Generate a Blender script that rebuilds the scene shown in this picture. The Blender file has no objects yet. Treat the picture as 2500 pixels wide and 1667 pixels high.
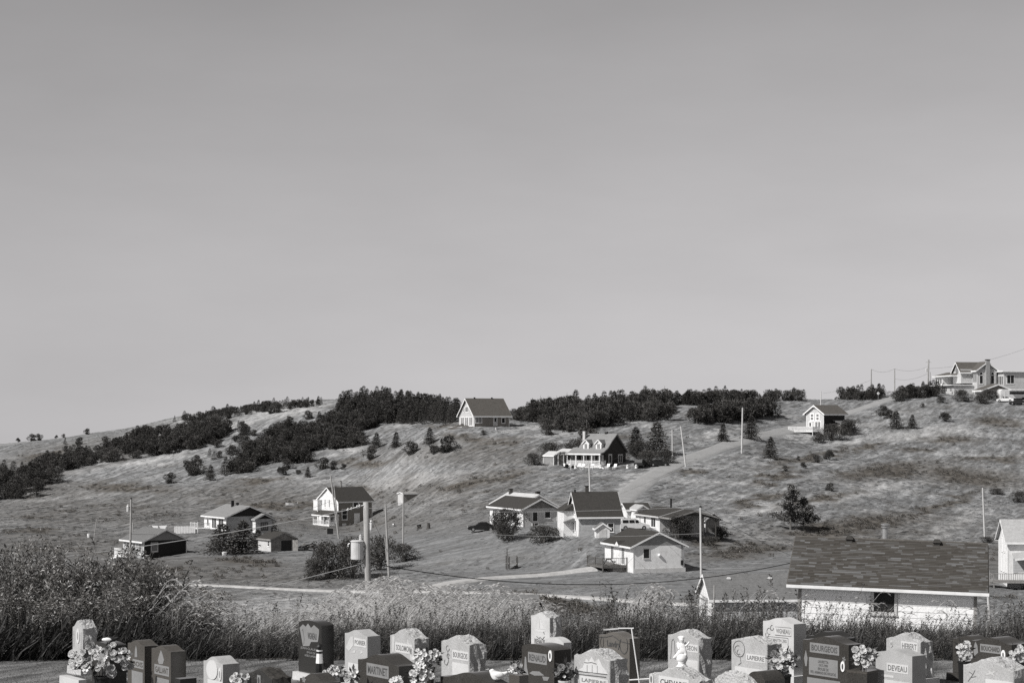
import bpy, math, random
import numpy as np
from mathutils import Vector, Matrix

# ------------------------------------------------------------------ camera, sky, sun, exposure
F = 4665.0          # focal length in photograph pixels (the photograph is 2500 x 1667)
HZ = 1031.0         # eye level, row of the photograph
sc = bpy.context.scene
cam_data = bpy.data.cameras.new('camera')
cam = bpy.data.objects.new('camera', cam_data)
sc.collection.objects.link(cam)
cam.location = (0, 0, 0)
cam.rotation_euler = (math.pi / 2, 0, 0)
cam_data.sensor_width = 36.0
cam_data.lens = 36.0 * F / 2500.0
cam_data.shift_y = (HZ - 833.5) / 2500.0
cam_data.clip_start = 0.5
cam_data.clip_end = 20000
sc.camera = cam

SUN_EL, SUN_AZ = math.radians(43), math.radians(235)
sdir = Vector((math.sin(SUN_AZ) * math.cos(SUN_EL), math.cos(SUN_AZ) * math.cos(SUN_EL), math.sin(SUN_EL)))
sun_data = bpy.data.lights.new('sun', 'SUN')
sun_data.energy = 4.7
sun_data.angle = math.radians(0.5)
sun_data.color = (1.0, 0.985, 0.965)
sun = bpy.data.objects.new('sun', sun_data)
sun.rotation_euler = sdir.to_track_quat('Z', 'Y').to_euler()
sun.location = (-60, -40, 80)
sc.collection.objects.link(sun)

world = bpy.data.worlds.new('World')
sc.world = world
world.use_nodes = True
wn, wl = world.node_tree.nodes, world.node_tree.links
wn.clear()
sky = wn.new('ShaderNodeTexSky')
sky.sky_type = 'NISHITA'
sky.sun_disc = False
sky.sun_elevation = SUN_EL
sky.sun_rotation = SUN_AZ
sky.altitude = 0
sky.air_density = 1.0
sky.dust_density = 0.6
sky.ozone_density = 1.0
bw = wn.new('ShaderNodeRGBToBW')
tint = wn.new('ShaderNodeMix'); tint.data_type = 'RGBA'; tint.blend_type = 'MULTIPLY'
tint.inputs['Factor'].default_value = 1.0
tint.inputs[7].default_value = (1.0, 0.978, 0.99, 1)
bg = wn.new('ShaderNodeBackground')
bg.inputs['Strength'].default_value = 0.094
wo = wn.new('ShaderNodeOutputWorld')
stc = wn.new('ShaderNodeTexCoord'); smp = wn.new('ShaderNodeSeparateXYZ'); scb = wn.new('ShaderNodeCombineXYZ')
sab = wn.new('ShaderNodeMath'); sab.operation = 'ABSOLUTE'
sq = wn.new('ShaderNodeMath'); sq.operation = 'MULTIPLY_ADD'; sq.inputs[1].default_value = 2.3; sq.inputs[2].default_value = 0.12   # 2.3 z + 0.12
sma = wn.new('ShaderNodeMath'); sma.operation = 'MULTIPLY_ADD'; sma.inputs[2].default_value = 0.072                                # z (2.3 z + 0.12) + 0.072
wl.new(stc.outputs['Generated'], smp.inputs[0]); wl.new(smp.outputs['X'], scb.inputs['X']); wl.new(smp.outputs['Y'], scb.inputs['Y'])
wl.new(smp.outputs['Z'], sab.inputs[0]); wl.new(sab.outputs[0], sq.inputs[0]); wl.new(sab.outputs[0], sma.inputs[0]); wl.new(sq.outputs[0], sma.inputs[1]); wl.new(sma.outputs[0], scb.inputs['Z'])
wl.new(scb.outputs[0], sky.inputs['Vector'])
wl.new(sky.outputs['Color'], bw.inputs['Color'])
smap = wn.new('ShaderNodeMapping'); smap.inputs['Scale'].default_value = (1, 1, 3.5)
snz = wn.new('ShaderNodeTexNoise'); snz.inputs['Scale'].default_value = 5.0; snz.inputs['Detail'].default_value = 5; snz.inputs['Roughness'].default_value = 0.55
smr = wn.new('ShaderNodeMapRange'); smr.inputs['From Min'].default_value = 0.3; smr.inputs['From Max'].default_value = 0.75; smr.inputs['To Min'].default_value = 0.96; smr.inputs['To Max'].default_value = 1.06
smu = wn.new('ShaderNodeMath'); smu.operation = 'MULTIPLY'
wl.new(stc.outputs['Generated'], smap.inputs['Vector']); wl.new(smap.outputs['Vector'], snz.inputs['Vector']); wl.new(snz.outputs['Fac'], smr.inputs['Value'])
wl.new(bw.outputs['Val'], smu.inputs[0]); wl.new(smr.outputs['Result'], smu.inputs[1]); wl.new(smu.outputs[0], tint.inputs[6])
wl.new(tint.outputs[2], bg.inputs['Color'])
wl.new(bg.outputs['Background'], wo.inputs['Surface'])

sc.view_settings.view_transform = 'Standard'
sc.view_settings.look = 'None'
sc.view_settings.exposure = 0.0
sc.view_settings.gamma = 1.0
sc.view_settings.use_curve_mapping = False
sc.render.engine = 'CYCLES'
sc.cycles.use_denoising = False
sc.cycles.max_bounces = 6
sc.cycles.diffuse_bounces = 2
sc.cycles.transparent_max_bounces = 8

rnd = random.Random(7)
COL = sc.collection

# ------------------------------------------------------------------ helpers: meshes, tags
class MB:
    def __init__(s): s.v = []; s.f = []; s.m = None
    def _p(s, p):
        if s.m is not None:
            p = s.m @ Vector(p)
        s.v.append((p[0], p[1], p[2])); return len(s.v) - 1
    def face(s, pts): s.f.append([s._p(p) for p in pts])
    def hexa(s, c):            # 8 corners: bottom 0-3, top 4-7
        i = [s._p(p) for p in c]
        for q in ((0, 3, 2, 1), (4, 5, 6, 7), (0, 1, 5, 4), (1, 2, 6, 5), (2, 3, 7, 6), (3, 0, 4, 7)):
            s.f.append([i[k] for k in q])
    def box(s, x0, x1, y0, y1, z0, z1):
        s.hexa([(x0, y0, z0), (x1, y0, z0), (x1, y1, z0), (x0, y1, z0), (x0, y0, z1), (x1, y0, z1), (x1, y1, z1), (x0, y1, z1)])
    def beam(s, a, b, w, h=None):   # bar of rectangular section between two points
        h = h or w
        a, b = Vector(a), Vector(b); d = (b - a).normalized()
        up = Vector((0, 0, 1)) if abs(d.z) < 0.95 else Vector((0, 1, 0))
        r = d.cross(up).normalized(); u = r.cross(d)
        r *= w / 2; u *= h / 2
        s.hexa([a - r - u, a + r - u, b + r - u, b - r - u, a - r + u, a + r + u, b + r + u, b - r + u])
    def prism(s, pts, axis, a, b):  # 2d polygon extruded along an axis: 'y' polygon is (x,z), 'x' polygon is (y,z), 'z' is (x,y)
        def P(p, t):
            return (p[0], t, p[1]) if axis == 'y' else (t, p[0], p[1]) if axis == 'x' else (p[0], p[1], t)
        A = [s._p(P(p, a)) for p in pts]; B = [s._p(P(p, b)) for p in pts]
        n = len(pts)
        s.f.append(A[::-1]); s.f.append(B)
        for k in range(n):
            s.f.append([A[k], A[(k + 1) % n], B[(k + 1) % n], B[k]])
    def tube(s, path, rad, n=6, cap=True):
        path = [Vector(p) for p in path]
        if not hasattr(rad, '__len__'): rad = [rad] * len(path)
        rings = []
        for k, p in enumerate(path):
            d = (path[min(k + 1, len(path) - 1)] - path[max(k - 1, 0)])
            if d.length < 1e-9: d = Vector((0, 0, 1))
            d.normalize()
            up = Vector((0, 0, 1)) if abs(d.z) < 0.9 else Vector((0, 1, 0))
            r = d.cross(up).normalized(); u = r.cross(d)
            rings.append([s._p(p + (r * math.cos(t) + u * math.sin(t)) * rad[k]) for t in [2 * math.pi * j / n for j in range(n)]])
        for k in range(len(rings) - 1):
            for j in range(n):
                s.f.append([rings[k][j], rings[k][(j + 1) % n], rings[k + 1][(j + 1) % n], rings[k + 1][j]])
        if cap:
            s.f.append(rings[0][::-1]); s.f.append(rings[-1])
    def lathe(s, prof, n=12, c=(0, 0, 0)):
        rings = []
        for r, z in prof:
            rings.append([s._p((c[0] + r * math.cos(2 * math.pi * j / n), c[1] + r * math.sin(2 * math.pi * j / n), c[2] + z)) for j in range(n)])
        for k in range(len(rings) - 1):
            for j in range(n):
                s.f.append([rings[k][j], rings[k][(j + 1) % n], rings[k + 1][(j + 1) % n], rings[k + 1][j]])
        s.f.append(rings[0][::-1]); s.f.append(rings[-1])
    def ball(s, c, r, n=10, m=6, sq=(1, 1, 1)):
        rings = []
        for k in range(1, m):
            ph = math.pi * k / m
            rings.append([s._p((c[0] + r * sq[0] * math.sin(ph) * math.cos(2 * math.pi * j / n), c[1] + r * sq[1] * math.sin(ph) * math.sin(2 * math.pi * j / n), c[2] - r * sq[2] * math.cos(ph))) for j in range(n)])
        b = s._p((c[0], c[1], c[2] - r * sq[2])); t = s._p((c[0], c[1], c[2] + r * sq[2]))
        for j in range(n):
            s.f.append([b, rings[0][(j + 1) % n], rings[0][j]]); s.f.append([t, rings[-1][j], rings[-1][(j + 1) % n]])
        for k in range(len(rings) - 1):
            for j in range(n):
                s.f.append([rings[k][j], rings[k][(j + 1) % n], rings[k + 1][(j + 1) % n], rings[k + 1][j]])
    def mesh(s, name, mat, smooth=False):
        me = bpy.data.meshes.new(name)
        me.from_pydata(s.v, [], s.f)
        if mat: me.materials.append(mat)
        if smooth:
            me.polygons.foreach_set('use_smooth', [True] * len(me.polygons))
        me.update()
        return me
    def build(s, name, mat, parent=None, smooth=False):
        return link(name, s.mesh(name, mat, smooth), parent)

def link(name, me, parent=None):
    o = bpy.data.objects.new(name, me); COL.objects.link(o)
    if parent is not None: o.parent = parent
    return o

def tag(o, label=None, cat=None, group=None, kind=None):
    if label: o['label'] = label
    if cat: o['category'] = cat
    if group: o['group'] = group
    if kind: o['kind'] = kind
    return o

def thing(name, label, cat, loc=(0, 0, 0), rz=0.0, group=None):
    o = bpy.data.objects.new(name, None); COL.objects.link(o)
    o.empty_display_size = 0.3
    o.location = loc; o.rotation_euler = (0, 0, rz)
    return tag(o, label, cat, group)

def copy_tree(o, parent=None):
    c = o.copy(); COL.objects.link(c); c.parent = parent
    for ch in list(o.children): copy_tree(ch, c)
    return c

# ------------------------------------------------------------------ materials
MATS = {}
def ramp(nt, fac, stops):
    r = nt.nodes.new('ShaderNodeValToRGB')
    el = r.color_ramp.elements
    while len(el) < len(stops): el.new(0.5)
    for e, (p, c) in zip(el, stops):
        e.position = p; e.color = (c[0], c[1], c[2], 1)
    nt.links.new(fac, r.inputs['Fac'])
    return r.outputs['Color']

def g(v, w=0.0):   # a grey, w > 0 warmer, w < 0 cooler
    return (v * (1 + 0.5 * w), v, v * (1 - 0.6 * w))

def base_mat(name):
    m = bpy.data.materials.new(name); m.use_nodes = True
    b = m.node_tree.nodes['Principled BSDF']
    MATS[name] = m
    return m, m.node_tree, b

def surf(name, c0, c1=None, scale=4.0, rough=0.75, spec=0.3, bump=0.0, bscale=30.0, stretch=(1, 1, 1), lines=None, metal=0.0, stain=0.8):
    """two-tone noise surface; lines=(period, depth, axis) adds clapboard/shingle course relief"""
    m, nt, b = base_mat(name)
    c1 = c1 or c0
    tc = nt.nodes.new('ShaderNodeTexCoord'); mp = nt.nodes.new('ShaderNodeMapping')
    mp.inputs['Scale'].default_value = stretch
    nt.links.new(tc.outputs['Object'], mp.inputs['Vector'])
    n = nt.nodes.new('ShaderNodeTexNoise'); n.inputs['Scale'].default_value = scale; n.inputs['Detail'].default_value = 6; n.inputs['Roughness'].default_value = 0.65
    nt.links.new(mp.outputs['Vector'], n.inputs['Vector'])
    col = ramp(nt, n.outputs['Fac'], [(0.3, c0), (0.7, c1)])
    ns = nt.nodes.new('ShaderNodeTexNoise'); ns.inputs['Scale'].default_value = 1.7; ns.inputs['Detail'].default_value = 7; ns.inputs['Roughness'].default_value = 0.7   # stains and wear
    nt.links.new(tc.outputs['Object'], ns.inputs['Vector'])
    st = ramp(nt, ns.outputs['Fac'], [(0.33, (0.78, 0.78, 0.77)), (0.52, (1, 1, 1)), (0.75, (1.06, 1.06, 1.06))])
    mxs = nt.nodes.new('ShaderNodeMix'); mxs.data_type = 'RGBA'; mxs.blend_type = 'MULTIPLY'; mxs.inputs['Factor'].default_value = stain
    nt.links.new(col, mxs.inputs[6]); nt.links.new(st, mxs.inputs[7]); nt.links.new(mxs.outputs[2], b.inputs['Base Color'])
    b.inputs['Roughness'].default_value = rough
    b.inputs['Specular IOR Level'].default_value = spec
    b.inputs['Metallic'].default_value = metal
    h = None
    if bump:
        n2 = nt.nodes.new('ShaderNodeTexNoise'); n2.inputs['Scale'].default_value = bscale; n2.inputs['Detail'].default_value = 4
        nt.links.new(mp.outputs['Vector'], n2.inputs['Vector'])
        bp = nt.nodes.new('ShaderNodeBump'); bp.inputs['Strength'].default_value = bump; bp.inputs['Distance'].default_value = 0.03
        nt.links.new(n2.outputs['Fac'], bp.inputs['Height']); h = bp
    if lines:
        per, dep, ax = lines
        sx = nt.nodes.new('ShaderNodeSeparateXYZ'); nt.links.new(tc.outputs['Object'], sx.inputs['Vector'])
        mm = nt.nodes.new('ShaderNodeMath'); mm.operation = 'DIVIDE'; mm.inputs[1].default_value = per
        nt.links.new(sx.outputs[ax], mm.inputs[0])
        fr = nt.nodes.new('ShaderNodeMath'); fr.operation = 'FRACT'; nt.links.new(mm.outputs[0], fr.inputs[0])
        bp = nt.nodes.new('ShaderNodeBump'); bp.inputs['Strength'].default_value = 1.0; bp.inputs['Distance'].default_value = dep
        bp.invert = True
        nt.links.new(fr.outputs[0], bp.inputs['Height'])
        if h: nt.links.new(h.outputs['Normal'], bp.inputs['Normal'])
        h = bp
    if h: nt.links.new(h.outputs['Normal'], b.inputs['Normal'])
    return m

def leafmat(name, lo, hi, warm=0.05, trans=0.25, rough=0.55, tone=False, vary=(0.72, 1.3)):
    """foliage: every leaf its own grey, every plant a little lighter or darker, light passes through"""
    m, nt, b = base_mat(name)
    ge = nt.nodes.new('ShaderNodeNewGeometry'); oi = nt.nodes.new('ShaderNodeObjectInfo')
    col = ramp(nt, ge.outputs['Random Per Island'], [(0.0, g(lo, warm)), (0.65, g(lo + (hi - lo) * 0.35, warm)), (1.0, g(hi, warm * 0.3))])
    mr = nt.nodes.new('ShaderNodeMapRange'); mr.inputs['To Min'].default_value = vary[0]; mr.inputs['To Max'].default_value = vary[1]
    nt.links.new(oi.outputs['Random'], mr.inputs['Value'])
    mx = nt.nodes.new('ShaderNodeVectorMath'); mx.operation = 'SCALE'
    nt.links.new(col, mx.inputs[0])
    if tone:      # the plant's own lightness, kept with each instance
        at_ = nt.nodes.new('ShaderNodeAttribute'); at_.attribute_type = 'INSTANCER'; at_.attribute_name = 'tone'
        mt = nt.nodes.new('ShaderNodeMath'); mt.operation = 'MULTIPLY'; nt.links.new(mr.outputs['Result'], mt.inputs[0]); nt.links.new(at_.outputs['Fac'], mt.inputs[1])
        nt.links.new(mt.outputs[0], mx.inputs['Scale'])
    else: nt.links.new(mr.outputs['Result'], mx.inputs['Scale'])
    nt.links.new(mx.outputs['Vector'], b.inputs['Base Color'])
    b.inputs['Roughness'].default_value = rough
    b.inputs['Specular IOR Level'].default_value = 0.25
    tr = nt.nodes.new('ShaderNodeBsdfTranslucent'); nt.links.new(mx.outputs['Vector'], tr.inputs['Color'])
    ms = nt.nodes.new('ShaderNodeMixShader'); ms.inputs['Fac'].default_value = trans
    out = nt.nodes['Material Output']
    nt.links.new(b.outputs['BSDF'], ms.inputs[1]); nt.links.new(tr.outputs['BSDF'], ms.inputs[2])
    nt.links.new(ms.outputs['Shader'], out.inputs['Surface'])
    return m

M_white = surf('white_paint', g(0.78), g(0.86), 3, 0.6)
M_trim = surf('white_trim', g(0.80), g(0.86), 5, 0.55)
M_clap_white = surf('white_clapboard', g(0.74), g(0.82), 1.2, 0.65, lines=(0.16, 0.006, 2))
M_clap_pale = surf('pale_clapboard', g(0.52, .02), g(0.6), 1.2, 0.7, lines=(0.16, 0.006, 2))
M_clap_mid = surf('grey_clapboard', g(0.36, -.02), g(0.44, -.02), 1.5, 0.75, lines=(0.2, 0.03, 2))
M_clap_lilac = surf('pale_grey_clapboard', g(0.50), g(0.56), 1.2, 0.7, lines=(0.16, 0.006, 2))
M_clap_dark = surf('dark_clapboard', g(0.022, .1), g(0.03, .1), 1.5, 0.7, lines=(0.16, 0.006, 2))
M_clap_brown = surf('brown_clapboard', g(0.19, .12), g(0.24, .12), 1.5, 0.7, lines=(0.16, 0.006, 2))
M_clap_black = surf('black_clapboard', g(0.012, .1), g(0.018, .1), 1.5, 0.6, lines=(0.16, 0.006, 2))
M_gable_grey = surf('grey_gable_boards', g(0.24), g(0.30), 2, 0.8, lines=(0.16, 0.006, 2))
M_weather = surf('weathered_boards', g(0.13, .08), g(0.34, .05), 2.2, 0.9, lines=(0.18, 0.02, 2))
M_roof_dark = surf('dark_shingles', g(0.032, .12), g(0.055, .12), 6, 0.85, bump=.6, bscale=12, lines=(0.14, 0.02, 2))
M_roof_brown = surf('brown_shingles', g(0.08, .14), g(0.12, .14), 6, 0.85, bump=.6, bscale=12, lines=(0.14, 0.02, 2))
M_roof_grey = surf('grey_shingles', g(0.21), g(0.27), 6, 0.85, bump=.6, bscale=12, lines=(0.14, 0.02, 2))
M_roof_mid = surf('mid_grey_shingles', g(0.13), g(0.19), 5, 0.85, bump=.6, bscale=12, lines=(0.14, 0.02, 2))
M_roof_light = surf('light_shingles', g(0.36), g(0.46), 4, 0.8, bump=.4, bscale=12, lines=(0.14, 0.02, 2))
M_metal_roof = surf('pale_metal_roof', g(0.5), g(0.6), 3, 0.5)
M_glass = surf('window_glass', g(0.015), g(0.03), 1.5, 0.2, spec=0.25)
M_glass_light = surf('window_glass_with_curtain', g(0.16), g(0.26), 2.5, 0.25, spec=0.25)
M_dark = surf('dark_metal', g(0.02), g(0.03), 3, 0.5)
M_iron = surf('black_iron', g(0.012), g(0.02), 3, 0.45)
M_conc = surf('concrete', g(0.42), g(0.55), 3, 0.85, bump=.3)
M_wood = surf('weathered_wood', g(0.2, .06), g(0.34, .04), 5, 0.9, stretch=(1, 1, 0.25))
M_deck = surf('stained_deck_wood', g(0.09, .08), g(0.17, .06), 5, 0.9)
M_wood_dark = surf('dark_wood', g(0.05, .1), g(0.1, .08), 5, 0.9)
M_pole = surf('utility_pole_wood', g(0.26, .04), g(0.46, .02), 9, 0.9, stretch=(3, 3, 0.15), bump=.5, bscale=25)
M_pole_pale = surf('pale_pole_wood', g(0.48, .02), g(0.6), 8, 0.9, stretch=(3, 3, 0.2))
M_porc = surf('grey_enamel', g(0.55), g(0.62), 2, 0.35, spec=.5)
M_insul = surf('porcelain', g(0.6), g(0.7), 2, 0.25, spec=.5)
M_wire_pale = surf('pale_cable', g(0.32), g(0.36), 2, 0.5)
M_wire = surf('black_cable', g(0.02), g(0.03), 2, 0.6)
M_brick = surf('dark_chimney_brick', g(0.05, .1), g(0.09, .1), 8, 0.9)
M_stonechim = surf('grey_chimney_stone', g(0.22), g(0.4), 5, 0.9)
M_galv = surf('galvanised_metal', g(0.42), g(0.55), 4, 0.35, metal=.7)
M_car_white = surf('white_car_paint', g(0.74), g(0.78), 2, 0.25, spec=.5)
M_car_dark = surf('dark_car_paint', g(0.015), g(0.02), 2, 0.2, spec=.5)
M_tyre = surf('tyre_rubber', g(0.015), g(0.02), 4, 0.9)
M_road = surf('road_asphalt', g(0.27), g(0.34), 0.25, 0.9, bump=.4, bscale=2)
M_gravel = surf('gravel', g(0.34, .02), g(0.52, .02), 0.9, 0.95, bump=.6, bscale=5)
M_granite_l = surf('light_granite', g(0.30), g(0.54), 75, 0.7)
M_granite_lr = surf('rock_pitched_light_granite', g(0.32), g(0.62), 40, 0.9, bump=1.0, bscale=22)
M_granite_p = surf('pale_sawn_granite', g(0.48), g(0.62), 75, 0.75)
M_granite_d = surf('dark_polished_granite', g(0.028, .12), g(0.075, .12), 45, 0.16, spec=.5)
M_granite_dk = surf('black_polished_granite', g(0.026, .06), g(0.042, .06), 90, 0.15, spec=.5)
M_granite_b = surf('brown_polished_granite', g(0.05, .16), g(0.105, .16), 45, 0.18, spec=.5)
M_granite_m = surf('reddish_mid_granite', g(0.10, .14), g(0.17, .12), 50, 0.2, spec=.5)
M_panel_d = surf('frosted_panel', g(0.20), g(0.26), 80, 0.8)
M_panel_l = surf('pale_name_panel', g(0.56), g(0.62), 20, 0.8)
M_letter = surf('letter_grey', g(0.06), g(0.09), 50, 0.8)
M_letter_p = surf('letter_pale', g(0.26), g(0.32), 50, 0.8)
M_letter_m = surf('letter_mid', g(0.13), g(0.19), 50, 0.8)
M_plaster = surf('white_plaster', g(0.8), g(0.88), 10, 0.6)
M_petal = surf('white_petal', g(0.55), g(0.7), 20, 0.7)
M_petal_m = surf('pale_petal', g(0.32), g(0.5), 18, 0.7)
M_petal_d = surf('deep_petal', g(0.14), g(0.26), 18, 0.7)
M_leafd = surf('dark_leaf', g(0.03, .05), g(0.07), 15, 0.6)
M_bark = surf('bark', g(0.10, .08), g(0.2, .05), 9, 0.95)

L_spruce = leafmat('spruce_needles', 0.04, 0.125, 0.10, 0.15)
L_shrub = leafmat('shrub_leaves', 0.04, 0.15, 0.10, 0.2)
L_tree = leafmat('tree_leaves', 0.06, 0.26, 0.05, 0.25)
L_willow = leafmat('willow_leaves', 0.028, 0.58, 0.08, 0.25, 0.45)  # palest leaves paint in the glints of light
L_weed = leafmat('weed_leaves', 0.016, 0.3, 0.08, 0.25, 0.5)  # pale end of the range stands for glints on the leaves
L_plume = leafmat('pale_plume_grass', 0.55, 0.88, 0.02, 0.45, 0.6, vary=(0.9, 1.1))
L_grassd = leafmat('dark_grass', 0.012, 0.09, 0.05, 0.3, 0.5)
L_dry = leafmat('dry_hill_grass', 0.24, 0.36, -0.02, 0.4, 0.8, True, (0.92, 1.08))
L_heath = leafmat('heath_leaves', 0.07, 0.2, 0.16, 0.2, 0.8)
L_lawn = leafmat('lawn_grass', 0.07, 0.3, 0.0, 0.3, 0.7)
# ------------------------------------------------------------------ terrain height model
def _hash(ix, iy, seed):
    n = (ix * 374761393 + iy * 668265263 + seed * 982451653) & 0xFFFFFFFF
    n = ((n ^ (n >> 13)) * 1274126177) & 0xFFFFFFFF
    return ((n ^ (n >> 16)) & 0xFFFFFF) / float(0xFFFFFF)

def vnoise(x, y, seed=0):
    x = np.asarray(x, dtype=np.float64); y = np.asarray(y, dtype=np.float64)
    ix = np.floor(x).astype(np.int64); iy = np.floor(y).astype(np.int64)
    fx = x - ix; fy = y - iy
    fx = fx * fx * (3 - 2 * fx); fy = fy * fy * (3 - 2 * fy)
    a = _hash(ix, iy, seed); b = _hash(ix + 1, iy, seed); c = _hash(ix, iy + 1, seed); d = _hash(ix + 1, iy + 1, seed)
    return (a * (1 - fx) + b * fx) * (1 - fy) + (c * (1 - fx) + d * fx) * fy - 0.5

def fbm(x, y, seed=0, octv=4):
    t = 0; a = 1.0
    for k in range(octv):
        t = t + a * vnoise(x * 2 ** k, y * 2 ** k, seed + 17 * k); a *= 0.5
    return t

NEAR = [(10, -3.0), (20, -4.05), (26, -4.4), (36, -4.75), (42, -5.0)]
FALL = [(60, -7.3), (86, -10.0), (110, -12.5), (150, -16.0), (195, -18.4)]
# photograph column -> (depth in metres, row of the photograph where the ground shows at that depth), last one the crest
COLS = {
    -400: [(280, 1380), (340, 1325), (400, 1285), (470, 1245), (510, 1205), (570, 1160), (650, 1125)],
    0:    [(270, 1385), (330, 1322), (380, 1280), (450, 1232), (480, 1190), (540, 1132), (620, 1086)],
    250:  [(265, 1390), (300, 1358), (340, 1312), (390, 1268), (430, 1230), (470, 1180), (520, 1118), (600, 1056)],
    500:  [(262, 1392), (290, 1360), (333, 1300), (410, 1240), (450, 1180), (500, 1100), (540, 1042), (580, 1008)],
    830:  [(250, 1408), (300, 1345), (380, 1286), (420, 1205), (450, 1150), (490, 1080), (520, 1012), (550, 974)],
    1130: [(250, 1396), (285, 1305), (330, 1240), (380, 1160), (415, 1100), (440, 1042), (470, 1028), (530, 1006)],
    1310: [(245, 1400), (280, 1290), (340, 1200), (370, 1142), (410, 1080), (450, 1040), (500, 1006)],
    1470: [(240, 1400), (262, 1312), (320, 1220), (370, 1142), (400, 1080), (450, 1030), (510, 988)],
    1700: [(240, 1400), (285, 1302), (312, 1250), (340, 1198), (390, 1112), (420, 1062), (460, 1018), (520, 972)],
    2000: [(245, 1390), (290, 1325), (308, 1285), (345, 1200), (400, 1118), (450, 1068), (500, 1008), (545, 976)],
    2250: [(245, 1400), (292, 1330), (340, 1250), (380, 1178), (430, 1098), (465, 1040), (490, 1000), (525, 966), (550, 958)],
    2500: [(245, 1436), (300, 1330), (350, 1250), (390, 1180), (430, 1100), (465, 1040), (490, 1000), (520, 964), (560, 954)],
    2900: [(245, 1440), (300, 1330), (350, 1250), (390, 1175), (430, 1090), (465, 1030), (490, 990), (520, 955), (560, 944)],
}
def pchip(xs, ys, x):
    xs = np.asarray(xs, float); ys = np.asarray(ys, float); x = np.asarray(x, float)
    h = np.diff(xs); d = np.diff(ys) / h
    m = np.zeros_like(xs); m[0] = d[0]; m[-1] = d[-1]
    for k in range(1, len(xs) - 1):
        if d[k - 1] * d[k] > 0:
            w1 = 2 * h[k] + h[k - 1]; w2 = h[k] + 2 * h[k - 1]
            m[k] = (w1 + w2) / (w1 / d[k - 1] + w2 / d[k])
    i = np.clip(np.searchsorted(xs, x) - 1, 0, len(xs) - 2)
    t = np.clip((x - xs[i]) / h[i], 0, 1)
    h00 = 2 * t**3 - 3 * t**2 + 1; h10 = t**3 - 2 * t**2 + t; h01 = -2 * t**3 + 3 * t**2; h11 = t**3 - t**2
    return h00 * ys[i] + h10 * h[i] * m[i] + h01 * ys[i + 1] + h11 * h[i] * m[i + 1]

LY = np.linspace(math.log(10.0), math.log(9000.0), 900)      # depth samples
PX = np.array(sorted(COLS))
_prof = []
for c in PX:
    pts = list(NEAR) + list(FALL) + [(Y, -(py - HZ) / F * Y) for Y, py in COLS[c]]
    Yc, zc = pts[-1]
    pts += [(Yc + 40, zc - 0.6), (Yc + 110, zc - 9), (Yc + 300, zc - 45), (2000, -150), (9000, -185)]
    _prof.append(pchip([p[0] for p in pts], [p[1] for p in pts], np.exp(LY)))
_prof = np.array(_prof)                                       # columns x depth
PXF = np.linspace(-400, 2900, 331)
GRID = np.array([pchip(PX, _prof[:, j], PXF) for j in range(_prof.shape[1])]).T   # 331 x 900

def base_h(X, Y):
    X = np.asarray(X, float); Y = np.maximum(np.asarray(Y, float), 10.0)
    u = np.clip((1250 + F * X / Y + 400) / 10.0, 0, 329.999)
    w = np.clip((np.log(Y) - LY[0]) / (LY[1] - LY[0]), 0, 898.999)
    i = u.astype(int); j = w.astype(int); fu = u - i; fw = w - j
    return (GRID[i, j] * (1 - fu) + GRID[i + 1, j] * fu) * (1 - fw) + (GRID[i, j + 1] * (1 - fu) + GRID[i + 1, j + 1] * fu) * fw

ROADS = []          # (polyline xy, half width, flatten radius)
def seg_dist(X, Y, line):
    d = np.full(np.shape(X), 1e9)
    for (ax, ay), (bx, by) in zip(line[:-1], line[1:]):
        vx, vy = bx - ax, by - ay
        t = np.clip(((X - ax) * vx + (Y - ay) * vy) / (vx * vx + vy * vy + 1e-9), 0, 1)
        d = np.minimum(d, np.hypot(X - ax - t * vx, Y - ay - t * vy))
    return d

def hillf(X, Y):
    return np.clip((np.asarray(Y, float) - 330) / 90.0, 0, 1)

def ground_h(X, Y):
    X = np.asarray(X, float); Y = np.asarray(Y, float)
    z = base_h(X, Y)
    hf = hillf(X, Y)
    far = np.clip((Y - 46) / 20.0, 0, 1)
    hump = 2.0 * hf * np.clip((300 - X) / 340.0, 0.35, 1) * vnoise(X / 26, Y / 20, 3) + 0.9 * far * vnoise(X / 14 + Y / 40, Y / 11, 5)
    ac, al = 0.917 * X - 0.4 * Y, 0.4 * X + 0.917 * Y           # across and along the wind-combed grain of the slope
    tuss = far * (0.12 + 0.12 * hf) * (0.8 * fbm(ac / 1.0, al / 4.0, 9, 3) + 0.8 * fbm(X / 1.3, Y / 1.6, 13, 3))
    m = np.ones_like(z)
    for line, hw, fr in ROADS:
        m = np.minimum(m, np.clip((seg_dist(X, Y, line) - hw) / fr, 0.0, 1))
    fx = np.clip((np.abs(X) / np.maximum(Y, 1) * F - 1700) / 300, 0, 1)
    return z + hump * 0.6 * np.minimum(m + 0.25, 1) + tuss * m

def gh(x, y): return float(ground_h(np.array([x]), np.array([y]))[0])

def at(px, py, ymin=60.0, ymax=640.0):
    """where the line of sight through a photograph pixel first meets the ground"""
    Ys = np.exp(np.linspace(math.log(ymin), math.log(ymax), 900))
    u = (px - 1250) / F
    hz = ground_h(u * Ys, Ys); rz = -(py - HZ) / F * Ys
    hit = np.nonzero(hz >= rz)[0]
    k = hit[0] if len(hit) else int(np.argmin(rz - hz))
    Y = float(Ys[k])
    return Vector((u * Y, Y, float(hz[k])))

def on(px, Y):
    x = (px - 1250) / F * Y
    return Vector((x, Y, gh(x, Y)))

def ray(px, py, Y):
    return Vector(((px - 1250) / F * Y, Y, -(py - HZ) / F * Y))

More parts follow.
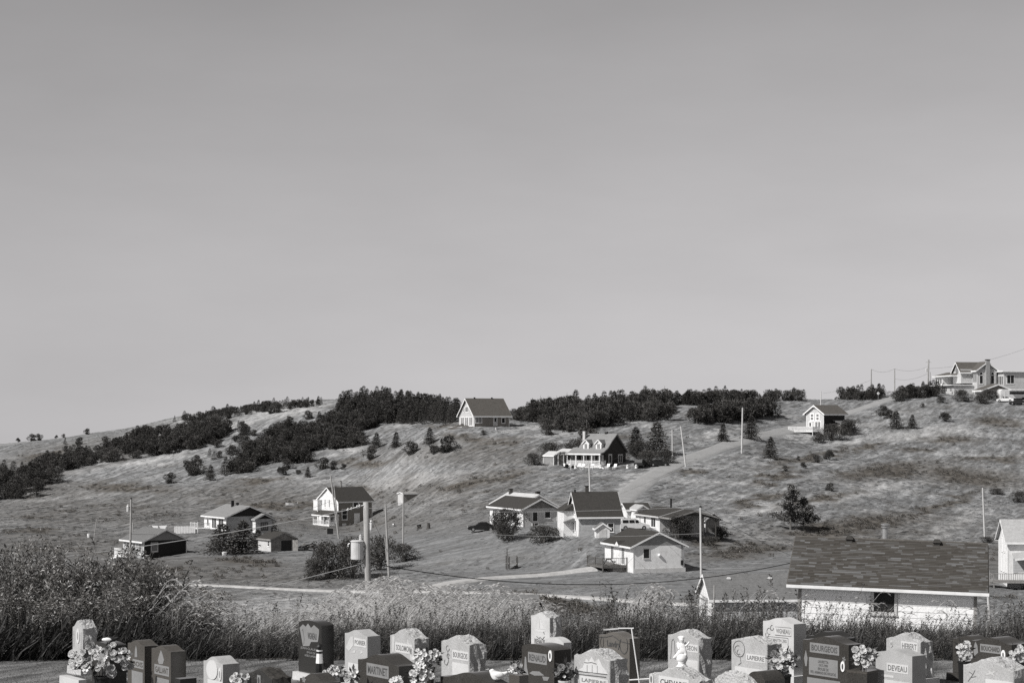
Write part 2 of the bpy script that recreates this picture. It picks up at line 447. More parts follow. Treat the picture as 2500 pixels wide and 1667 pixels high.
# ------------------------------------------------------------------ roads, laid before the ground so that it is smoothed under them
def line_at(pts): return [tuple(at(p[0], p[1])[:2]) for p in pts]
def dense(line, step):
    out = [line[0]]
    for a, b in zip(line[:-1], line[1:]):
        n = max(1, int(math.hypot(b[0] - a[0], b[1] - a[1]) / step))
        out += [(a[0] + (b[0] - a[0]) * k / n, a[1] + (b[1] - a[1]) * k / n) for k in range(1, n + 1)]
    return out
def smooth(line, it=30):
    L = [list(p) for p in line]
    for _ in range(it):
        L = [L[0]] + [[(L[k - 1][j] + 2 * L[k][j] + L[k + 1][j]) / 4 for j in (0, 1)] for k in range(1, len(L) - 1)] + [L[-1]]
    return [tuple(p) for p in L]

hill_road = line_at([(1470, 1290), (1497, 1245), (1530, 1205), (1580, 1165), (1640, 1134), (1720, 1106), (1820, 1076), (1910, 1050), (1990, 1030), (2060, 1012), (2130, 990), (2185, 974)])
hill_road += [(hill_road[-1][0] + 14, hill_road[-1][1] + 45)]
hill_road = smooth(dense(hill_road, 3.0), 40)
valley_lane = smooth(dense([tuple(on(-250, 250)[:2])] + line_at([(380, 1425), (560, 1430)]) + [tuple(on(700, 226)[:2]), tuple(on(1010, 215)[:2]), tuple(on(1240, 212)[:2]), tuple(on(1430, 203)[:2]), tuple(on(1580, 194)[:2]), tuple(on(1730, 187)[:2]), tuple(on(2300, 176)[:2])], 3.0), 20)
cottage_drive = smooth(dense([tuple(on(1035, 217)[:2])] + line_at([(1120, 1415), (1250, 1407), (1370, 1398), (1450, 1390)]), 3.0), 15)
#field_track = smooth(dense(line_at([(905, 1300), (1000, 1297), (1080, 1292), (1160, 1296)]), 3.0), 10)
ROADS += [(hill_road[::3], 2.7, 3.0), (valley_lane[::3], 2.0, 3.0), (cottage_drive[::3], 1.6, 2.0)]

def make_road(name, line, hw, mat, lift, label, cat):
    v, f = [], []
    m = 4
    for k, p in enumerate(line):
        a = line[max(0, k - 1)]; b = line[min(len(line) - 1, k + 1)]
        dx, dy = b[0] - a[0], b[1] - a[1]; l = math.hypot(dx, dy) + 1e-9
        nx, ny = -dy / l, dx / l
        wob = 0.25 * hw * float(vnoise(np.array([k * 0.31]), np.array([hw]), 31)[0])
        for j in range(-m, m + 1):
            t = j / m
            x, y = p[0] + nx * (hw + wob) * t, p[1] + ny * (hw + wob) * t
            v.append((x, y, gh(x, y) + lift + 0.10 * (1 - t * t) - (0.25 if abs(j) == m else 0)))
    w = 2 * m + 1
    for k in range(len(line) - 1):
        for j in range(w - 1):
            f.append((k * w + j, k * w + j + 1, (k + 1) * w + j + 1, (k + 1) * w + j))
    me = bpy.data.meshes.new(name); me.from_pydata(v, [], f); me.materials.append(mat)
    me.polygons.foreach_set('use_smooth', [True] * len(f))
    o = link(name, me)
    return tag(o, label, cat, None, 'structure')

make_road('hill_road', hill_road, 2.5, M_road, 0.10, 'pale asphalt road climbing the hill to the upper right', 'road')
make_road('valley_lane', valley_lane, 1.35, M_gravel, 0.12, 'pale gravel lane crossing the valley behind the weeds', 'lane')
make_road('cottage_driveway', cottage_drive, 1.5, M_gravel, 0.16, 'pale gravel driveway leading to the white cottage deck', 'driveway')
#make_road('field_track', field_track, 0.9, M_gravel, 0.08, 'faint worn track across the mown field', 'track')

# ------------------------------------------------------------------ the ground sheet
def proj(X, Y, Z): return 1250 + F * X / Y, HZ - F * Z / Y
def blob(px, py, specs):
    t = np.zeros_like(px)
    for (cx, cy, rx, ry, ang) in specs:
        a = math.radians(ang); dx, dy = px - cx, py - cy
        u = (dx * math.cos(a) + dy * math.sin(a)) / rx; v = (-dx * math.sin(a) + dy * math.cos(a)) / ry
        t = np.maximum(t, np.clip(1.35 - np.sqrt(u * u + v * v), 0, 1))
    return t
HEATH = [(2170, 1150, 160, 20, -6), (2370, 1165, 170, 26, 6), (1975, 1115, 120, 11, -13), (2130, 1093, 60, 7, -12), (2240, 1098, 40, 7, -4),
         (2110, 1278, 190, 26, -6), (2000, 1300, 110, 16, -4), (2290, 1236, 130, 11, -18), (1900, 1165, 70, 10, -15), (2330, 1075, 70, 10, 0),
         (2440, 1030, 60, 12, 0), (700, 1232, 190, 12, -3), (300, 1190, 150, 13, 2), (1140, 1180, 130, 20, -12), (1240, 1165, 70, 14, -20),
         (90, 1296, 110, 9, -3), (640, 1176, 80, 9, -8), (860, 1190, 60, 7, 0), (120, 1110, 90, 9, -12), (60, 1150, 80, 8, -8), (470, 1446, 110, 9, 6),
         (1420, 1490, 110, 20, 8), (1330, 1460, 70, 10, 8), (1820, 1345, 140, 18, -5), (1740, 1330, 60, 10, 0), (1210, 1080, 90, 10, -4),
         (1150, 1070, 60, 8, 0), (900, 1130, 90, 10, -4), (1090, 1040, 60, 7, 0), (330, 1395, 180, 16, -4), (600, 1370, 110, 10, 5), (1500, 1070, 60, 7, 0),
         (1690, 1150, 40, 6, 0), (1850, 1220, 90, 9, -14), (2000, 1215, 120, 8, -12), (2440, 1120, 80, 10, 0)]
MEADOW = [(250, 1250, 420, 50, 0), (800, 1270, 420, 36, 0), (150, 1330, 330, 50, 0), (500, 1395, 420, 44, 3), (1180, 1235, 200, 20, 0), (300, 1095, 260, 30, -15), (100, 1200, 200, 30, 0), (1000, 1200, 300, 40, -5), (600, 1210, 300, 30, 0), (150, 1110, 200, 30, -10), (2060, 1300, 330, 40, -3), (1150, 1110, 260, 30, 0), (2450, 1360, 120, 60, 0)]
PALE = [(690, 1003, 120, 16, -8), (560, 1040, 90, 10, -18), (470, 1020, 60, 8, -10), (380, 1062, 100, 8, -15), (1290, 1040, 80, 6, -12), (1560, 1170, 60, 8, -30),
        (1850, 1245, 90, 12, -12), (2100, 1200, 160, 14, -10), (2250, 1060, 130, 14, -6), (2080, 1075, 80, 7, -10), (1760, 1060, 60, 8, -15), (1000, 1175, 150, 12, -8),
        (330, 1130, 150, 8, -8), (840, 1105, 60, 8, -10), (2330, 1280, 90, 14, -30), (690, 1500, 280, 50, -4), (900, 1460, 200, 24, 0), (1350, 1120, 80, 10, -20), (1960, 1060, 60, 6, -10)]
MOWN = [(1000, 1330, 420, 80, 0), (1330, 1410, 280, 40, 2), (500, 1370, 260, 40, 0), (120, 1370, 260, 34, 0), (1900, 1400, 300, 60, 0), (2420, 1380, 60, 60, 0), (1700, 1440, 300, 40, 0)]

cols = np.concatenate([np.linspace(-6000, -700, 30), np.linspace(-600, -70, 40), np.arange(-60, 2561, 3.4), np.linspace(2570, 3100, 40), np.linspace(3200, 9000, 30)])
rows = np.concatenate([np.exp(np.arange(math.log(10), math.log(190), 0.02)), np.exp(np.arange(math.log(190), math.log(640), 0.0042)), np.exp(np.linspace(math.log(642), math.log(9000), 40))])
PXg, Yg = np.meshgrid(cols, rows)
Xg = (PXg - 1250) / F * Yg
Zg = ground_h(Xg, Yg)
pxv, pyv = proj(Xg, Yg, Zg)
def cover(X, Y, pxv, pyv):
    """how much of the ground at each point is heath, pale dry grass, mown grass"""
    wob = 40 * fbm(X / 6, Y / 5, 21, 3)
    h = blob(pxv + wob, pyv + wob * 0.35, HEATH)
    h = np.maximum(h, 0.5 * blob(pxv + wob, pyv + wob * 0.35, MEADOW))
    h = np.clip(h + 0.9 * np.clip(fbm(X / 9 + Y / 20, Y / 6, 41, 4) - 0.22, 0, 1) * (Y > 190), 0, 1)
    p = np.clip(blob(pxv + wob, pyv + wob * 0.35, PALE) + 1.4 * np.clip(fbm(X / 15 + Y / 20, Y / 8, 51, 4) - 0.12, 0, 1), 0, 1)
    mo = np.clip(blob(pxv, pyv + wob * 0.4, MOWN), 0, 1) * (Y > 150)
    return h, p, mo
heath, pale, mown = cover(Xg, Yg, pxv, pyv)
lawn = (Yg < 39.4).astype(float); heath[(Yg >= 39.4) & (Yg < 47)] = 1.0  # heath colour reused under the weeds to paint in the shade there
nr, nc = Yg.shape
verts = np.stack([Xg, Yg, Zg], -1).reshape(-1, 3)
idx = np.arange(nr * nc).reshape(nr, nc)
quads = np.stack([idx[:-1, :-1], idx[:-1, 1:], idx[1:, 1:], idx[1:, :-1]], -1).reshape(-1, 4)
# the ground under and behind the camera
back = [(-4000, -4000, -6), (4000, -4000, -6), (4000, 10, -3.2), (-4000, 10, -3.2), (-15, -6, -1.75), (15, -6, -1.75), (9, 10.4, -3.02), (-9, 10.4, -3.02)]
nb = len(verts)
verts = np.concatenate([verts, np.array(back, float)])
bq = np.array([[0, 1, 5, 4], [1, 2, 6, 5], [3, 0, 4, 7], [4, 5, 6, 7]]) + nb
quads = np.concatenate([quads, bq])
me = bpy.data.meshes.new('ground')
me.vertices.add(len(verts)); me.vertices.foreach_set('co', verts.ravel())
me.loops.add(len(quads) * 4); me.loops.foreach_set('vertex_index', quads.ravel())
me.polygons.add(len(quads)); me.polygons.foreach_set('loop_start', np.arange(0, len(quads) * 4, 4))
me.polygons.foreach_set('use_smooth', np.ones(len(quads), bool))
me.update(); me.validate()
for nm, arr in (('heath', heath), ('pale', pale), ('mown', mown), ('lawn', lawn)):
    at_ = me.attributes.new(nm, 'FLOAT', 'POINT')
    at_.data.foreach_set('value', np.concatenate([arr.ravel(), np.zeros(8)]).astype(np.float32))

m, nt, b = base_mat('hill_grass')
def anode(nm):
    a = nt.nodes.new('ShaderNodeAttribute'); a.attribute_name = nm; return a.outputs['Fac']
tc = nt.nodes.new('ShaderNodeTexCoord')
def tnoise(scale, size, rot, detail=5, rough=0.6):
    """noise whose grains measure size (across, along) in metres, turned by rot about the vertical"""
    mp = nt.nodes.new('ShaderNodeMapping'); mp.vector_type = 'TEXTURE'; mp.inputs['Scale'].default_value = size; mp.inputs['Rotation'].default_value = (0, 0, rot)
    nt.links.new(tc.outputs['Object'], mp.inputs['Vector'])
    n = nt.nodes.new('ShaderNodeTexNoise'); n.inputs['Scale'].default_value = scale; n.inputs['Detail'].default_value = detail; n.inputs['Roughness'].default_value = rough
    nt.links.new(mp.outputs['Vector'], n.inputs['Vector']); return n.outputs['Fac']
def mixc(f, a, c, mode='MIX'):
    x = nt.nodes.new('ShaderNodeMix'); x.data_type = 'RGBA'; x.blend_type = mode
    if hasattr(f, 'links'): nt.links.new(f, x.inputs['Factor'])
    else: x.inputs['Factor'].default_value = f
    for s, i in ((a, 6), (c, 7)):
        if hasattr(s, 'links'): nt.links.new(s, x.inputs[i])
        else: x.inputs[i].default_value = (*s, 1)
    return x.outputs[2]
streak = tnoise(1.0, (1.4, 9, 3), -0.41, 5, 0.65)
clump = tnoise(1.0, (1.3, 3.5, 1.5), -0.41, 4, 0.6)
fine = tnoise(1.0, (0.35, 1.6, 0.4), -0.41, 2, 0.5)
grass = ramp(nt, streak, [(0.34, g(0.125, .02)), (0.5, g(0.19, -.03)), (0.66, g(0.33, -.02))])
clumpc = ramp(nt, clump, [(0.35, g(0.74)), (0.5, g(1.0)), (0.66, g(1.2))])
grass = mixc(0.9, grass, clumpc, 'MULTIPLY')
grass = mixc(anode('pale'), grass, mixc(0.75, ramp(nt, streak, [(0.3, g(0.26)), (0.7, g(0.48))]), clumpc, 'MULTIPLY'))
mow = ramp(nt, tnoise(1.0, (9, 1.2, 2), 0.15, 4, 0.6), [(0.3, g(0.11, .03)), (0.5, g(0.175, -.03)), (0.72, g(0.27, -.02))])
grass = mixc(anode('mown'), grass, mow)
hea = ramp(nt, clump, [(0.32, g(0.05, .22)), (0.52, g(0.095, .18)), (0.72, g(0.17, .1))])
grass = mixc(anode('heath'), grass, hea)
law = ramp(nt, fine, [(0.3, g(0.08)), (0.7, g(0.24))])
grass = mixc(anode('lawn'), grass, law)
finec = ramp(nt, fine, [(0.3, g(0.82)), (0.7, g(1.15))])
grass = mixc(0.8, grass, finec, 'MULTIPLY')
nt.links.new(grass, b.inputs['Base Color'])
b.inputs['Roughness'].default_value = 0.95; b.inputs['Specular IOR Level'].default_value = 0.1
bp = nt.nodes.new('ShaderNodeBump'); bp.inputs['Strength'].default_value = 0.7; bp.inputs['Distance'].default_value = 0.35
nt.links.new(clump, bp.inputs['Height']); nt.links.new(bp.outputs['Normal'], b.inputs['Normal'])
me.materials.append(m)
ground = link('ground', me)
tag(ground, 'grassy hillside and valley floor with heath patches', 'ground', None, 'structure')
# ------------------------------------------------------------------ houses
FOOT = []     # house footprints, kept free of grass
class Face:
    """wall face in house-local axes: u along the wall, n outward, w up"""
    def __init__(s, kind, a, b):
        s.k = kind; s.a = a; s.b = b
    def P(s, u, n, w):
        return {'F': (u, -n, w), 'L': (-n, s.b - u, w), 'R': (s.a + n, u, w), 'B': (s.a - u, s.b + n, w)}[s.k]
def fbox(mb, fc, u0, u1, n0, n1, w0, w1):
    c = [fc.P(u0, n0, w0), fc.P(u1, n0, w0), fc.P(u1, n1, w0), fc.P(u0, n1, w0), fc.P(u0, n0, w1), fc.P(u1, n0, w1), fc.P(u1, n1, w1), fc.P(u0, n1, w1)]
    mb.hexa(c)

def window(parent, fc, u, w, ww, hh, cols=1, rows=1, glass=None, trim=None, tw=0.1, name='window', sill=True):
    """frame with mullions standing proud of the wall, the panes set back inside it, a sill below"""
    trim = trim or M_trim
    f = MB()
    fbox(f, fc, u - tw, u, -.03, .05, w - tw, w + hh + tw); fbox(f, fc, u + ww, u + ww + tw, -.03, .05, w - tw, w + hh + tw)
    fbox(f, fc, u, u + ww, -.03, .049, w + hh, w + hh + tw); fbox(f, fc, u, u + ww, -.03, .049, w - tw, w)
    for k in range(1, cols):
        x = u + ww * k / cols; fbox(f, fc, x - tw * .35, x + tw * .35, -.03, .045, w, w + hh)
    for k in range(1, rows):
        z = w + hh * k / rows; fbox(f, fc, u, u + ww, -.03, .043, z - tw * .3, z + tw * .3)
    o = f.build(name, trim, parent)
    for k in range(cols):
        p = MB(); fbox(p, fc, u + ww * k / cols + .01, u + ww * (k + 1) / cols - .01, -.02, .03, w + .005, w + hh - .005)
        p.build('pane', glass or M_glass, o)
    if sill:
        sl = MB(); fbox(sl, fc, u - tw * 1.3, u + ww + tw * 1.3, 0, .09, w - tw - .06, w - tw); sl.build('sill', trim, o)
    return o

def door(parent, fc, u, w, ww, hh, mat=None, glass=True, trim=None):
    d = MB(); fbox(d, fc, u, u + ww, -.02, .04, w, w + hh)
    o = d.build('door', mat or M_white, parent)
    f = MB(); t = .09
    fbox(f, fc, u - t, u, -.02, .06, w, w + hh + t); fbox(f, fc, u + ww, u + ww + t, -.02, .06, w, w + hh + t); fbox(f, fc, u, u + ww, -.02, .058, w + hh, w + hh + t)
    f.build('door_frame', trim or M_trim, o)
    if glass:
        p = MB(); fbox(p, fc, u + ww * .2, u + ww * .8, .02, .05, w + hh * .5, w + hh * .92); p.build('pane', M_glass, o)
    h = MB(); fbox(h, fc, u + ww * .84, u + ww * .92, .03, .09, w + hh * .45, w + hh * .48); h.build('handle', M_dark, o)
    return o

def roof_gable(parent, x0, x1, y0, y1, H, R, ridge, og, ov, mat, trim, t=0.12, fas=0.2, name='roof', fascia=True, rake=None):
    """two slopes over the rectangle, overhanging ov at the eaves and og at the gables, white boards along the edges"""
    if ridge == 'y':
        h = (x1 - x0) / 2; lo, hi, g0, g1, ax = x0, x1, y0 - og, y1 + og, 'y'
    else:
        h = (y1 - y0) / 2; lo, hi, g0, g1, ax = y0, y1, x0 - og, x1 + og, 'x'
    s = R / h; c = (lo + hi) / 2
    def chev(up, dn, oe):
        return [(lo - oe, H - oe * s + up), (c, H + R + up), (hi + oe, H - oe * s + up), (hi + oe, H - oe * s + dn), (c, H + R + dn), (lo - oe, H - oe * s + dn)]
    def quadprism(mb, pts, a, b):    # chevron as two convex slabs
        mb.prism([pts[0], pts[1], pts[4], pts[5]][::-1], ax, a, b); mb.prism([pts[1], pts[2], pts[3], pts[4]][::-1], ax, a, b)
    m = MB(); quadprism(m, chev(t, .0, ov), g0, g1)
    o = m.build(name, mat, parent)
    if fascia:
        f = MB(); fr = MB() if rake else f
        quadprism(fr, chev(t * .75, -fas + t * .5, ov - .003), g0 - .04, g0 - .002); quadprism(fr, chev(t * .75, -fas + t * .5, ov - .003), g1 + .002, g1 + .04)
        for sgn, e in ((-1, lo - ov), (1, hi + ov)):
            z = H - ov * s; a, b2 = sorted((e, e + sgn * .045))
            if ax == 'y': f.box(a, b2, g0 - .04, g1 + .04, z + t * .5 - fas, z + t * .8)
            else: f.box(g0 - .04, g1 + .04, a, b2, z + t * .5 - fas, z + t * .8)
        f.build('fascia', trim, o)
        if rake: fr.build('rake_board', rake, o)
        for e0, e1 in ((lo - ov, lo), (hi, hi + ov)):      # boxed soffit under the eaves
            sf = MB(); z = H - ov * s - .03
            if ax == 'y': sf.box(e0, e1, g0, g1, z - .04, z)
            else: sf.box(g0, g1, e0, e1, z - .04, z)
            sf.build('soffit', trim, o)
    return o

def house(name, label, px, py, th, a, b, H, R, ridge, wall, roofm, ov=.35, og=.3, Y=None, trim=None, cat='house', gable=None, side=None, found=.45, corner=True, fas=.2, dz=0.0, los=True):
    p = on(px, Y) if Y else at(px, py)
    if Y and py: p.z = ray(px, py, Y).z
    p.z += dz
    if los: th -= math.degrees(math.atan((px - 1250) / F))     # th is measured against the line of sight
    e = thing(name, label, cat, p, math.radians(th)); FOOT.append((p.x, p.y, math.radians(th), a, b))
    trim = trim or M_trim
    w = MB()
    if ridge == 'y': w.prism([(0, 0.0), (a, 0.0), (a, H), (a / 2, H + R), (0, H)], 'y', 0, b)
    else: w.prism([(0, 0.0), (b, 0.0), (b, H), (b / 2, H + R), (0, H)][::-1], 'x', 0, a)
    w.build('wall', wall, e)
    fo = MB(); fo.box(.03, a - .03, .03, b - .03, -2.5, found - 0.02 if found < .1 else 0.0 + .0)
    fo.build('foundation', M_conc, e)
    if gable:     # a panel of other boards in the front gable
        q = MB(); ins = .02
        if ridge == 'y': q.prism([(0, H), (a, H), (a / 2, H + R)], 'y', -ins, 0.0)
        else: q.prism([(0, H), (b, H), (b / 2, H + R)][::-1], 'x', -ins, 0.0)
        q.build('gable_panel', gable, e)
    if side:      # the left wall in a material of its own
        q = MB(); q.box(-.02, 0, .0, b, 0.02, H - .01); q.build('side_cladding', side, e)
    if corner:
        for x0, x1, y0, y1 in ((-.035, .09, -.035, .09), (a - .09, a + .035, -.035, .05), (-.035, .05, b - .09, b + .035)):
            q = MB(); q.box(x0, x1, y0, y1, 0, H - .02); q.build('corner_board', trim, e)
    roof_gable(e, 0, a, 0, b, H, R, ridge, og, ov, roofm, trim, fas=fas)
    return e, Face('F', a, b), Face('L', a, b)

def chimney(e, x, y, z0, z1, w=.5, mat=None, cap=True):
    m = MB(); m.box(x - w / 2, x + w / 2, y - w / 2, y + w / 2, z0, z1)
    o = m.build('chimney', mat or M_brick, e)
    if cap:
        c = MB(); c.box(x - w * .62, x + w * .62, y - w * .62, y + w * .62, z1, z1 + .1); c.build('chimney_cap', M_dark, o)
    return o
def roof_vent(e, x, y, z, w=.4, h=.3, mat=None):
    m = MB(); m.box(x - w * .35, x + w * .35, y - w * .35, y + w * .35, z - .25, z + h * .5)
    m.hexa([(x - w / 2, y - w / 2, z + h * .4), (x + w / 2, y - w / 2, z + h * .4), (x + w / 2, y + w / 2, z + h * .4), (x - w / 2, y + w / 2, z + h * .4), (x - w * .3, y - w * .3, z + h), (x + w * .3, y - w * .3, z + h), (x + w * .3, y + w * .3, z + h), (x - w * .3, y + w * .3, z + h)])
    return m.build('roof_vent', mat or M_iron, e)

def railing(e, pts, z, h, mat, step=.14, bw=.035, pw=.09, rail=.06, posts_to=None, name='railing'):
    """posts, top and bottom rails and separate balusters along a path of (x, y)"""
    r = MB()
    o = None
    for (a, b) in zip(pts[:-1], pts[1:]):
        r.beam((a[0], a[1], z + h), (b[0], b[1], z + h), rail * 1.4, rail); r.beam((a[0], a[1], z + .1), (b[0], b[1], z + .1), rail * .8, rail * .8)
        L = math.hypot(b[0] - a[0], b[1] - a[1]); n = max(2, int(L / step))
        for k in range(1, n):
            t = k / n; x, y = a[0] + (b[0] - a[0]) * t, a[1] + (b[1] - a[1]) * t
            r.box(x - bw / 2, x + bw / 2, y - bw / 2, y + bw / 2, z + .1, z + h)
    o = r.build(name, mat, e)
    for (x, y) in pts:
        q = MB(); q.box(x - pw / 2, x + pw / 2, y - pw / 2, y + pw / 2, z if posts_to is None else posts_to, z + h + .07); q.build('post', mat, o)
    return o

def deck(e, x0, x1, y0, y1, z, mat, legs=-1.5, boards=True):
    m = MB()
    m.box(x0, x1, y0, y1, z - .05, z)
    o = m.build('deck', mat, e)
    s = MB(); s.box(x0, x1, y0 + .01, y0 + .06, z - .25, z - .052); s.box(x0 + .01, x0 + .06, y0 + .06, y1, z - .25, z - .052); s.box(x0, x1, y1 - .06, y1 - .01, z - .25, z - .052)
    s.build('joist', mat, o)
    for x in (x0 + .12, x1 - .12):
        for y in (y0 + .12, y1 - .12): l = MB(); l.box(x - .06, x + .06, y - .06, y + .06, legs, z - .05); l.build('deck_leg', mat, o)
    return o

# --- dark bungalow at the left
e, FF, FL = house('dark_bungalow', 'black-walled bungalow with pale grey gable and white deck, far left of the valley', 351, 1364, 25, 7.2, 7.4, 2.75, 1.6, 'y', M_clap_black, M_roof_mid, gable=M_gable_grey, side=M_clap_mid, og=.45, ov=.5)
window(e, FF, 1.25, 1.1, 1.05, 1.25, glass=M_glass_light, tw=.07)
for u in (1.5, 3.6, 5.9): window(e, FL, u, .75, .75, 1.5, 2, tw=.13, glass=M_glass)
deck(e, -1.7, -.05, 2.3, 7.0, .35, M_white); railing(e, [(-1.65, 7.0), (-1.65, 2.35), (-.1, 2.35)], .35, 1.0, M_white, step=.11, bw=.07)
q = MB()
for k in range(4): q.box(-2.0 - .28 * k, -1.72 - .28 * k, 5.2, 6.4, -.2, .2 - .15 * k)
q.build('steps', M_white, e)

# --- white bungalow behind the dark spruces
e, FF, FL = house('gabled_bungalow', 'white-fronted bungalow with black gable and projecting porch behind the dark spruces', 552, 1298, 25, 8.8, 9.2, 2.65, 1.75, 'y', M_clap_mid, M_roof_grey, gable=M_clap_black, side=M_clap_white, ov=.5, og=.45)  # right wall greyed to carry its shade, left kept lit white
window(e, FL, 1.2, .75, .7, 1.2, 2, tw=.1); window(e, FL, 3.4, .45, 1.7, 1.75, 3, tw=.13); window(e, FL, 6.2, .45, 1.9, 1.75, 3, tw=.13)
q = MB(); q.prism([(5.0, -.4), (8.3, -.4), (8.3, 2.2), (6.65, 3.0), (5.0, 2.2)], 'y', -1.6, .0); q.build('porch', M_clap_mid, e)
q = MB(); q.prism([(5.0, 2.2), (8.3, 2.2), (6.65, 3.0)], 'y', -1.63, -1.6); q.build('gable_panel', M_clap_black, e)
q = MB(); q.box(4.97, 5.0, -1.6, -.02, -.3, 2.15); q.build('side_cladding', M_clap_white, e)  # lit white of the porch's left side, its front shaded grey
roof_gable(e, 5.0, 8.3, -1.6, 0.3, 2.2, .8, 'y', .3, .3, M_roof_grey, M_clap_mid, name='porch_roof')
pf = Face('F', 8, 8)
class _PF(Face):
    def P(s, u, n, w): return (u, -1.6 - n, w)
window(e, _PF('F', 1, 1), 6.1, .3, 1.2, 1.15, 3, tw=.11, trim=M_dark, glass=M_glass_light)
chimney(e, 3.6, 5.0, 3.6, 5.2, .42, M_iron); m = MB(); m.lathe([(.16, 3.8), (.16, 4.55), (.3, 4.6), (.3, 4.85), (.1, 4.95)], 10, (4.2, 4.2, 0)); m.build('vent_cowl', M_iron, e)
deck(e, -2.6, -.05, 6.6, 9.6, .35, M_white)
railing(e, [(-2.55, 9.6), (-2.55, 6.7), (-.1, 6.7)], .35, .95, M_white, step=.2, bw=.04)

# --- small shed with open door
e, FF, FL = house('garden_shed', 'small low shed with dark roof and open dark doorway beside the spruces', 662, 1347, 28, 4.4, 4.4, 2.0, .95, 'y', M_weather, M_roof_dark, trim=M_wood, side=M_clap_pale, ov=.25, og=.25, cat='shed')
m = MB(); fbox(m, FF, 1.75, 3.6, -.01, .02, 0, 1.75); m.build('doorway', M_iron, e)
m = MB(); fbox(m, FF, 1.65, 1.75, -.01, .05, 0, 1.85); fbox(m, FF, 3.6, 3.7, -.01, .05, 0, 1.85); fbox(m, FF, 1.75, 3.6, -.01, .048, 1.75, 1.85); m.build('door_frame', M_wood, e)
m = MB(); m.hexa([FF.P(3.62, .03, 0), FF.P(3.95, 1.5, 0), FF.P(3.99, 1.5, 0), FF.P(3.66, .03, 0), FF.P(3.62, .03, 1.75), FF.P(3.95, 1.5, 1.75), FF.P(3.99, 1.5, 1.75), FF.P(3.66, .03, 1.75)]); m.build('door', M_weather, e)
window(e, FL, 3.3, .9, .5, .7, 1, 2, tw=.07); chimney(e, 1.9, 3.4, 2.6, 3.6, .16, M_iron)

# --- two-storey house with dark roof and porch
e, FF, FL = house('two_storey_house', 'two-storey house with bright white gable, brown side and front porch', 826, 1284, 30, 7.8, 8.4, 4.95, 2.5, 'x', M_clap_brown, M_roof_dark, side=M_clap_white, gable=M_clap_white, ov=.4, og=.3)
for u in (3.0, 4.7): window(e, FL, u, 3.6, .35, 1.5, 1, tw=.12, glass=M_glass_light)
window(e, FF, 3.5, 3.7, 1.0, .85, 1, tw=.22); window(e, FF, .9, 1.3, 1.05, 1.9, 1, 2, tw=.12); window(e, FF, 6.0, 1.2, .9, 1.9, 1, 2, tw=.12); door(e, FF, 3.7, .35, 1.1, 2.0, glass=False)
window(e, FF, 1.0, .1, .7, .3, 1, tw=.08, glass=M_white)
m = MB(); m.box(3.5, 6.2, -1.1, -.02, .0, .25); m.build('doorstep', M_white, e)
m = MB(); m.prism([(0, 2.45), (-2.2, 2.0), (-2.2, 2.12), (0, 2.95)], 'y', -.3, 6.8); m.build('porch_roof', M_roof_dark, e)
m = MB(); m.box(-2.26, -2.2, -.35, 6.85, 1.9, 2.14); m.box(-2.2, 0, -.36, -.3, 1.9, 2.1); m.build('fascia', M_trim, e)
deck(e, -2.1, -.03, 0, 6.6, .25, M_white)
for y in (.1, 2.2, 4.4, 6.5):
    m = MB(); m.box(-2.06, -1.94, y - .06, y + .06, .25, 2.0); m.build('porch_post', M_white, e)
railing(e, [(-2.0, 6.5), (-2.0, 2.6)], .25, .85, M_white, step=.16); railing(e, [(-2.0, 1.4), (-2.0, .1), (-.1, .1)], .25, .85, M_white, step=.16)
window(e, FL, 2.6, .7, 1.2, 1.3, 2, tw=.14); window(e, FL, 5.4, .7, 1.2, 1.3, 2, tw=.14); door(e, FL, 4.2, .27, .9, 2.0)
m = MB(); m.box(-1.0, -.03, 6.6, 8.3, 2.9, 4.9); m.build('side_dormer', M_clap_white, e)
m = MB(); m.box(-1.1, 0, 6.5, 8.4, 4.9, 5.0); m.build('dormer_roof', M_trim, e)
chimney(e, 3.0, 4.2, 7.0, 8.7, .22, M_wood)

# --- small pale hut on the slope
e, FF, FL = house('field_hut', 'tiny boxy hut with pale front standing alone in the field', 985, 1229, 25, 2.9, 2.6, 1.9, .25, 'x', M_weather, M_wood, side=M_clap_pale, ov=.1, og=.15, cat='hut', corner=False, fas=.15)

# --- bungalow behind the round shrub, pale metal roof house behind it
e, FF, FL = house('weathered_bungalow', 'bungalow with weathered stained gable behind the round shrub', 1277, 1287, 25, 5.6, 12.0, 2.75, 1.35, 'y', M_clap_pale, M_roof_dark, gable=M_weather, side=M_clap_white, ov=.45, og=.45)
window(e, FF, 1.6, .85, .75, 1.3, 1, tw=.09); window(e, FF, 3.6, 1.3, .85, .9, 1, tw=.09)
door(e, FF, 1.55, -.15, .95, .7, M_dark, False)
for u in (1.2, 4.0, 8.6): window(e, FL, u, .8, 1.3, 1.3, 2, tw=.14)
m = MB(); m.box(1.2, 5.3, -1.3, -.02, -.45, -.35); m.build('step_deck', M_wood, e)
railing(e, [(1.25, -1.25), (5.3, -1.25)], -.35, .9, M_wood, step=.5)
e, FF, FL = house('metal_roof_house', 'low house with pale metal roof peeking over the weathered bungalow', 1272, 1271, 25, 6.0, 11.0, 2.4, 1.6, 'y', M_clap_pale, M_metal_roof, Y=298, ov=.4, og=.3)
chimney(e, 3.6, 1.5, 3.3, 4.4, .6); chimney(e, 2.6, 9.5, 3.3, 4.6, .5)

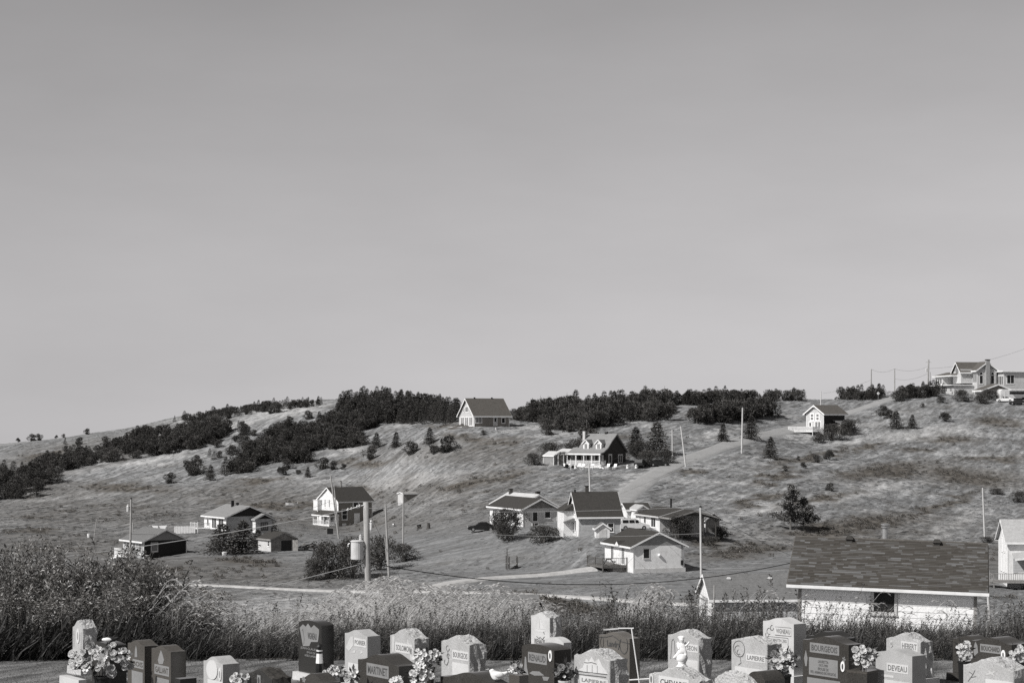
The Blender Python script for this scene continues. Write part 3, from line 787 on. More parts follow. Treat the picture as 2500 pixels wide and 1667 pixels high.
# --- steep-roofed house in the middle of the valley
e, FF, FL = house('steep_roof_house', 'grey-sided house with steep dark roof and white gable in mid valley', 1413, 1312, 12, 5.95, 7.0, 3.0, 3.05, 'x', M_clap_mid, M_roof_dark, side=M_clap_white, gable=M_clap_white, ov=.35, og=.35)
window(e, FF, 4.15, .75, .75, 1.1, 1, 2, tw=.11); window(e, FL, 1.9, .7, .7, 1.5, 1, tw=.12); window(e, FL, 4.6, .7, .7, 1.5, 1, tw=.12)
for u in (2.5, 4.2): window(e, FL, u, 3.1, .5, 1.1, 1, tw=.1)
chimney(e, 1.9, 3.5, 5.0, 6.9, .42, M_brick); chimney(e, .2, 3.5, 5.9, 6.35, .2, M_iron)
m = MB(); m.box(-1.4, -.02, 3.4, 8.0, 0, 3.4); m.build('annex', M_clap_white, e)
m = MB(); m.hexa([(-1.6, 3.1, 3.4), (.2, 3.1, 3.6), (.2, 8.2, 3.6), (-1.6, 8.2, 3.4), (-1.6, 3.1, 3.5), (.2, 3.1, 4.6), (.2, 8.2, 4.6), (-1.6, 8.2, 3.5)]); m.build('annex_roof', M_roof_dark, e)
m = MB(); m.hexa([(-1.5, 2.4, 1.9), (-.1, 2.4, 2.0), (-.1, 3.5, 2.0), (-1.5, 3.5, 1.9), (-1.5, 2.4, 2.0), (-.1, 2.4, 2.5), (-.1, 3.5, 2.5), (-1.5, 3.5, 2.0)]); m.build('door_canopy', M_roof_mid, e)
railing(e, [(-2.2, 3.2), (-2.2, -.1), (-.4, -.1)], .0, .95, M_white, step=.22, bw=.06)
e, FF, FL = house('doll_shed', 'little white shed with double doors in front of the steep-roofed house', 1455, 1314, 8, 1.9, 1.5, 1.35, .65, 'y', M_clap_white, M_roof_mid, ov=.2, og=.2, cat='shed', corner=False)
for k in (0, 1):
    m = MB(); fbox(m, FF, .42 + .54 * k, .94 + .54 * k, -.01, .03, .05, 1.2); m.build('door', M_clap_pale, e)

# --- white cottage with deck
e, FF, FL = house('white_cottage', 'white gabled cottage with dark roof and raised wooden deck', 1546, 1399, 21.5, 6.9, 10.0, 3.45, 1.6, 'y', M_clap_white, M_roof_dark, gable=M_gable_grey, side=M_clap_white, ov=.5, og=.3)
window(e, FF, 1.4, 1.85, .75, 1.15, 1, tw=.06, trim=M_clap_pale); window(e, FL, 2.3, 1.3, .8, 1.75, 2, tw=.14); window(e, FL, 6.1, .95, .85, 2.3, 3, tw=.1); door(e, FL, 4.3, .95, .9, 2.1, M_white, False)
m = MB(); fbox(m, FF, .1, 7.1, .0, .05, .0, .55); m.build('skirting', M_clap_pale, e)
m = MB(); m.ball(FF.P(3.5, .12, 2.2), .2, 8, 6); m.build('wall_lamp', M_trim, e)
m = MB(); m.tube([FF.P(6.6, .1, 1.2), FF.P(6.6, .1, 5.1)], .05, 6); fbox(m, FF, 6.45, 6.75, 0, .15, .9, 1.5); m.build('service_mast', M_dark, e)
m = MB(); m.prism([(3.5, 3.2), (5.0, 3.2), (4.25, 3.75)], 'x', -.62, -.56); m.build('porch_gable', M_trim, e)
m = MB(); m.prism([(3.4, 3.22), (5.1, 3.22), (4.25, 3.86)], 'x', -.6, .9); m.build('porch_gable_roof', M_roof_dark, e)
deck(e, -3.4, -.03, 1.9, 7.6, .8, M_deck, -.8)
railing(e, [(-.1, 1.95), (-3.35, 1.95), (-3.35, 4.7), (-3.35, 7.6)], .8, 1.0, M_deck, step=.26, bw=.045, pw=.13, posts_to=-.7)
m = MB(); m.box(-1.9, -.04, 2.2, 6.6, -.5, .74); m.build('deck_skirt', M_weather, e)
chimney(e, 5.9, 3.0, 3.9, 4.0, .1, M_iron, False)

# --- flat house with carport and sheds to the right of it
e, FF, FL = house('carport_house', 'low white house with dark roof and shaded open carport', 1611, 1300, 22, 7.0, 9.2, 2.3, .95, 'y', M_clap_pale, M_roof_dark, gable=M_weather, side=M_clap_white, trim=M_clap_pale, ov=.4, og=.4, corner=False)
window(e, FL, 5.9, .65, 1.6, 1.35, 2, tw=.13); door(e, FL, 2.9, 0.1, .9, 2.0, M_clap_pale); window(e, FL, 1.2, .4, .35, 1.7, 1, tw=.06, glass=M_wood)
roof_gable(e, .3, 7.2, -4.2, -.45, 2.25, .95, 'y', .1, .35, M_roof_dark, M_wood, name='carport_roof')
for x in (.4, 2.7, 5.0, 7.1):
    m = MB(); m.box(x - .07, x + .07, -4.1, -3.96, -.6, 2.2); m.beam((x, -4.03, 1.5), (x + .6, -4.03, 2.2), .08); m.beam((x, -4.03, 1.5), (x - .6, -4.03, 2.2), .08); m.build('carport_post', M_wood_dark, e)
chimney(e, 3.4, 4.0, 2.6, 4.6, .2, M_iron)
e, FF, FL = house('open_shed', 'small pale-trimmed shed half hidden behind a utility pole', 1722, 1299, 35, 2.6, 3.4, 2.0, .9, 'y', M_weather, M_roof_mid, side=M_clap_pale, ov=.35, og=.4, cat='shed')
e, FF, FL = house('white_garage', 'white garage with dark roof behind the steep-roofed house', 1531, 1272, 14, 3.6, 4.4, 1.75, .85, 'x', M_clap_pale, M_roof_dark, Y=290, side=M_clap_white, gable=M_clap_white, ov=.25, og=.25, cat='garage')
e, FF, FL = house('small_outbuilding', 'tiny white outbuilding with pale roof beside the white car', 1556, 0, 25, 1.8, 2.6, 1.75, .55, 'y', M_clap_white, M_roof_light, Y=288, ov=.2, og=.2, cat='shed')
m = None

# --- house on the hilltop
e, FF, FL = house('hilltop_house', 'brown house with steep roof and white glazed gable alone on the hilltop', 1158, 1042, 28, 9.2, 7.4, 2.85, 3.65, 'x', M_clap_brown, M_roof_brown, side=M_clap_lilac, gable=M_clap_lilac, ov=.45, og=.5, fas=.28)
window(e, FF, .4, .95, 1.5, 1.5, 2, tw=.13, glass=M_glass_light); window(e, FF, 7.25, .9, .75, 1.15, 1, tw=.13); door(e, FF, 5.1, .2, .85, 1.95, M_clap_pale)
for u, w in ((.9, 1.4), (5.0, 1.4)): window(e, FL, u, .35, w, 1.8, 2, tw=.17, glass=M_glass_light)
window(e, FL, 2.9, .15, 1.5, 2.0, 2, tw=.2, glass=M_glass_light); window(e, FL, 3.05, 3.45, 1.3, 1.15, 1, tw=.15, glass=M_glass_light)
for sgn, u0 in ((-1, 2.75), (1, 4.65)):
    m = MB(); pts = [(u0, 3.45), (u0 + sgn * .85, 3.45), (u0 + sgn * .45, 4.2), (u0, 4.55)]
    i = [FL.P(u, .03, w) for u, w in pts]; m.face(i); m.face([FL.P(u, .0, w) for u, w in pts][::-1]); m.build('side_light', M_glass_light, e)
    m = MB()
    for k in range(4):
        a_, b_ = pts[k], pts[(k + 1) % 4]; m.beam(FL.P(a_[0], .05, a_[1]), FL.P(b_[0], .05, b_[1]), .13)
    m.build('side_light_frame', M_trim, e)
roof_vent(e, 2.0, 3.7, 6.55); roof_vent(e, 6.6, 3.7, 6.55)
m = MB(); m.box(-3.0, -.04, .5, 7.6, -.15, .02); m.build('terrace', M_conc, e)

# --- dark house with bell-cast roof, porch and dormers
p = at(1478, 1141); e = thing('dormer_house', 'black house with pale bell-cast roof, two white dormers and long white porch', 'house', p, math.radians(56)); FOOT.append((p.x, p.y, math.radians(56), 7.8, 6))
a, b, H = 7.8, 6.0, 2.7
prof = [(-2.5, 2.55), (-1.2, 2.85), (.4, 3.65), (2.0, 5.05), (3.9, 6.35), (6.0, 4.6), (8.3, 2.75)]
m = MB(); m.prism([(0, -.2), (a, -.2), (a, 3.1), (3.9, 6.2), (2.0, 4.9), (.4, 3.5), (0, 3.2)], 'y', 0, b); m.build('wall', M_clap_dark, e)
m = MB(); m.box(.03, a - .03, .03, b - .03, -2.5, -.2); m.build('foundation', M_conc, e)
m = MB()
for (x0, z0), (x1, z1) in zip(prof[:-1], prof[1:]): m.prism([(x0, z0), (x1, z1), (x1, z1 + .14), (x0, z0 + .14)][::-1], 'y', -.35, b + 1.6 if x1 <= .5 else b + .35)
ro = m.build('roof', M_roof_grey, e)
m = MB()
for (x0, z0), (x1, z1) in zip(prof[:-1], prof[1:]): m.prism([(x0, z0 - .12), (x1, z1 - .12), (x1, z1 + .1), (x0, z0 + .1)][::-1], 'y', -.4, -.352)
m.build('rake_board', M_gable_grey, ro)
m = MB(); m.box(-2.56, -2.5, -.4, b + 1.6, 2.38, 2.66); m.build('fascia', M_trim, ro)
for yy in (1.5, 4.4):
    m = MB(); m.prism([(yy - .62, 3.3), (yy + .62, 3.3), (yy + .62, 4.55), (yy, 5.15), (yy - .62, 4.55)][::-1], 'x', -.1, 2.2); d = m.build('dormer', M_clap_white, e)
    m = MB(); s_ = .6 / .62
    for sg in (-1, 1):
        q = [(yy, 5.2), (yy + sg * .85, 4.4), (yy + sg * .85, 4.52), (yy, 5.34)]
        m.prism(q if sg < 0 else q[::-1], 'x', -.28, 2.6)
    m.build('dormer_roof', M_roof_mid, d)
    m = MB(); m.beam((-.3, yy - .87, 4.45), (-.3, yy, 5.27), .06, .16); m.beam((-.3, yy + .87, 4.45), (-.3, yy, 5.27), .06, .16); m.build('dormer_trim', M_trim, d)
    m = MB(); m.box(-.13, -.1, yy - .3, yy - .03, 3.6, 4.5); m.box(-.13, -.1, yy + .03, yy + .3, 3.6, 4.5); m.build('pane', M_glass_light, d)
FF, FL = Face('F', a, b), Face('L', a, b)
window(e, FF, 1.4, .85, .8, 1.4, 1, tw=.28, trim=M_clap_pale); window(e, FF, 5.0, .9, 1.3, 1.3, 2, tw=.25, trim=M_clap_pale)
deck(e, -2.4, -.03, -.2, b + 1.5, .3, M_white)
for y in (-.1, 1.7, 3.5, 5.3, b + 1.3):
    m = MB(); m.box(-2.38, -2.24, y - .07, y + .07, .3, 2.55); m.build('porch_post', M_white, e)
railing(e, [(-.1, -.12), (-2.3, -.12), (-2.3, b + 1.4)], .3, .95, M_white, step=.13, bw=.06)
m = MB(); m.box(-2.36, -2.3, -.2, b + 1.5, -.1, .3); m.build('porch_skirt', M_white, e)
for y in (.7, 2.6, 4.5): window(e, FL, b - y - .8, .5, .9, 1.7, 2, tw=.14, glass=M_glass_light)
chimney(e, 2.4, b + .3, 3.0, 7.0, .5, M_clap_pale); roof_vent(e, 4.0, 2.2, 6.5, .7, .4)
m = MB(); m.beam((-.3, -1.3, -.3), (-1.6, -.2, .3), .12, .3)
for k in range(4): m.box(-2.2, -.4, -.5 - .28 * k, -.22 - .28 * k, -.4, .18 - .16 * k)
m.build('steps', M_white, e)
e, FF, FL = house('porch_pavilion', 'pale-roofed open pavilion left of the black dormer house', 1392, 1135, 40, 4.0, 4.5, 2.2, .8, 'y', M_clap_mid, M_metal_roof, ov=.4, og=.4, cat='pavilion')
e, FF, FL = house('little_greenhouse', 'little pale shed with hipped roof among the dark shrubs', 1352, 1136, 40, 3.0, 3.2, 1.9, .75, 'y', M_gable_grey, M_metal_roof, ov=.15, og=.15, cat='shed')
p = at(1376, 1140); e = thing('white_pergola', 'white open pergola of posts and beams left of the black dormer house', 'pergola', p, math.radians(30))
for x in (0, .9, 2.6):
    for y in (0, 2.0): m = MB(); m.box(x - .06, x + .06, y - .06, y + .06, -.6, 2.2); m.build('post', M_trim, e)
for y in (0, 2.0): m = MB(); m.box(-.4, 3.2, y - .05, y + .05, 2.2, 2.36); m.build('beam', M_trim, e)

# --- house beside the road, with the white deck
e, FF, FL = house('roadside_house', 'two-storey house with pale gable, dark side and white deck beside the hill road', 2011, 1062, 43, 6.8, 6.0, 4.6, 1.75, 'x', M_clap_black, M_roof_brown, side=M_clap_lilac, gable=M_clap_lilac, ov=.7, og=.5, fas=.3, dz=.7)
for u in (1.6, 3.5): window(e, FL, u, 2.9, .8, 1.35, 1, 2, tw=.32, glass=M_glass_light)
window(e, FL, 3.1, .9, 1.8, 1.5, 2, tw=.25, glass=M_glass_light); door(e, FL, .9, .3, .9, 2.1)
deck(e, -2.6, -.03, 1.0, 9.6, .25, M_white, -1.5)
railing(e, [(-.1, 1.05), (-2.55, 1.05), (-2.55, 5.3), (-2.55, 9.6), (-.1, 9.6)], .25, 1.0, M_white, step=.13, bw=.06)
m = MB(); m.hexa([(3.0, -2.6, 1.9), (6.9, -2.6, 1.9), (6.9, -.02, 2.6), (3.0, -.02, 2.6), (3.0, -2.6, 2.02), (6.9, -2.6, 2.02), (6.9, -.02, 2.9), (3.0, -.02, 2.9)]); m.build('lean_to_roof', M_roof_mid, e)
m = MB(); m.box(2.95, 6.95, -2.66, -2.6, 1.82, 2.05); m.build('lean_to_fascia', M_trim, e)
m = MB(); m.box(3.4, 6.8, -2.3, -.02, -1.0, 1.9); m.build('lean_to', M_weather, e)
m = MB(); m.ball((-.6, 3.0, 6.0), .17, 8, 6); m.build('gable_lamp', M_trim, e)

# --- large villa, top right
p = ray(2386, 962, 522); e = thing('large_villa', 'large pale villa with many wings, arched windows and tall chimney on the hill crest', 'house', p, math.radians(11))
def wing(x0, x1, y0, y1, z0, z1, mat=M_clap_lilac): 
    m = MB(); m.box(x0, x1, y0, y1, z0, z1); return m.build('wing', mat, e)
class PF(Face):
    def __init__(s, k, x, y): s.k = k; s.x = x; s.y = y
    def P(s, u, n, w): return (s.x + u, s.y - n, w) if s.k == 'F' else (s.x - n, s.y - u, w)
# main hall: left wall runs back to the left, right wall carries the chimney
wing(0, 5.6, 0, 6.4, -1.0, 6.8)
m = MB(); m.prism([(0, 6.8), (5.6, 6.8), (2.8, 8.8)], 'y', 0, 6.4); m.build('wing_gable', M_clap_mid, e)
roof_gable(e, 0, 5.6, 0, 6.4, 6.8, 2.0, 'y', .5, .6, M_roof_brown, M_trim, fas=.35)
m = MB(); m.box(-3.4, 0, 3.0, 8.2, 3.0, 6.9); m.build('gable_wing', M_clap_lilac, e)
m = MB(); m.prism([(3.0, 6.4), (8.2, 6.4), (5.6, 8.8)][::-1], 'x', -3.4, 2.5); m.build('wing_gable', M_clap_lilac, e)
roof_gable(e, -3.4, 3.0, 3.0, 8.2, 6.4, 2.4, 'x', .5, .5, M_roof_brown, M_trim, fas=.35)
for k in range(4): window(e, PF('L', 0, 2.9 - .68 * k), 0, 3.2, .5, 2.3, 1, tw=.1, sill=False)
for u in (.7, 4.0):
    window(e, Face('F', 5.6, 1), u, 2.9, .9, 2.2, 1, tw=.14)
    m = MB(); pts = [(u + .45 + .5 * math.cos(t), 5.3 + .75 * math.sin(t)) for t in [math.pi * k / 8 for k in range(9)]]
    m.prism([(x, z) for x, z in pts][::-1], 'y', -.04, .0); m.build('arched_pane', M_glass, e)
    m = MB()
    for k in range(8): m.beam((pts[k][0], -.05, pts[k][1]), (pts[k + 1][0], -.05, pts[k + 1][1]), .12)
    m.build('arch_trim', M_trim, e)
m = MB(); m.box(2.3, 3.4, -.7, -.01, -1, 9.3); c_ = m.build('chimney', M_stonechim, e); m = MB(); m.box(2.2, 3.5, -.8, .1, 9.3, 9.5); m.build('chimney_cap', M_brick, c_)
m = MB()
for t0, t1 in ((.55, 1.5), (1.64, 2.59)):
    q = [(-3.44, 5.6 + .9 * math.cos(t), 6.2 + 1.6 * math.sin(t)) for t in [t0 + (t1 - t0) * k / 5 for k in range(6)]]
    m.face([(-3.44, 5.6 + .9 * math.cos(t0), 5.6), *q, (-3.44, 5.6 + .9 * math.cos(t1), 5.6)])
m.build('fan_pane', M_glass_light, e)
# left lower wings with balcony
wing(-6.0, -.02, 2.0, 17.0, -1.5, 2.4)
m = MB(); m.box(-6.8, -.5, 1.6, 20.5, 2.4, 2.62); m.build('balcony_edge', M_trim, e)
wing(-4.6, -.1, 12.5, 17.5, 2.62, 5.0)
m = MB(); m.box(-1.2, -.1, 6.0, 12.5, 2.62, 5.0); m.build('recess_wall', M_clap_brown, e)
for k in range(5): window(e, PF('L', -1.2, 12.2 - 1.2 * k), .1, 2.8, .8, 1.9, 1, tw=.09, sill=False)
m = MB(); m.hexa([(-5.3, 5.2, 5.0), (.2, 5.2, 5.0), (.2, 18.2, 5.0), (-5.3, 18.2, 5.0), (-5.3, 5.2, 5.3), (.2, 5.2, 5.3), (.2, 18.2, 5.3), (-5.3, 18.2, 5.3)]); m.build('balcony_fascia', M_trim, e)
m = MB(); m.hexa([(-5.2, 5.3, 5.31), (.2, 5.3, 5.31), (.2, 18.1, 5.31), (-5.2, 18.1, 5.31), (-1.6, 6.3, 6.3), (-.6, 6.3, 6.3), (-.6, 16.5, 6.3), (-1.6, 16.5, 6.3)]); m.build('low_roof', M_roof_brown, e)
for k in range(3): window(e, PF('L', -4.6, 17.0 - 1.4 * k), .1, 3.1, 1.0, 1.4, 1, tw=.13)
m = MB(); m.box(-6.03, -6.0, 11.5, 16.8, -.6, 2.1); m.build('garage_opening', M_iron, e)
for k in range(3): window(e, PF('L', -6.0, 9.0 - 1.0 * k), 0, .7, .6, 1.2, 1, tw=.12)
for k in range(2): window(e, PF('L', -6.0, 4.4 - 1.0 * k), 0, .7, .6, 1.2, 1, tw=.12)
# garage gable in front, right block
m = MB(); m.prism([(-1.0, -1.5), (7.6, -1.5), (7.6, 1.1), (3.3, 2.6), (-1.0, 1.1)], 'y', -5.5, -.72); m.build('garage_wing', M_clap_lilac, e)
m = MB(); m.prism([(-1.0, 1.1), (7.6, 1.1), (3.3, 2.6)], 'y', -5.54, -5.5); m.build('gable_panel', M_clap_brown, e)
m = MB(); m.box(.2, 6.6, -5.56, -5.5, -1.3, .7); m.build('garage_door', M_clap_mid, e)
roof_gable(e, -1.0, 7.6, -5.5, -.8, 1.1, 1.5, 'y', .5, .6, M_roof_brown, M_trim, name='garage_roof', fas=.35)
wing(6.2, 14.0, -3.2, 3.5, -1.5, 6.0)
m = MB(); m.box(5.6, 14.6, -3.9, 4.1, 6.0, 6.35); m.build('flat_roof', M_trim, e)
for k in range(6): window(e, PF('L', 6.2, 2.9 - .98 * k), 0, 2.6, .72, 2.3, 1, tw=.1, sill=False)
window(e, PF('F', 7.2, -3.2), 0, 2.9, 2.0, 2.2, 2, tw=.14)

# --- white house at the right edge, with its deck
e, FF, FL = house('edge_house', 'white two-storey house with pale roof and raised deck at the right edge', 2460, 1436, 10.5, 9.0, 6.2, 6.3, 2.35, 'x', M_clap_white, M_roof_light, Y=246, ov=.55, og=.4, fas=.22)
for u in (2.1, 3.9): window(e, FL, u, 4.7, .6, 1.5, 1, tw=.16, glass=M_white)
for u in (1.5, 3.2, 4.6): window(e, FL, u, 2.2, .5, 2.4, 1, tw=.17, glass=M_white)
window(e, FF, 1.55, 2.2, .55, 1.35, 1, tw=.13)
m = MB(); m.box(.7, 9.0, -.06, -.02, 2.0, 3.9); m.build('porch_wall', M_clap_mid, e)
m = MB(); m.hexa([(.55, -2.4, 3.85), (9.2, -2.4, 4.7), (9.2, -.02, 5.3), (.55, -.02, 4.4), (.55, -2.4, 3.97), (9.2, -2.4, 4.9), (9.2, -.02, 5.5), (.55, -.02, 4.6)]); m.build('porch_roof', M_roof_light, e)
m = MB(); m.hexa([(.5, -2.46, 3.75), (9.2, -2.46, 4.6), (9.2, -2.4, 4.6), (.5, -2.4, 3.75), (.5, -2.46, 3.98), (9.2, -2.46, 4.92), (9.2, -2.4, 4.92), (.5, -2.4, 3.98)]); m.build('porch_fascia', M_trim, e)
deck(e, -2.3, 9.0, -2.6, -.08, 1.15, M_wood, -.6)
railing(e, [(9.0, -2.5), (1.9, -2.5), (-2.2, -2.5)], 1.15, .95, M_wood, step=.26, bw=.06, posts_to=-.5)
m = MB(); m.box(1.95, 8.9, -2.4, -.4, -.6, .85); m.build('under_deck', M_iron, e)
st = MB()
for k in range(6): st.box(-2.5 - .3 * k, -2.2 - .3 * k, -2.5, -1.3, 1.0 - .22 * k, 1.06 - .22 * k)
so = st.build('stairs', M_wood, e)
st = MB(); st.beam((-2.3, -2.5, 2.1), (-4.2, -2.5, .8), .08); st.beam((-2.3, -1.3, 2.1), (-4.2, -1.3, .8), .08)
for k in range(9):
    t = k / 8; st.box(-2.33 - 1.9 * t, -2.27 - 1.9 * t, -2.53, -2.47, 1.0 - 1.3 * t, 2.1 - 1.3 * t); st.box(-2.33 - 1.9 * t, -2.27 - 1.9 * t, -1.33, -1.27, 1.0 - 1.3 * t, 2.1 - 1.3 * t)
st.build('stair_railing', M_wood, so)
st = MB()
for k in range(10): st.box(-2.3 - .25 * k, -2.08 - .25 * k, 1.0, 1.05, .2, 2.05 + (.12 if k % 3 == 0 else 0))
st.build('privacy_board', M_gable_grey, e)

# --- grey roofs low in the valley
e, FF, FL = house('low_cabin', 'low cabin with grey roof and pointed white gable left of the big shingled roof', 1739, 0, 9, 7.6, 6.4, 2.2, 1.55, 'x', M_clap_mid, M_roof_mid, Y=150, side=M_clap_white, gable=M_clap_white, ov=.4, og=.3, fas=.16, cat='cabin')
e.location.z = ray(1740, 1467, 149).z - 2.05
for x in (1.7, 5.0): roof_vent(e, x, 2.4, 3.4, .34, .26, M_porc)
m = MB(); m.box(-.02, .0, 2.0, 5.0, .2, 2.0); m.build('gable_cladding', M_clap_white, e)
p0 = ray(1283, 1453, 109)
e, FF, FL = house('sunken_cabin', 'grey-roofed cabin with dark gable sunk behind the plume grass', 1290 - 372, 0, -5, 8.8, 6.6, 2.0, 1.75, 'x', M_clap_brown, M_roof_mid, Y=106.5, los=False, trim=M_clap_brown, ov=.3, og=.1, cat='cabin', corner=False, fas=.1)
e.location.z = p0.z - 3.8
m = MB(); m.tube([(7.9, 1.2, 2.4), (7.9, 1.2, 3.25)], .04, 6); m.lathe([(.04, 3.25), (.08, 3.26), (.08, 3.36), (.03, 3.4)], 8, (7.9, 1.2, 0)); m.build('vent_pipe', M_trim, e)
# ------------------------------------------------------------------ vegetation: prototypes
def diamond(v, f, p, d, l, w, rg, curl=0.0):
    """one leaf: a folded diamond starting at p, pointing along d"""
    side = d.cross(Vector((rg.uniform(-1, 1), rg.uniform(-1, 1), rg.uniform(-1, 1))))
    if side.length < 1e-6: side = Vector((1, 0, 0))
    side = side.normalized() * w
    i = len(v)
    mid = p + d * (l * .5) + Vector((0, 0, curl * l * .3))
    v += [tuple(p), tuple(mid + side), tuple(p + d * l - Vector((0, 0, curl * l * .4))), tuple(mid - side)]
    f.append((i, i + 1, i + 2, i + 3))

def raw_mesh(name, v, f, mat, smooth=False):
    me = bpy.data.meshes.new(name); me.from_pydata(v, [], f); me.materials.append(mat); me.update()
    return me

def spruce_crown(seed, h, w, levels, nb, ns, power=.8, lean=0.1, skirt=.05, spray=(.30, .095)):
    rg = random.Random(seed); v, f = [], []
    bx = rg.uniform(.6, 1.1)
    for k in range(levels):
        t = (k + rg.uniform(0, .8)) / levels
        z = h * (skirt + (1 - skirt) * t)
        R = w * (1 - t) ** power * rg.uniform(.62, 1.12) + .1
        n = max(3, int(nb * (1 - t * .6)))
        a0 = rg.uniform(0, 6.28)
        for j in range(n):
            az = a0 + 6.283 * j / n + rg.uniform(-.3, .3)
            r = R * rg.uniform(.55, 1.1) * (1 + .28 * lean * 4 * math.cos(az))
            dx, dy = math.cos(az), math.sin(az)
            for q in range(ns):
                s = (q + rg.uniform(.2, 1)) / ns
                drop = -.22 * r * s * s + .1 * s
                p = Vector((dx * r * s + lean * z, dy * r * s, z + drop))
                d = Vector((dx + rg.uniform(-.7, .7), dy + rg.uniform(-.7, .7), rg.uniform(-.25, .5))).normalized()
                diamond(v, f, p, d, spray[0] * rg.uniform(.7, 1.4), spray[1] * rg.uniform(.7, 1.3), rg)
    for q in range(8):
        diamond(v, f, Vector((lean * h, 0, h * rg.uniform(.93, 1.0))), Vector((rg.uniform(-.3, .3), rg.uniform(-.3, .3), 1)).normalized(), .35, .06, rg)
    return raw_mesh('crown', v, f, L_spruce)

def round_crown(seed, h, w, n, mat, leaf=(.3, .1), flat=.55, lobes=9, name='crown', low=.08, lean=.12):
    """uneven crown: leaves gathered on lobes that fill an egg shape, gaps between the lobes"""
    rg = random.Random(seed); v, f = [], []
    L = []
    for k in range(lobes):
        az = rg.uniform(0, 6.28); t = rg.uniform(low + .08, .82); rr = w * math.sqrt(max(.05, 1 - (abs(t - .4) / .62) ** 2)) * rg.uniform(.25, .72)
        L.append((Vector((rr * math.cos(az) + lean * t * h, rr * math.sin(az), t * h)), rg.uniform(.28, .5) * w))
    L.append((Vector((lean * h * .8, 0, h * .76)), .42 * w))
    for k in range(n):
        c, r = L[rg.randrange(len(L))]
        d = Vector((rg.gauss(0, 1), rg.gauss(0, 1), rg.gauss(0, .9))).normalized()
        p = c + Vector((d.x * r, d.y * r, d.z * r * .8)) * rg.uniform(.55, 1.08)
        if p.z < h * low * .5: p.z = h * low * rg.uniform(.3, 1)
        dd = (d + Vector((rg.uniform(-.8, .8), rg.uniform(-.8, .8), rg.uniform(-.3, .8)))).normalized()
        diamond(v, f, p, dd, leaf[0] * rg.uniform(.6, 1.4), leaf[1] * rg.uniform(.6, 1.3), rg)
    return raw_mesh(name, v, f, mat)

def trunk_mesh(h, r, lean=.1, limbs=5, seed=1, spread=.5):
    rg = random.Random(seed); m = MB()
    m.tube([(0, 0, -.5), (lean * h * .3, 0, h * .35), (lean * h * .9, 0, h * .93)], [r * 1.15, r * .8, r * .15], 6)
    for k in range(limbs):
        z = h * rg.uniform(.15, .75); az = rg.uniform(0, 6.28); l = spread * h * (1 - z / h) * rg.uniform(.5, 1)
        m.tube([(lean * z, 0, z), (lean * z + l * .6 * math.cos(az), l * .6 * math.sin(az), z + l * .25), (lean * z + l * math.cos(az), l * math.sin(az), z + l * .45)], [r * .4, r * .25, r * .08], 4)
    return m.mesh('trunk', M_bark)

SPR = [spruce_crown(11 + k, 5.0, 1.75 + .25 * (k % 3), 20, 11, 7, (.75, .6, .9, .5, .65)[k % 5], .05 + .03 * (k % 3)) for k in range(5)]
SPR += [round_crown(31 + k, 4.2, 2.1, 2000, L_spruce, (.28, .09), lobes=8 + k) for k in range(4)]
SPR_H = [5.0] * 5 + [4.2] * 4
SPF = [spruce_crown(61 + k, 5.0, (3.0, 3.3, 2.3)[k], 27, 13, 9, (.85, .72, .8)[k], .04, .04, (.34, .085)) for k in range(3)]
TRK = trunk_mesh(5.0, .13)

def tree(name, label, p, h, crown, ch, group=None, rz=0.0, trunk=None, sx=1.0):
    e = thing(name, label, 'tree', p, rz, group)
    s = h / ch; e.scale = (s * sx, s * sx, s)
    link('crown', crown, e); link('trunk', trunk or TRK, e)
    return e

# ------------------------------------------------------------------ scattered ground cover (stuff)
def proto(name, me):
    return bpy.data.objects.new(name, me)        # not linked: only instanced

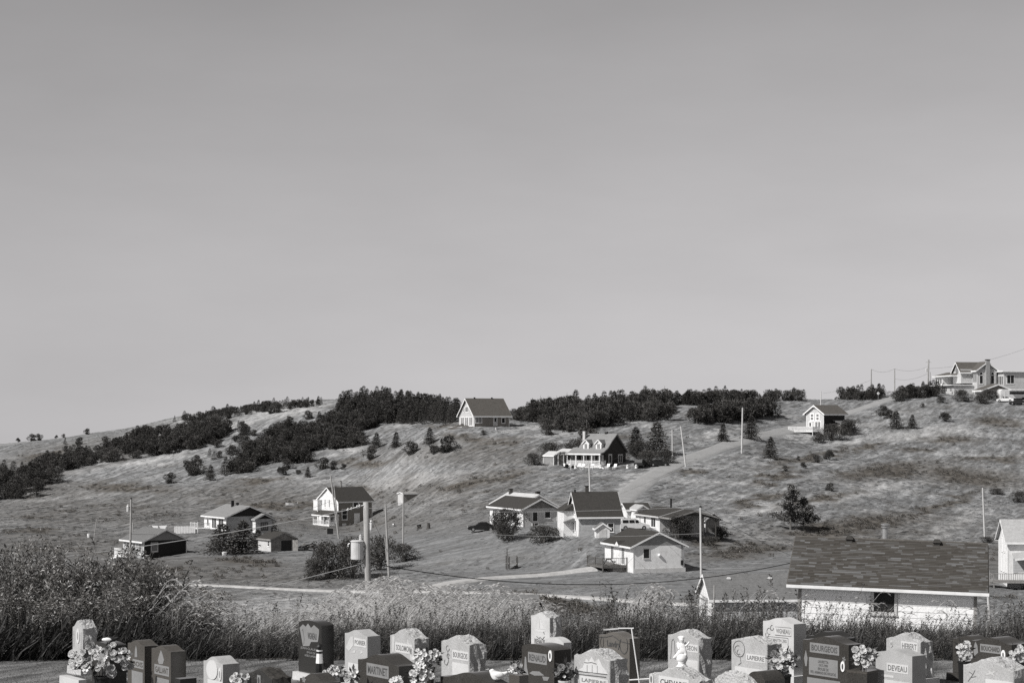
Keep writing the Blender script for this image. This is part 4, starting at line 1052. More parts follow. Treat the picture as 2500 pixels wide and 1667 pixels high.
def scatter(name, label, cat, co, rot, scl, idx, protos, tone=None):
    n = len(co)
    me = bpy.data.meshes.new(name); me.vertices.add(n); me.vertices.foreach_set('co', np.asarray(co, np.float32).ravel())
    a = me.attributes.new('rot', 'FLOAT_VECTOR', 'POINT'); a.data.foreach_set('vector', np.asarray(rot, np.float32).ravel())
    a = me.attributes.new('scl', 'FLOAT_VECTOR', 'POINT'); a.data.foreach_set('vector', np.asarray(scl, np.float32).ravel())
    a = me.attributes.new('kind_index', 'INT', 'POINT'); a.data.foreach_set('value', np.asarray(idx, np.int32))
    a = me.attributes.new('tone', 'FLOAT', 'POINT'); a.data.foreach_set('value', np.asarray(tone if tone is not None else np.ones(n), np.float32))
    o = link(name, me)
    ng = bpy.data.node_groups.new(name + '_nodes', 'GeometryNodeTree')
    ng.interface.new_socket('Geometry', in_out='INPUT', socket_type='NodeSocketGeometry')
    ng.interface.new_socket('Geometry', in_out='OUTPUT', socket_type='NodeSocketGeometry')
    gi = ng.nodes.new('NodeGroupInput'); go = ng.nodes.new('NodeGroupOutput'); jn = ng.nodes.new('GeometryNodeJoinGeometry')
    def named(nm, ty):
        x = ng.nodes.new('GeometryNodeInputNamedAttribute'); x.data_type = ty; x.inputs['Name'].default_value = nm; return x.outputs['Attribute']
    r, s, ki = named('rot', 'FLOAT_VECTOR'), named('scl', 'FLOAT_VECTOR'), named('kind_index', 'INT')
    for k, po in enumerate(protos):
        ip = ng.nodes.new('GeometryNodeInstanceOnPoints'); oi = ng.nodes.new('GeometryNodeObjectInfo'); oi.inputs['Object'].default_value = po
        cm = ng.nodes.new('FunctionNodeCompare'); cm.data_type = 'INT'; cm.operation = 'EQUAL'; cm.inputs['B'].default_value = k
        for i_ in cm.inputs:
            if i_.name == 'B' and i_.type == 'INT': i_.default_value = k
        ai = [i_ for i_ in cm.inputs if i_.name == 'A' and i_.type == 'INT'][0]
        e2r = ng.nodes.new('FunctionNodeEulerToRotation')
        ng.links.new(ki, ai); ng.links.new(gi.outputs[0], ip.inputs['Points']); ng.links.new(cm.outputs[0], ip.inputs['Selection'])
        ng.links.new(oi.outputs['Geometry'], ip.inputs['Instance']); ng.links.new(r, e2r.inputs[0]); ng.links.new(e2r.outputs[0], ip.inputs['Rotation']); ng.links.new(s, ip.inputs['Scale'])
        ng.links.new(ip.outputs[0], jn.inputs[0])
    ng.links.new(jn.outputs[0], go.inputs[0])
    md = o.modifiers.new('scatter', 'NODES'); md.node_group = ng
    tag(o, label, cat, None, 'stuff')
    return o

nrg = np.random.RandomState(5)
def clear_of(X, Y, roads=True, extra=0.0):
    ok = np.ones(len(X), bool)
    if roads:
        for line, hw, fr in ROADS: ok &= seg_dist(X, Y, line) > hw + .3
    for (x, y, t, a, b) in FOOT:
        lx = (X - x) * math.cos(t) + (Y - y) * math.sin(t); ly = -(X - x) * math.sin(t) + (Y - y) * math.cos(t)
        ok &= ~((lx > -1.2 - extra) & (lx < a + .3 + extra) & (ly > -.4 - extra) & (ly < b + .3 + extra))
    return ok

def blade_clump(seed, n, h, spread, w, mat, leanx=0.0, bend=.4):
    rg = random.Random(seed); v, f = [], []
    for k in range(n):
        az = rg.uniform(0, 6.283); r = spread * math.sqrt(rg.random())
        p = Vector((r * math.cos(az), r * math.sin(az), -.05)); l = h * rg.uniform(.55, 1.1)
        d = Vector((rg.gauss(leanx, .28), rg.gauss(0, .28), 1)).normalized()
        o = Vector((d.x, d.y, 0)) * bend
        pts = [p, p + d * l * .45, p + d * l * .8 + o * l * .35, p + d * l * .95 + o * l * .9 - Vector((0, 0, bend * l * .25))]
        sd = Vector((-math.sin(az * 3.1), math.cos(az * 3.1), 0)) * w
        i = len(v)
        for q, pt in enumerate(pts):
            ww = sd * (1, .9, .6, .08)[q]; v += [tuple(pt - ww), tuple(pt + ww)]
        for q in range(3): f.append((i + 2 * q, i + 2 * q + 1, i + 2 * q + 3, i + 2 * q + 2))
    return raw_mesh('clump', v, f, mat)

# ---- dry grass tussocks and heath on the slopes
N = 100000
px_ = nrg.uniform(-120, 2620, N); Y_ = np.exp(nrg.uniform(math.log(70), math.log(600), N))
X_ = (px_ - 1250) / F * Y_; Z_ = ground_h(X_, Y_)
a_, b_ = proj(X_, Y_, Z_)
hh, pp, mm = cover(X_, Y_, a_, b_)
u_ = nrg.random_sample(N)
keep = clear_of(X_, Y_) & (u_ > mm * .93) & (b_ < 1600) & (u_ > hh * .6)
X_, Y_, Z_, pp, hh = X_[keep], Y_[keep], Z_[keep], pp[keep], hh[keep]
n = len(X_)
sz = nrg.uniform(.5, 1.05, n) * np.clip(Y_ / 330.0, .6, 1.1)
ac_, al_ = .917 * X_ - .4 * Y_, .4 * X_ + .917 * Y_
st_ = fbm(ac_ / 1.6, al_ / 14.0, 71, 3)
tone = np.clip(.78 + .95 * st_ + .4 * pp - .5 * hh + nrg.uniform(-.06, .06, n), .28, 1.3)
tuss = [proto('tussock', blade_clump(k, 18, .42, .36, .03, L_dry, .6, .75)) for k in (1, 2)]
rot = np.stack([nrg.uniform(-.1, .1, n), nrg.uniform(-.1, .1, n), nrg.uniform(-.5, .5, n)], -1)
scatter('dry_grass', 'dry wind-combed grass tussocks over the hillside', 'grass', np.stack([X_, Y_, Z_], -1), rot, np.stack([sz, sz, sz * nrg.uniform(.35, .75, n)], -1), nrg.randint(0, 2, n), tuss, tone)

N = 60000
px_ = nrg.uniform(-120, 2620, N); Y_ = np.exp(nrg.uniform(math.log(150), math.log(590), N))
X_ = (px_ - 1250) / F * Y_; Z_ = ground_h(X_, Y_)
a_, b_ = proj(X_, Y_, Z_)
hh, pp, mm = cover(X_, Y_, a_, b_)
keep = clear_of(X_, Y_, True, .4) & (nrg.random_sample(N) < np.clip(hh - .45, 0, 1) * 1.1 + .004)
X_, Y_, Z_ = X_[keep], Y_[keep], Z_[keep]; n = len(X_)
hp = [proto('heath_tuft', round_crown(90 + k, .5, .55, 60, L_heath, (.2, .07), lobes=4, name='heath', lean=0)) for k in range(3)]
sz = nrg.uniform(.35, .9, n)
scatter('heath', 'low dark heath and juniper patches on the slopes', 'heath', np.stack([X_, Y_, Z_ - .05], -1), np.stack([np.zeros(n), np.zeros(n), nrg.uniform(0, 6.28, n)], -1), np.stack([sz * 1.3, sz * 1.3, sz], -1), nrg.randint(0, 3, n), hp)

# ---- spruce woods: every tree placed on the slope by its foot
def inpoly(x, y, P):
    c = False; j = len(P) - 1
    for i in range(len(P)):
        if (P[i][1] > y) != (P[j][1] > y) and x < (P[j][0] - P[i][0]) * (y - P[i][1]) / (P[j][1] - P[i][1]) + P[i][0]: c = not c
        j = i
    return c
WOODS = [   # label, group, polygon of the trees' feet in the photograph, how many, height range
    ('dark spruce in the dense hilltop wood by the hilltop house', 'spruces of the hilltop wood', [(818, 990), (900, 978), (1010, 982), (1085, 998), (1118, 1012), (1118, 1034), (1000, 1037), (930, 1036), (850, 1018)], 260, (3.0, 4.9), 0),
    ('windswept spruce in the thicket below the hilltop wood', 'spruces of the upper mid-slope thicket', [(775, 1032), (820, 1010), (900, 1020), (948, 1036), (905, 1047), (850, 1056), (790, 1046)], 70, (2.4, 4.2), 1),
    ('windswept spruce in the big dark mid-slope thicket', 'spruces of the big mid-slope thicket', [(560, 1150), (600, 1112), (650, 1072), (680, 1047), (760, 1052), (800, 1062), (885, 1066), (892, 1090), (830, 1097), (765, 1102), (752, 1130), (700, 1132), (650, 1127), (620, 1147), (580, 1162), (545, 1160)], 240, (2.3, 4.4), 1),
    ('scrubby spruce in the long band down the left slope', 'spruces of the long left band', [(60, 1150), (110, 1127), (200, 1117), (300, 1092), (350, 1064), (420, 1062), (520, 1042), (560, 1052), (540, 1080), (450, 1102), (380, 1114), (290, 1127), (220, 1137), (150, 1152)], 250, (2.4, 4.6), 1),
    ('scrubby spruce of the dark mass at the left edge', 'spruces at the left edge', [(-30, 1176), (40, 1152), (110, 1150), (150, 1178), (140, 1206), (60, 1222), (-30, 1226)], 60, (2.8, 4.8), 1),
    ('small spruce scattered between the left band and the mid-slope thicket', 'scattered spruces on the pale left slope', [(480, 1060), (600, 1035), (640, 1050), (600, 1100), (560, 1120), (470, 1130), (440, 1120)], 26, (1.8, 3.6), 1),
    ('small spruce of the row along the left skyline', 'spruces along the left skyline', [(420, 1030), (520, 1014), (640, 996), (780, 986), (790, 992), (660, 1003), (560, 1022), (470, 1036)], 80, (1.8, 3.0), 1),
    ('dark spruce in the broad wood behind the dormer house', 'spruces of the broad right wood', [(1250, 1024), (1310, 1012), (1400, 1002), (1500, 992), (1560, 986), (1620, 986), (1640, 1000), (1640, 1026), (1560, 1030), (1500, 1038), (1430, 1052), (1330, 1050), (1310, 1032), (1262, 1028)], 230, (3.0, 5.2), 1),
    ('dark spruce on the crest between the broad wood and the road', 'spruces on the right crest', [(1640, 984), (1700, 978), (1960, 973), (1960, 979), (1700, 990), (1650, 994)], 60, (2.4, 4.2), 1),
    ('dark spruce in the clump above the road pole', 'spruces of the clump above the road', [(1690, 1028), (1760, 1016), (1850, 1010), (1900, 1012), (1895, 1020), (1800, 1028), (1700, 1036)], 54, (3.4, 5.4), 1),
    ('dark spruce in the row behind the crest signs', 'spruces behind the crest poles', [(2045, 975), (2110, 972), (2250, 965), (2300, 960), (2320, 955), (2260, 972), (2080, 978)], 56, (2.4, 4.4), 1),
]
wood_rest = []; cand = []
rg = random.Random(12)
for label, group, P, n, (h0, h1), kind in WOODS:
    x0, x1 = min(p[0] for p in P), max(p[0] for p in P); y0, y1 = min(p[1] for p in P), max(p[1] for p in P)
    got = []; tries = 0
    while len(got) < n and tries < n * 40:
        tries += 1
        x, y = rg.uniform(x0, x1), rg.uniform(y0, y1)
        if not inpoly(x, y, P): continue
        if any(abs(x - q[0]) < 4.0 and abs(y - q[1]) < 2.0 for q in got): continue
        p = at(x, y, 330)
        if not clear_of(np.array([p.x]), np.array([p.y]), True, 1.5)[0]: continue
        got.append((x, y)); h = rg.uniform(h0, h1)
        k = rg.randrange(5) if kind == 0 else rg.choice([0, 1, 2, 3, 4, 5, 6, 7, 8, 5, 6, 7, 8])
        tx = ('left', 'middle', 'right')[min(2, int(3 * (x - x0) / (x1 - x0 + 1e-6)))]; ty = ('upper', 'central', 'lower')[min(2, int(3 * (y - y0) / (y1 - y0 + 1e-6)))]
        lab = ('tall ' if h > h0 + .72 * (h1 - h0) else 'short ' if h < h0 + .25 * (h1 - h0) else '') + label.replace(' in the ', ' in the %s %s of the ' % (ty, tx), 1) if ' in the ' in label else label + ', %s %s' % (ty, tx)
        cand.append((h / p.y, p, h, k, rg.uniform(-.7, .7), lab, group, rg.uniform(.85, 1.25)))
cand.sort(key=lambda c: -c[0])
for c in cand[:262]:
    if c[3] > 4: c[1].z -= .14 * c[2]
    tree('spruce_tree', c[5], c[1], c[2], SPR[c[3]], SPR_H[c[3]], c[6], c[4], None, c[7])
rest = cand[262:]
for c in rest:
    if c[3] > 4: c[1].z -= .14 * c[2]
n = len(rest)
sp = [proto('spruce', m_) for m_ in SPR]
scatter('spruce_wood', 'far small spruces filling the dark woods on the slopes', 'wood', [tuple(c[1]) for c in rest], [(0, 0, c[4]) for c in rest], [(c[2] / SPR_H[c[3]] * c[7], c[2] / SPR_H[c[3]] * c[7], c[2] / SPR_H[c[3]]) for c in rest], [c[3] for c in rest], sp)

# ---- single trees that stand apart
SINGLES = [(1880, 1119, 50, 0, 'broad young spruce alone on the slope below the road'), (1764, 1078, 42, 2, 'thin sparse spruce left of the white road pole'), (1832, 1074, 56, 0, 'ragged tall spruce on the verge right of the white road pole'),
           (2186, 1047, 42, 1, 'taller of two spruces on the bare slope below the villa'), (2226, 1047, 33, 0, 'shorter spruce paired with a taller one below the villa'), (2152, 1016, 26, 5, 'bushy spruce nearest the road bend below the crest poles'), (2170, 1022, 22, 6, 'small round spruce just right of the bushy one near the road bend'),
           (2308, 1029, 22, 7, 'small round bush alone on the slope below the villa hedge'), (2251, 994, 10, 5, 'tiny dark shrub on the smooth crest left of the villa'),
           (1550, 1112, 66, 0, 'left one of two big spruces behind the black dormer house'), (1602, 1110, 76, 1, 'right and taller of two big spruces behind the black dormer house'), (1432, 1100, 60, 5, 'dark spruce behind the chimney of the black dormer house'),
           (420, 1180, 26, 6, 'round spruce lowest on the left slope'), (513, 1173, 36, 0, 'pointed spruce right of the round one on the left slope'), (485, 1158, 40, 5, 'bushy spruce just above the pointed one on the left slope'), (462, 1150, 26, 7, 'small scrubby spruce at the foot of the left band'),
           (690, 1160, 22, 7, 'small spruce under the big mid-slope thicket'), (702, 1146, 26, 6, 'round small spruce touching the big mid-slope thicket'), (751, 1165, 24, 2, 'tiny pointed spruce above the two-storey house'), (728, 1158, 12, 7, 'tiny shrub beside the tiny pointed spruce'),
           (785, 1146, 30, 5, 'dark shrub left in the row above the two-storey house'), (815, 1146, 22, 6, 'dark shrub right in the row above the two-storey house'), (838, 1146, 14, 7, 'smallest shrub ending the row above the two-storey house'),
           (918, 1094, 36, 0, 'spruce at the right end of the mid-slope thicket'), (908, 1120, 32, 6, 'dark bush under the right end of the thicket'), (966, 1094, 38, 2, 'slim spruce left below the hilltop house'), (1048, 1086, 40, 0, 'pointed spruce below the hilltop house'), (1000, 1110, 34, 5, 'round spruce in the group below the hilltop house'),
           (1100, 1102, 40, 5, 'round dark spruce right of the group below the hilltop house'), (1060, 1108, 22, 7, 'low bush beside the round dark spruce below the hilltop house'), (1178, 1062, 12, 6, 'tiny bush in front of the hilltop house'),
           (1335, 1062, 26, 5, 'small spruce standing just below the broad right wood'), (1385, 1055, 30, 6, 'round spruce at the lower edge of the broad right wood'), (905, 1046, 20, 7, 'low dark bush under the hilltop wood'), (750, 1024, 22, 5, 'lone spruce on the pale bald slope'), (672, 1008, 26, 5, 'dark spruce cluster on the pale crest'), (660, 1010, 20, 6, 'small spruce touching the cluster on the pale crest'),
           (212, 1060, 14, 6, 'small round bush high on the left slope'), (158, 1085, 16, 2, 'tiny spruce on the far left slope'), (160, 1101, 14, 6, 'tiny bush below the tiny spruce on the far left slope'), (75, 1064, 18, 5, 'dark bush on the far left skyline'), (92, 1060, 16, 6, 'right neighbour of the dark bush on the far left skyline'), (45, 1073, 10, 7, 'lowest bush on the far left skyline'), (137, 1052, 8, 7, 'tiny bush on the skyline left of the track'), (155, 1056, 9, 6, 'flat bush on the skyline left of the track'), (195, 1085, 18, 5, 'dark bush beside the pale slope far left'), (256, 1040 + 45, 20, 6, 'round bush above the long left band'),
           (2022, 1122, 24, 7, 'rounder of two shrubs on the slope under the roadside house'), (1992, 1130, 20, 6, 'smaller shrub left of the rounder one under the roadside house'), (1962, 1142, 14, 7, 'tiny round shrub on the middle of the right slope'), (1915, 1150, 14, 6, 'tiny leftmost shrub on the right slope'), (1948, 1123, 10, 5, 'tiny pale-tipped shrub above the tiny round one'), (2028, 1198, 20, 5, 'lone round shrub on the lower right slope')]
for x, y, hp_, k, lab in SINGLES:
    p = at(x, y, 300); h = hp_ / F * p.y
    if k > 4: p.z -= .2 * h; h *= 1.2
    if k <= 2 and h > 2.2: tree('spruce_tree', lab, p, h * 1.03, SPF[k], 5.0, 'single spruces', rg.uniform(-.6, .6), None, 1.0)
    elif k <= 4: tree('spruce_tree', lab, p, h, SPR[k], 5.0, 'single spruces', rg.uniform(-.6, .6))
    else: tree('shrub' if h < 3 else 'spruce_tree', lab, p, h * 1.05, SPR[k], 4.2, 'single shrubs' if h < 3 else 'single spruces', rg.uniform(-3, 3), None, 1.1)

# ---- shrubs around the houses
SHR = [round_crown(140 + k, 3.0, 1.9, 4200, L_shrub, (.15, .045), lobes=14, low=.04, lean=.03) for k in range(3)]
STM = []
for k in range(2):
    m = MB(); rg2 = random.Random(77 + k)
    for q in range(9):
        az = rg2.uniform(0, 6.28); r = rg2.uniform(.3, 1.1)
        m.tube([(.1 * math.cos(az), .1 * math.sin(az), -.4), (.4 * r * math.cos(az), .4 * r * math.sin(az), 1.0), (r * math.cos(az), r * math.sin(az), 2.3)], [.05, .04, .015], 5)
    STM.append(m.mesh('stems', M_bark))
def shrub(label, px, py, wpx, hpx, k=0, Y=None, group=None, mesh=None, name='shrub', dz=0.0):
    p = on(px, Y) if Y else at(px, py)
    s = p.y / F
    e = thing(name, label, 'shrub', (p.x, p.y, p.z + dz), rnd.uniform(-3, 3), group)
    e.scale = (wpx * s / 3.9, wpx * s / 3.9, hpx * s / 2.95)
    link('foliage', mesh or SHR[k], e); link('stems', STM[k % 2], e)
    return e
for x, y, w_, h_, k, lab in [(1245, 1320, 105, 78, 0, 'round bare-stemmed shrub in front of the weathered bungalow'), (1325, 1326, 105, 44, 1, 'low spreading shrub left of the steep-roofed house'), (1220, 1308, 50, 44, 2, 'twiggy shrub left beside the parked black car'),
                            (1655, 1316, 90, 62, 1, 'dark bristling shrub in front of the carport'), (1760, 1318, 60, 34, 2, 'loose leafy shrub right of the slender white pole'), (1735, 1330, 50, 20, 0, 'low dark shrub below the loose leafy one'),
                            (800, 1412, 110, 88, 0, 'left bulk of the big dark shrub behind the transformer pole'), (860, 1412, 120, 104, 1, 'middle bulk of the big dark shrub behind the transformer pole'), (925, 1390, 110, 84, 2, 'right bulk of the big dark shrub behind the transformer pole'), (770, 1416, 70, 54, 1, 'small left end of the big dark shrub'), (985, 1372, 90, 44, 0, 'low pale-edged shrub right of the two thin poles'),
                            (1300, 1135, 60, 30, 1, 'dark shrub at the left end behind the little greenhouse'), (1345, 1122, 70, 40, 0, 'dark shrub just behind the little greenhouse'), (1405, 1116, 80, 44, 2, 'dark shrub between pavilion and black dormer house'), (1376, 1136, 40, 34, 1, 'shrub between little greenhouse and white pergola'),
                            (1585, 1138, 60, 40, 0, 'broad shrub right of the black dormer house'), (1628, 1132, 60, 34, 1, 'low shrub near the two thin poles by the road'), (1560, 1120, 60, 44, 2, 'shrub under the two big spruces'),
                            (2030, 1075, 80, 40, 0, 'grey shrub in front of the roadside house lean-to'), (2075, 1064, 60, 42, 1, 'taller grey shrub right of the roadside house'), (2000, 1082, 46, 26, 2, 'small grey shrub at the foot of the roadside house deck'),
                            (2350, 982, 50, 30, 0, 'dark shrub left in the villa hedge'), (2395, 986, 50, 28, 1, 'dark shrub middle in the villa hedge'), (2435, 978, 40, 26, 2, 'dark shrub right in the villa hedge'), (2415, 976, 40, 26, 0, 'low shrub between the villa hedge bushes'), (2296, 984, 30, 16, 1, 'small round shrub left below the villa'), (2282, 968, 26, 18, 2, 'small shrub at the villa garage corner'),
                            (2190, 980, 60, 26, 0, 'broad dark shrub beside the crest road signs'), (2228, 970, 50, 24, 1, 'dark shrub left of the right-hand crest sign'),
                            (2435, 1208, 44, 16, 1, 'flat dark shrub on the slope above the right edge house'), (2486, 1226, 60, 26, 0, 'wide dark shrub at the right edge above the white house'), (2410, 1325, 40, 16, 2, 'low dark shrub under the leaning slope pole')]:
    shrub(lab, x, y, w_, h_, k, group='shrubs around the houses')

# ---- the broad-leaved tree on the right slope, the dark spruces by the gabled bungalow
def leafy_crown(seed, h, w, n):
    rg = random.Random(seed); v, f = [], []
    for k in range(n):
        br = rg.randrange(46); rb = random.Random(seed * 100 + br)
        t = rb.uniform(.1, 1.0); az = rb.uniform(0, 6.28); r = w * (1 - t) ** .7 * rb.uniform(.35, 1.0)
        s = rg.uniform(.25, 1.05)
        c = Vector((r * s * math.cos(az), r * s * math.sin(az), h * (t * .86 + .08) + .12 * h * s * (1 - t)))
        p = c + Vector((rg.gauss(0, .16), rg.gauss(0, .16), rg.gauss(0, .2)))
        diamond(v, f, p, Vector((rg.uniform(-1, 1), rg.uniform(-1, 1), rg.uniform(-.6, .8))).normalized(), rg.uniform(.18, .34), rg.uniform(.06, .11), rg)
    return raw_mesh('crown', v, f, L_tree)
p = at(1930, 1294, 200); e = thing('leafy_tree', 'lone leafy tree with pointed crown on the lower right slope', 'tree', p, .4); e.scale = (p.y * 112 / F / 7.0,) * 3
link('crown', leafy_crown(5, 7.0, 4.3, 8000), e); link('trunk', trunk_mesh(7.0, .16, 0.0, 9, 5, .45), e)
p = at(1962, 1294, 200); e = thing('leafy_tree', 'shorter rounded tree leaning against the lone pointed tree', 'tree', p, .4); e.scale = (p.y * 84 / F / 5.2,) * 3
link('crown', leafy_crown(8, 5.0, 3.8, 6500), e); link('trunk', trunk_mesh(5.0, .14, 0.0, 9, 6, .45), e)
for x, y, h_, w_, k, lab in [(540, 1352, 72, 1.45, 1, 'left one of the two dark spruces before the gabled bungalow'), (590, 1350, 78, 1.3, 0, 'right one of the two dark spruces before the gabled bungalow'), (628, 1338, 44, 1.2, 0, 'low dark spruce bough between spruces and shed'), (657, 1296, 44, 1.0, 1, 'dark spruce behind the right corner of the gabled bungalow')]:
    p = at(x, y); tree('spruce_tree', lab, p, h_ / F * p.y, SPF[k], 5.0, 'spruces by the gabled bungalow', .3, None, w_)
# ------------------------------------------------------------------ the big shingled garage behind the weeds
gx = (1948 - 1250) / F * 85.74
a, b, H, R = 7.72, 7.0, 2.6, 1.65
e = thing('shingled_garage', 'long low garage with mottled brown shingle roof and white shingled wall', 'garage', (gx, 85.74, -9.72), math.radians(-13))
e.rotation_euler.y = math.radians(1.5)      # the old building sags to the right
FOOT.append((gx, 85.74, math.radians(-13), a, b))
m = MB(); m.prism([(0, 0), (b, 0), (b, H), (b / 2, H + R), (0, H)][::-1], 'x', 0, a); m.build('wall', M_clap_white, e)
m = MB(); m.box(.03, a - .03, .03, b - .03, -2.0, 0); m.build('foundation', M_conc, e)
ro = roof_gable(e, 0, a, 0, b, H, R, 'x', .5, .45, M_roof_brown, M_trim, fas=.1, rake=M_roof_brown)
# every course of shingles on the slope, lapped, each tab its own shade
ms, nts, bs = base_mat('mottled_roof_shingles')
ge = nts.nodes.new('ShaderNodeNewGeometry')
rc = nts.nodes.new('ShaderNodeValToRGB'); el = rc.color_ramp.elements
for pos, c in ((0, g(.055, .18)), (.45, g(.07, .16)), (.72, g(.085, .1)), (.88, g(.115, .04))):
    x = el.new(pos) if pos not in (0,) else el[0]
    x.position = pos; x.color = (*c, 1)
el[len(el) - 1].position = 1.0; el[len(el) - 1].color = (*g(.155), 1)
nts.links.new(ge.outputs['Random Per Island'], rc.inputs['Fac']); nts.links.new(rc.outputs['Color'], bs.inputs['Base Color'])
bs.inputs['Roughness'].default_value = .9; bs.inputs['Specular IOR Level'].default_value = .2
m = MB(); rg = random.Random(3)
s_ = R / (b / 2); L = math.hypot(b / 2 + .45, s_ * (b / 2 + .45)); cth, sth = (b / 2 + .45) / L, s_ * (b / 2 + .45) / L
nco = 30; z0 = H - .45 * s_ + .125
def slope(x, t, n): return (x, -.45 + t * cth - n * sth, z0 + t * sth + n * cth)
for c in range(nco):
    x = -.5; t0, t1 = L * c / nco - (.02 if c == 0 else 0), L * (c + 1) / nco + .05
    while x < a + .5 - .01:
        w_ = min(rg.choice((.18, .22, .3, .36, .5, .7)) * rg.uniform(.8, 1.2), a + .5 - x)
        n1 = .012 + rg.choice((0, .007))
        m.hexa([slope(x, t0, -.01), slope(x + w_, t0, -.01), slope(x + w_, t1, -.012), slope(x, t1, -.012), slope(x, t0, n1 + .006), slope(x + w_, t0, n1 + .006), slope(x + w_, t1, .001), slope(x, t1, .001)])
        x += w_
o = m.build('roof_shingles', ms, ro); tag(o, kind='stuff')
m = MB(); m.tube([(-.5, b / 2, H + R + .145), (a + .5, b / 2, H + R + .145)], .05, 8); m.build('ridge_cap', M_roof_brown, ro)
# wall shingles, each a piece of its own
M_wsh = surf('white_wall_shingle', g(.82), g(.9), 3, .65)
mu = MB(); mu.hexa([(.004, -.03, 0), (.996, -.03, 0), (.996, 0, 0), (.004, 0, 0), (.004, -.012, 1.02), (.996, -.012, 1.02), (.996, 0, 1.02), (.004, 0, 1.02)])
unit = mu.mesh('wall_shingle', M_wsh)
for r in range(9):
    z = H - .03 - .272 * (r + 1); x = .1
    while x < a - .11:
        w_ = min(rg.uniform(.2, .36), a - .1 - x)
        if a - .1 - x - w_ < .1: w_ = a - .1 - x
        if not (x + w_ > 3.15 and x < 4.35 and z + .272 > 1.25 and z < 2.5):
            o = link('wall_shingle', unit, e); o.location = (x, -rg.uniform(0, .006), z); o.scale = (w_, 1, .272)
        x += w_
for x0 in (-.04, a - .1):
    m = MB(); m.box(x0, x0 + .14, -.06, .1, 0, H - .05); m.build('corner_board', M_weather, e)
FF = Face('F', a, b)
window(e, FF, 3.3, 1.42, .9, .88, 1, 1, tw=.12, trim=M_clap_pale)
m = MB(); m.lathe([(.13, 4.0), (.13, 4.95), (.2, 4.96), (.2, 5.0), (.13, 5.02), (.13, 5.06), (.21, 5.07), (.21, 5.12), (.05, 5.16)], 14, (3.6, b / 2 + .15, 0)); m.build('stove_pipe', M_galv, e)
for x in (2.0, 5.95): roof_vent(e, x, b / 2 - .2, H + R + .02, .38, .26, M_roof_dark)

# ------------------------------------------------------------------ foreground weeds and grasses
def weed(seed, h, nl, ll, lw, mat, head=False, droop=.4, bare=.12):
    rg = random.Random(seed); v, f = [], []
    bx, by = rg.uniform(-.15, .25), rg.uniform(-.15, .15)
    def st(t): return Vector((bx * h * t * t, by * h * t * t, h * t))
    for k in range(6):      # stem as crossed strips
        p, q = st(k / 6), st((k + 1) / 6); i = len(v); w = .006 * (1.2 - k / 6)
        v += [tuple(p - Vector((w, w * .5, 0))), tuple(p + Vector((w, w * .5, 0))), tuple(q + Vector((w * .85, w * .5, 0))), tuple(q - Vector((w * .85, w * .5, 0)))]; f.append((i, i + 1, i + 2, i + 3))
    for k in range(nl):
        t = bare + (1 - bare) * (k + rg.random()) / nl; az = k * 2.4 + rg.uniform(-.4, .4)
        d = Vector((math.cos(az), math.sin(az), rg.uniform(.1, 1.0) - droop * (1 - t))).normalized()
        s = (1.15 - .6 * t) * rg.uniform(.6, 1.2)
        p = st(t); i = len(v); side = Vector((-math.sin(az), math.cos(az), rg.uniform(-.4, .4))) * lw * s; l = ll * s
        q1 = p + d * l * .5 + Vector((0, 0, .04 * l)); q2 = p + d * l - Vector((0, 0, rg.uniform(.1, .5) * l))
        v += [tuple(p), tuple(q1 + side), tuple(q2), tuple(q1 - side)]; f.append((i, i + 1, i + 2, i + 3))
    if head:
        for k in range(14):
            p = st(1 - .16 * rg.random()); diamond(v, f, p, Vector((rg.uniform(-1, 1), rg.uniform(-1, 1), rg.uniform(.2, 1.2))).normalized(), .06, .012, rg)
    return raw_mesh('weed', v, f, mat)
def plume(seed, h, mat, lean):
    rg = random.Random(seed); v, f = [], []
    def st(t): return Vector((lean * h * (.55 * t + .45 * t * t), 0.06 * h * t * rg.uniform(-1, 1) * .1, h * (t - .1 * t * t)))
    n = 7
    for k in range(n):
        p, q = st(k / n), st((k + 1) / n); i = len(v); w = .009 * (1.1 - .4 * k / n)
        v += [tuple(p - Vector((w, 0, 0))), tuple(p + Vector((w, 0, 0))), tuple(q + Vector((w * .9, 0, 0))), tuple(q - Vector((w * .9, 0, 0)))]; f.append((i, i + 1, i + 2, i + 3))
    tip = st(1.0)
    for k in range(10):      # drooping seed head
        t = k / 10; p = tip + Vector((.3 * t, 0, .06 * math.sin(t * 2.6) - .12 * t * t))
        diamond(v, f, p, Vector((1, rg.uniform(-.3, .3), .3 - t)).normalized(), .11, .02 * (1.2 - .6 * t), rg)
    for k in range(3):
        t = rg.uniform(.1, .5); p = st(t); d = Vector((rg.uniform(.2, 1), rg.uniform(-.6, .6), .7)).normalized()
        diamond(v, f, p, d, .4, .012, rg, .8)
    return raw_mesh('plume', v, f, mat)

TOPX = [-150, 0, 60, 130, 200, 330, 400, 440, 520, 620, 730, 850, 1000, 1150, 1290, 1400, 1480, 1560, 1650, 1740, 1800, 1870, 1935, 2000, 2100, 2200, 2290, 2380, 2500, 2700]
TOPY = [1385, 1390, 1375, 1370, 1388, 1402, 1440, 1490, 1530, 1548, 1545, 1540, 1538, 1538, 1535, 1522, 1510, 1502, 1510, 1508, 1508, 1502, 1530, 1545, 1535, 1545, 1560, 1550, 1510, 1490]
def top_h(px, Y): return (1645 - np.interp(px, TOPX, TOPY)) / F * Y
wp = [proto('weed', weed(300 + k, 1.2, (34, 30, 42, 26)[k % 4], (.18, .15, .14, .22)[k % 4], (.014, .012, .011, .015)[k % 4], L_weed, k % 2 == 0)) for k in range(6)]
N = 6200
px_ = nrg.uniform(-150, 2650, N); Y_ = nrg.uniform(39.6, 45.5, N)
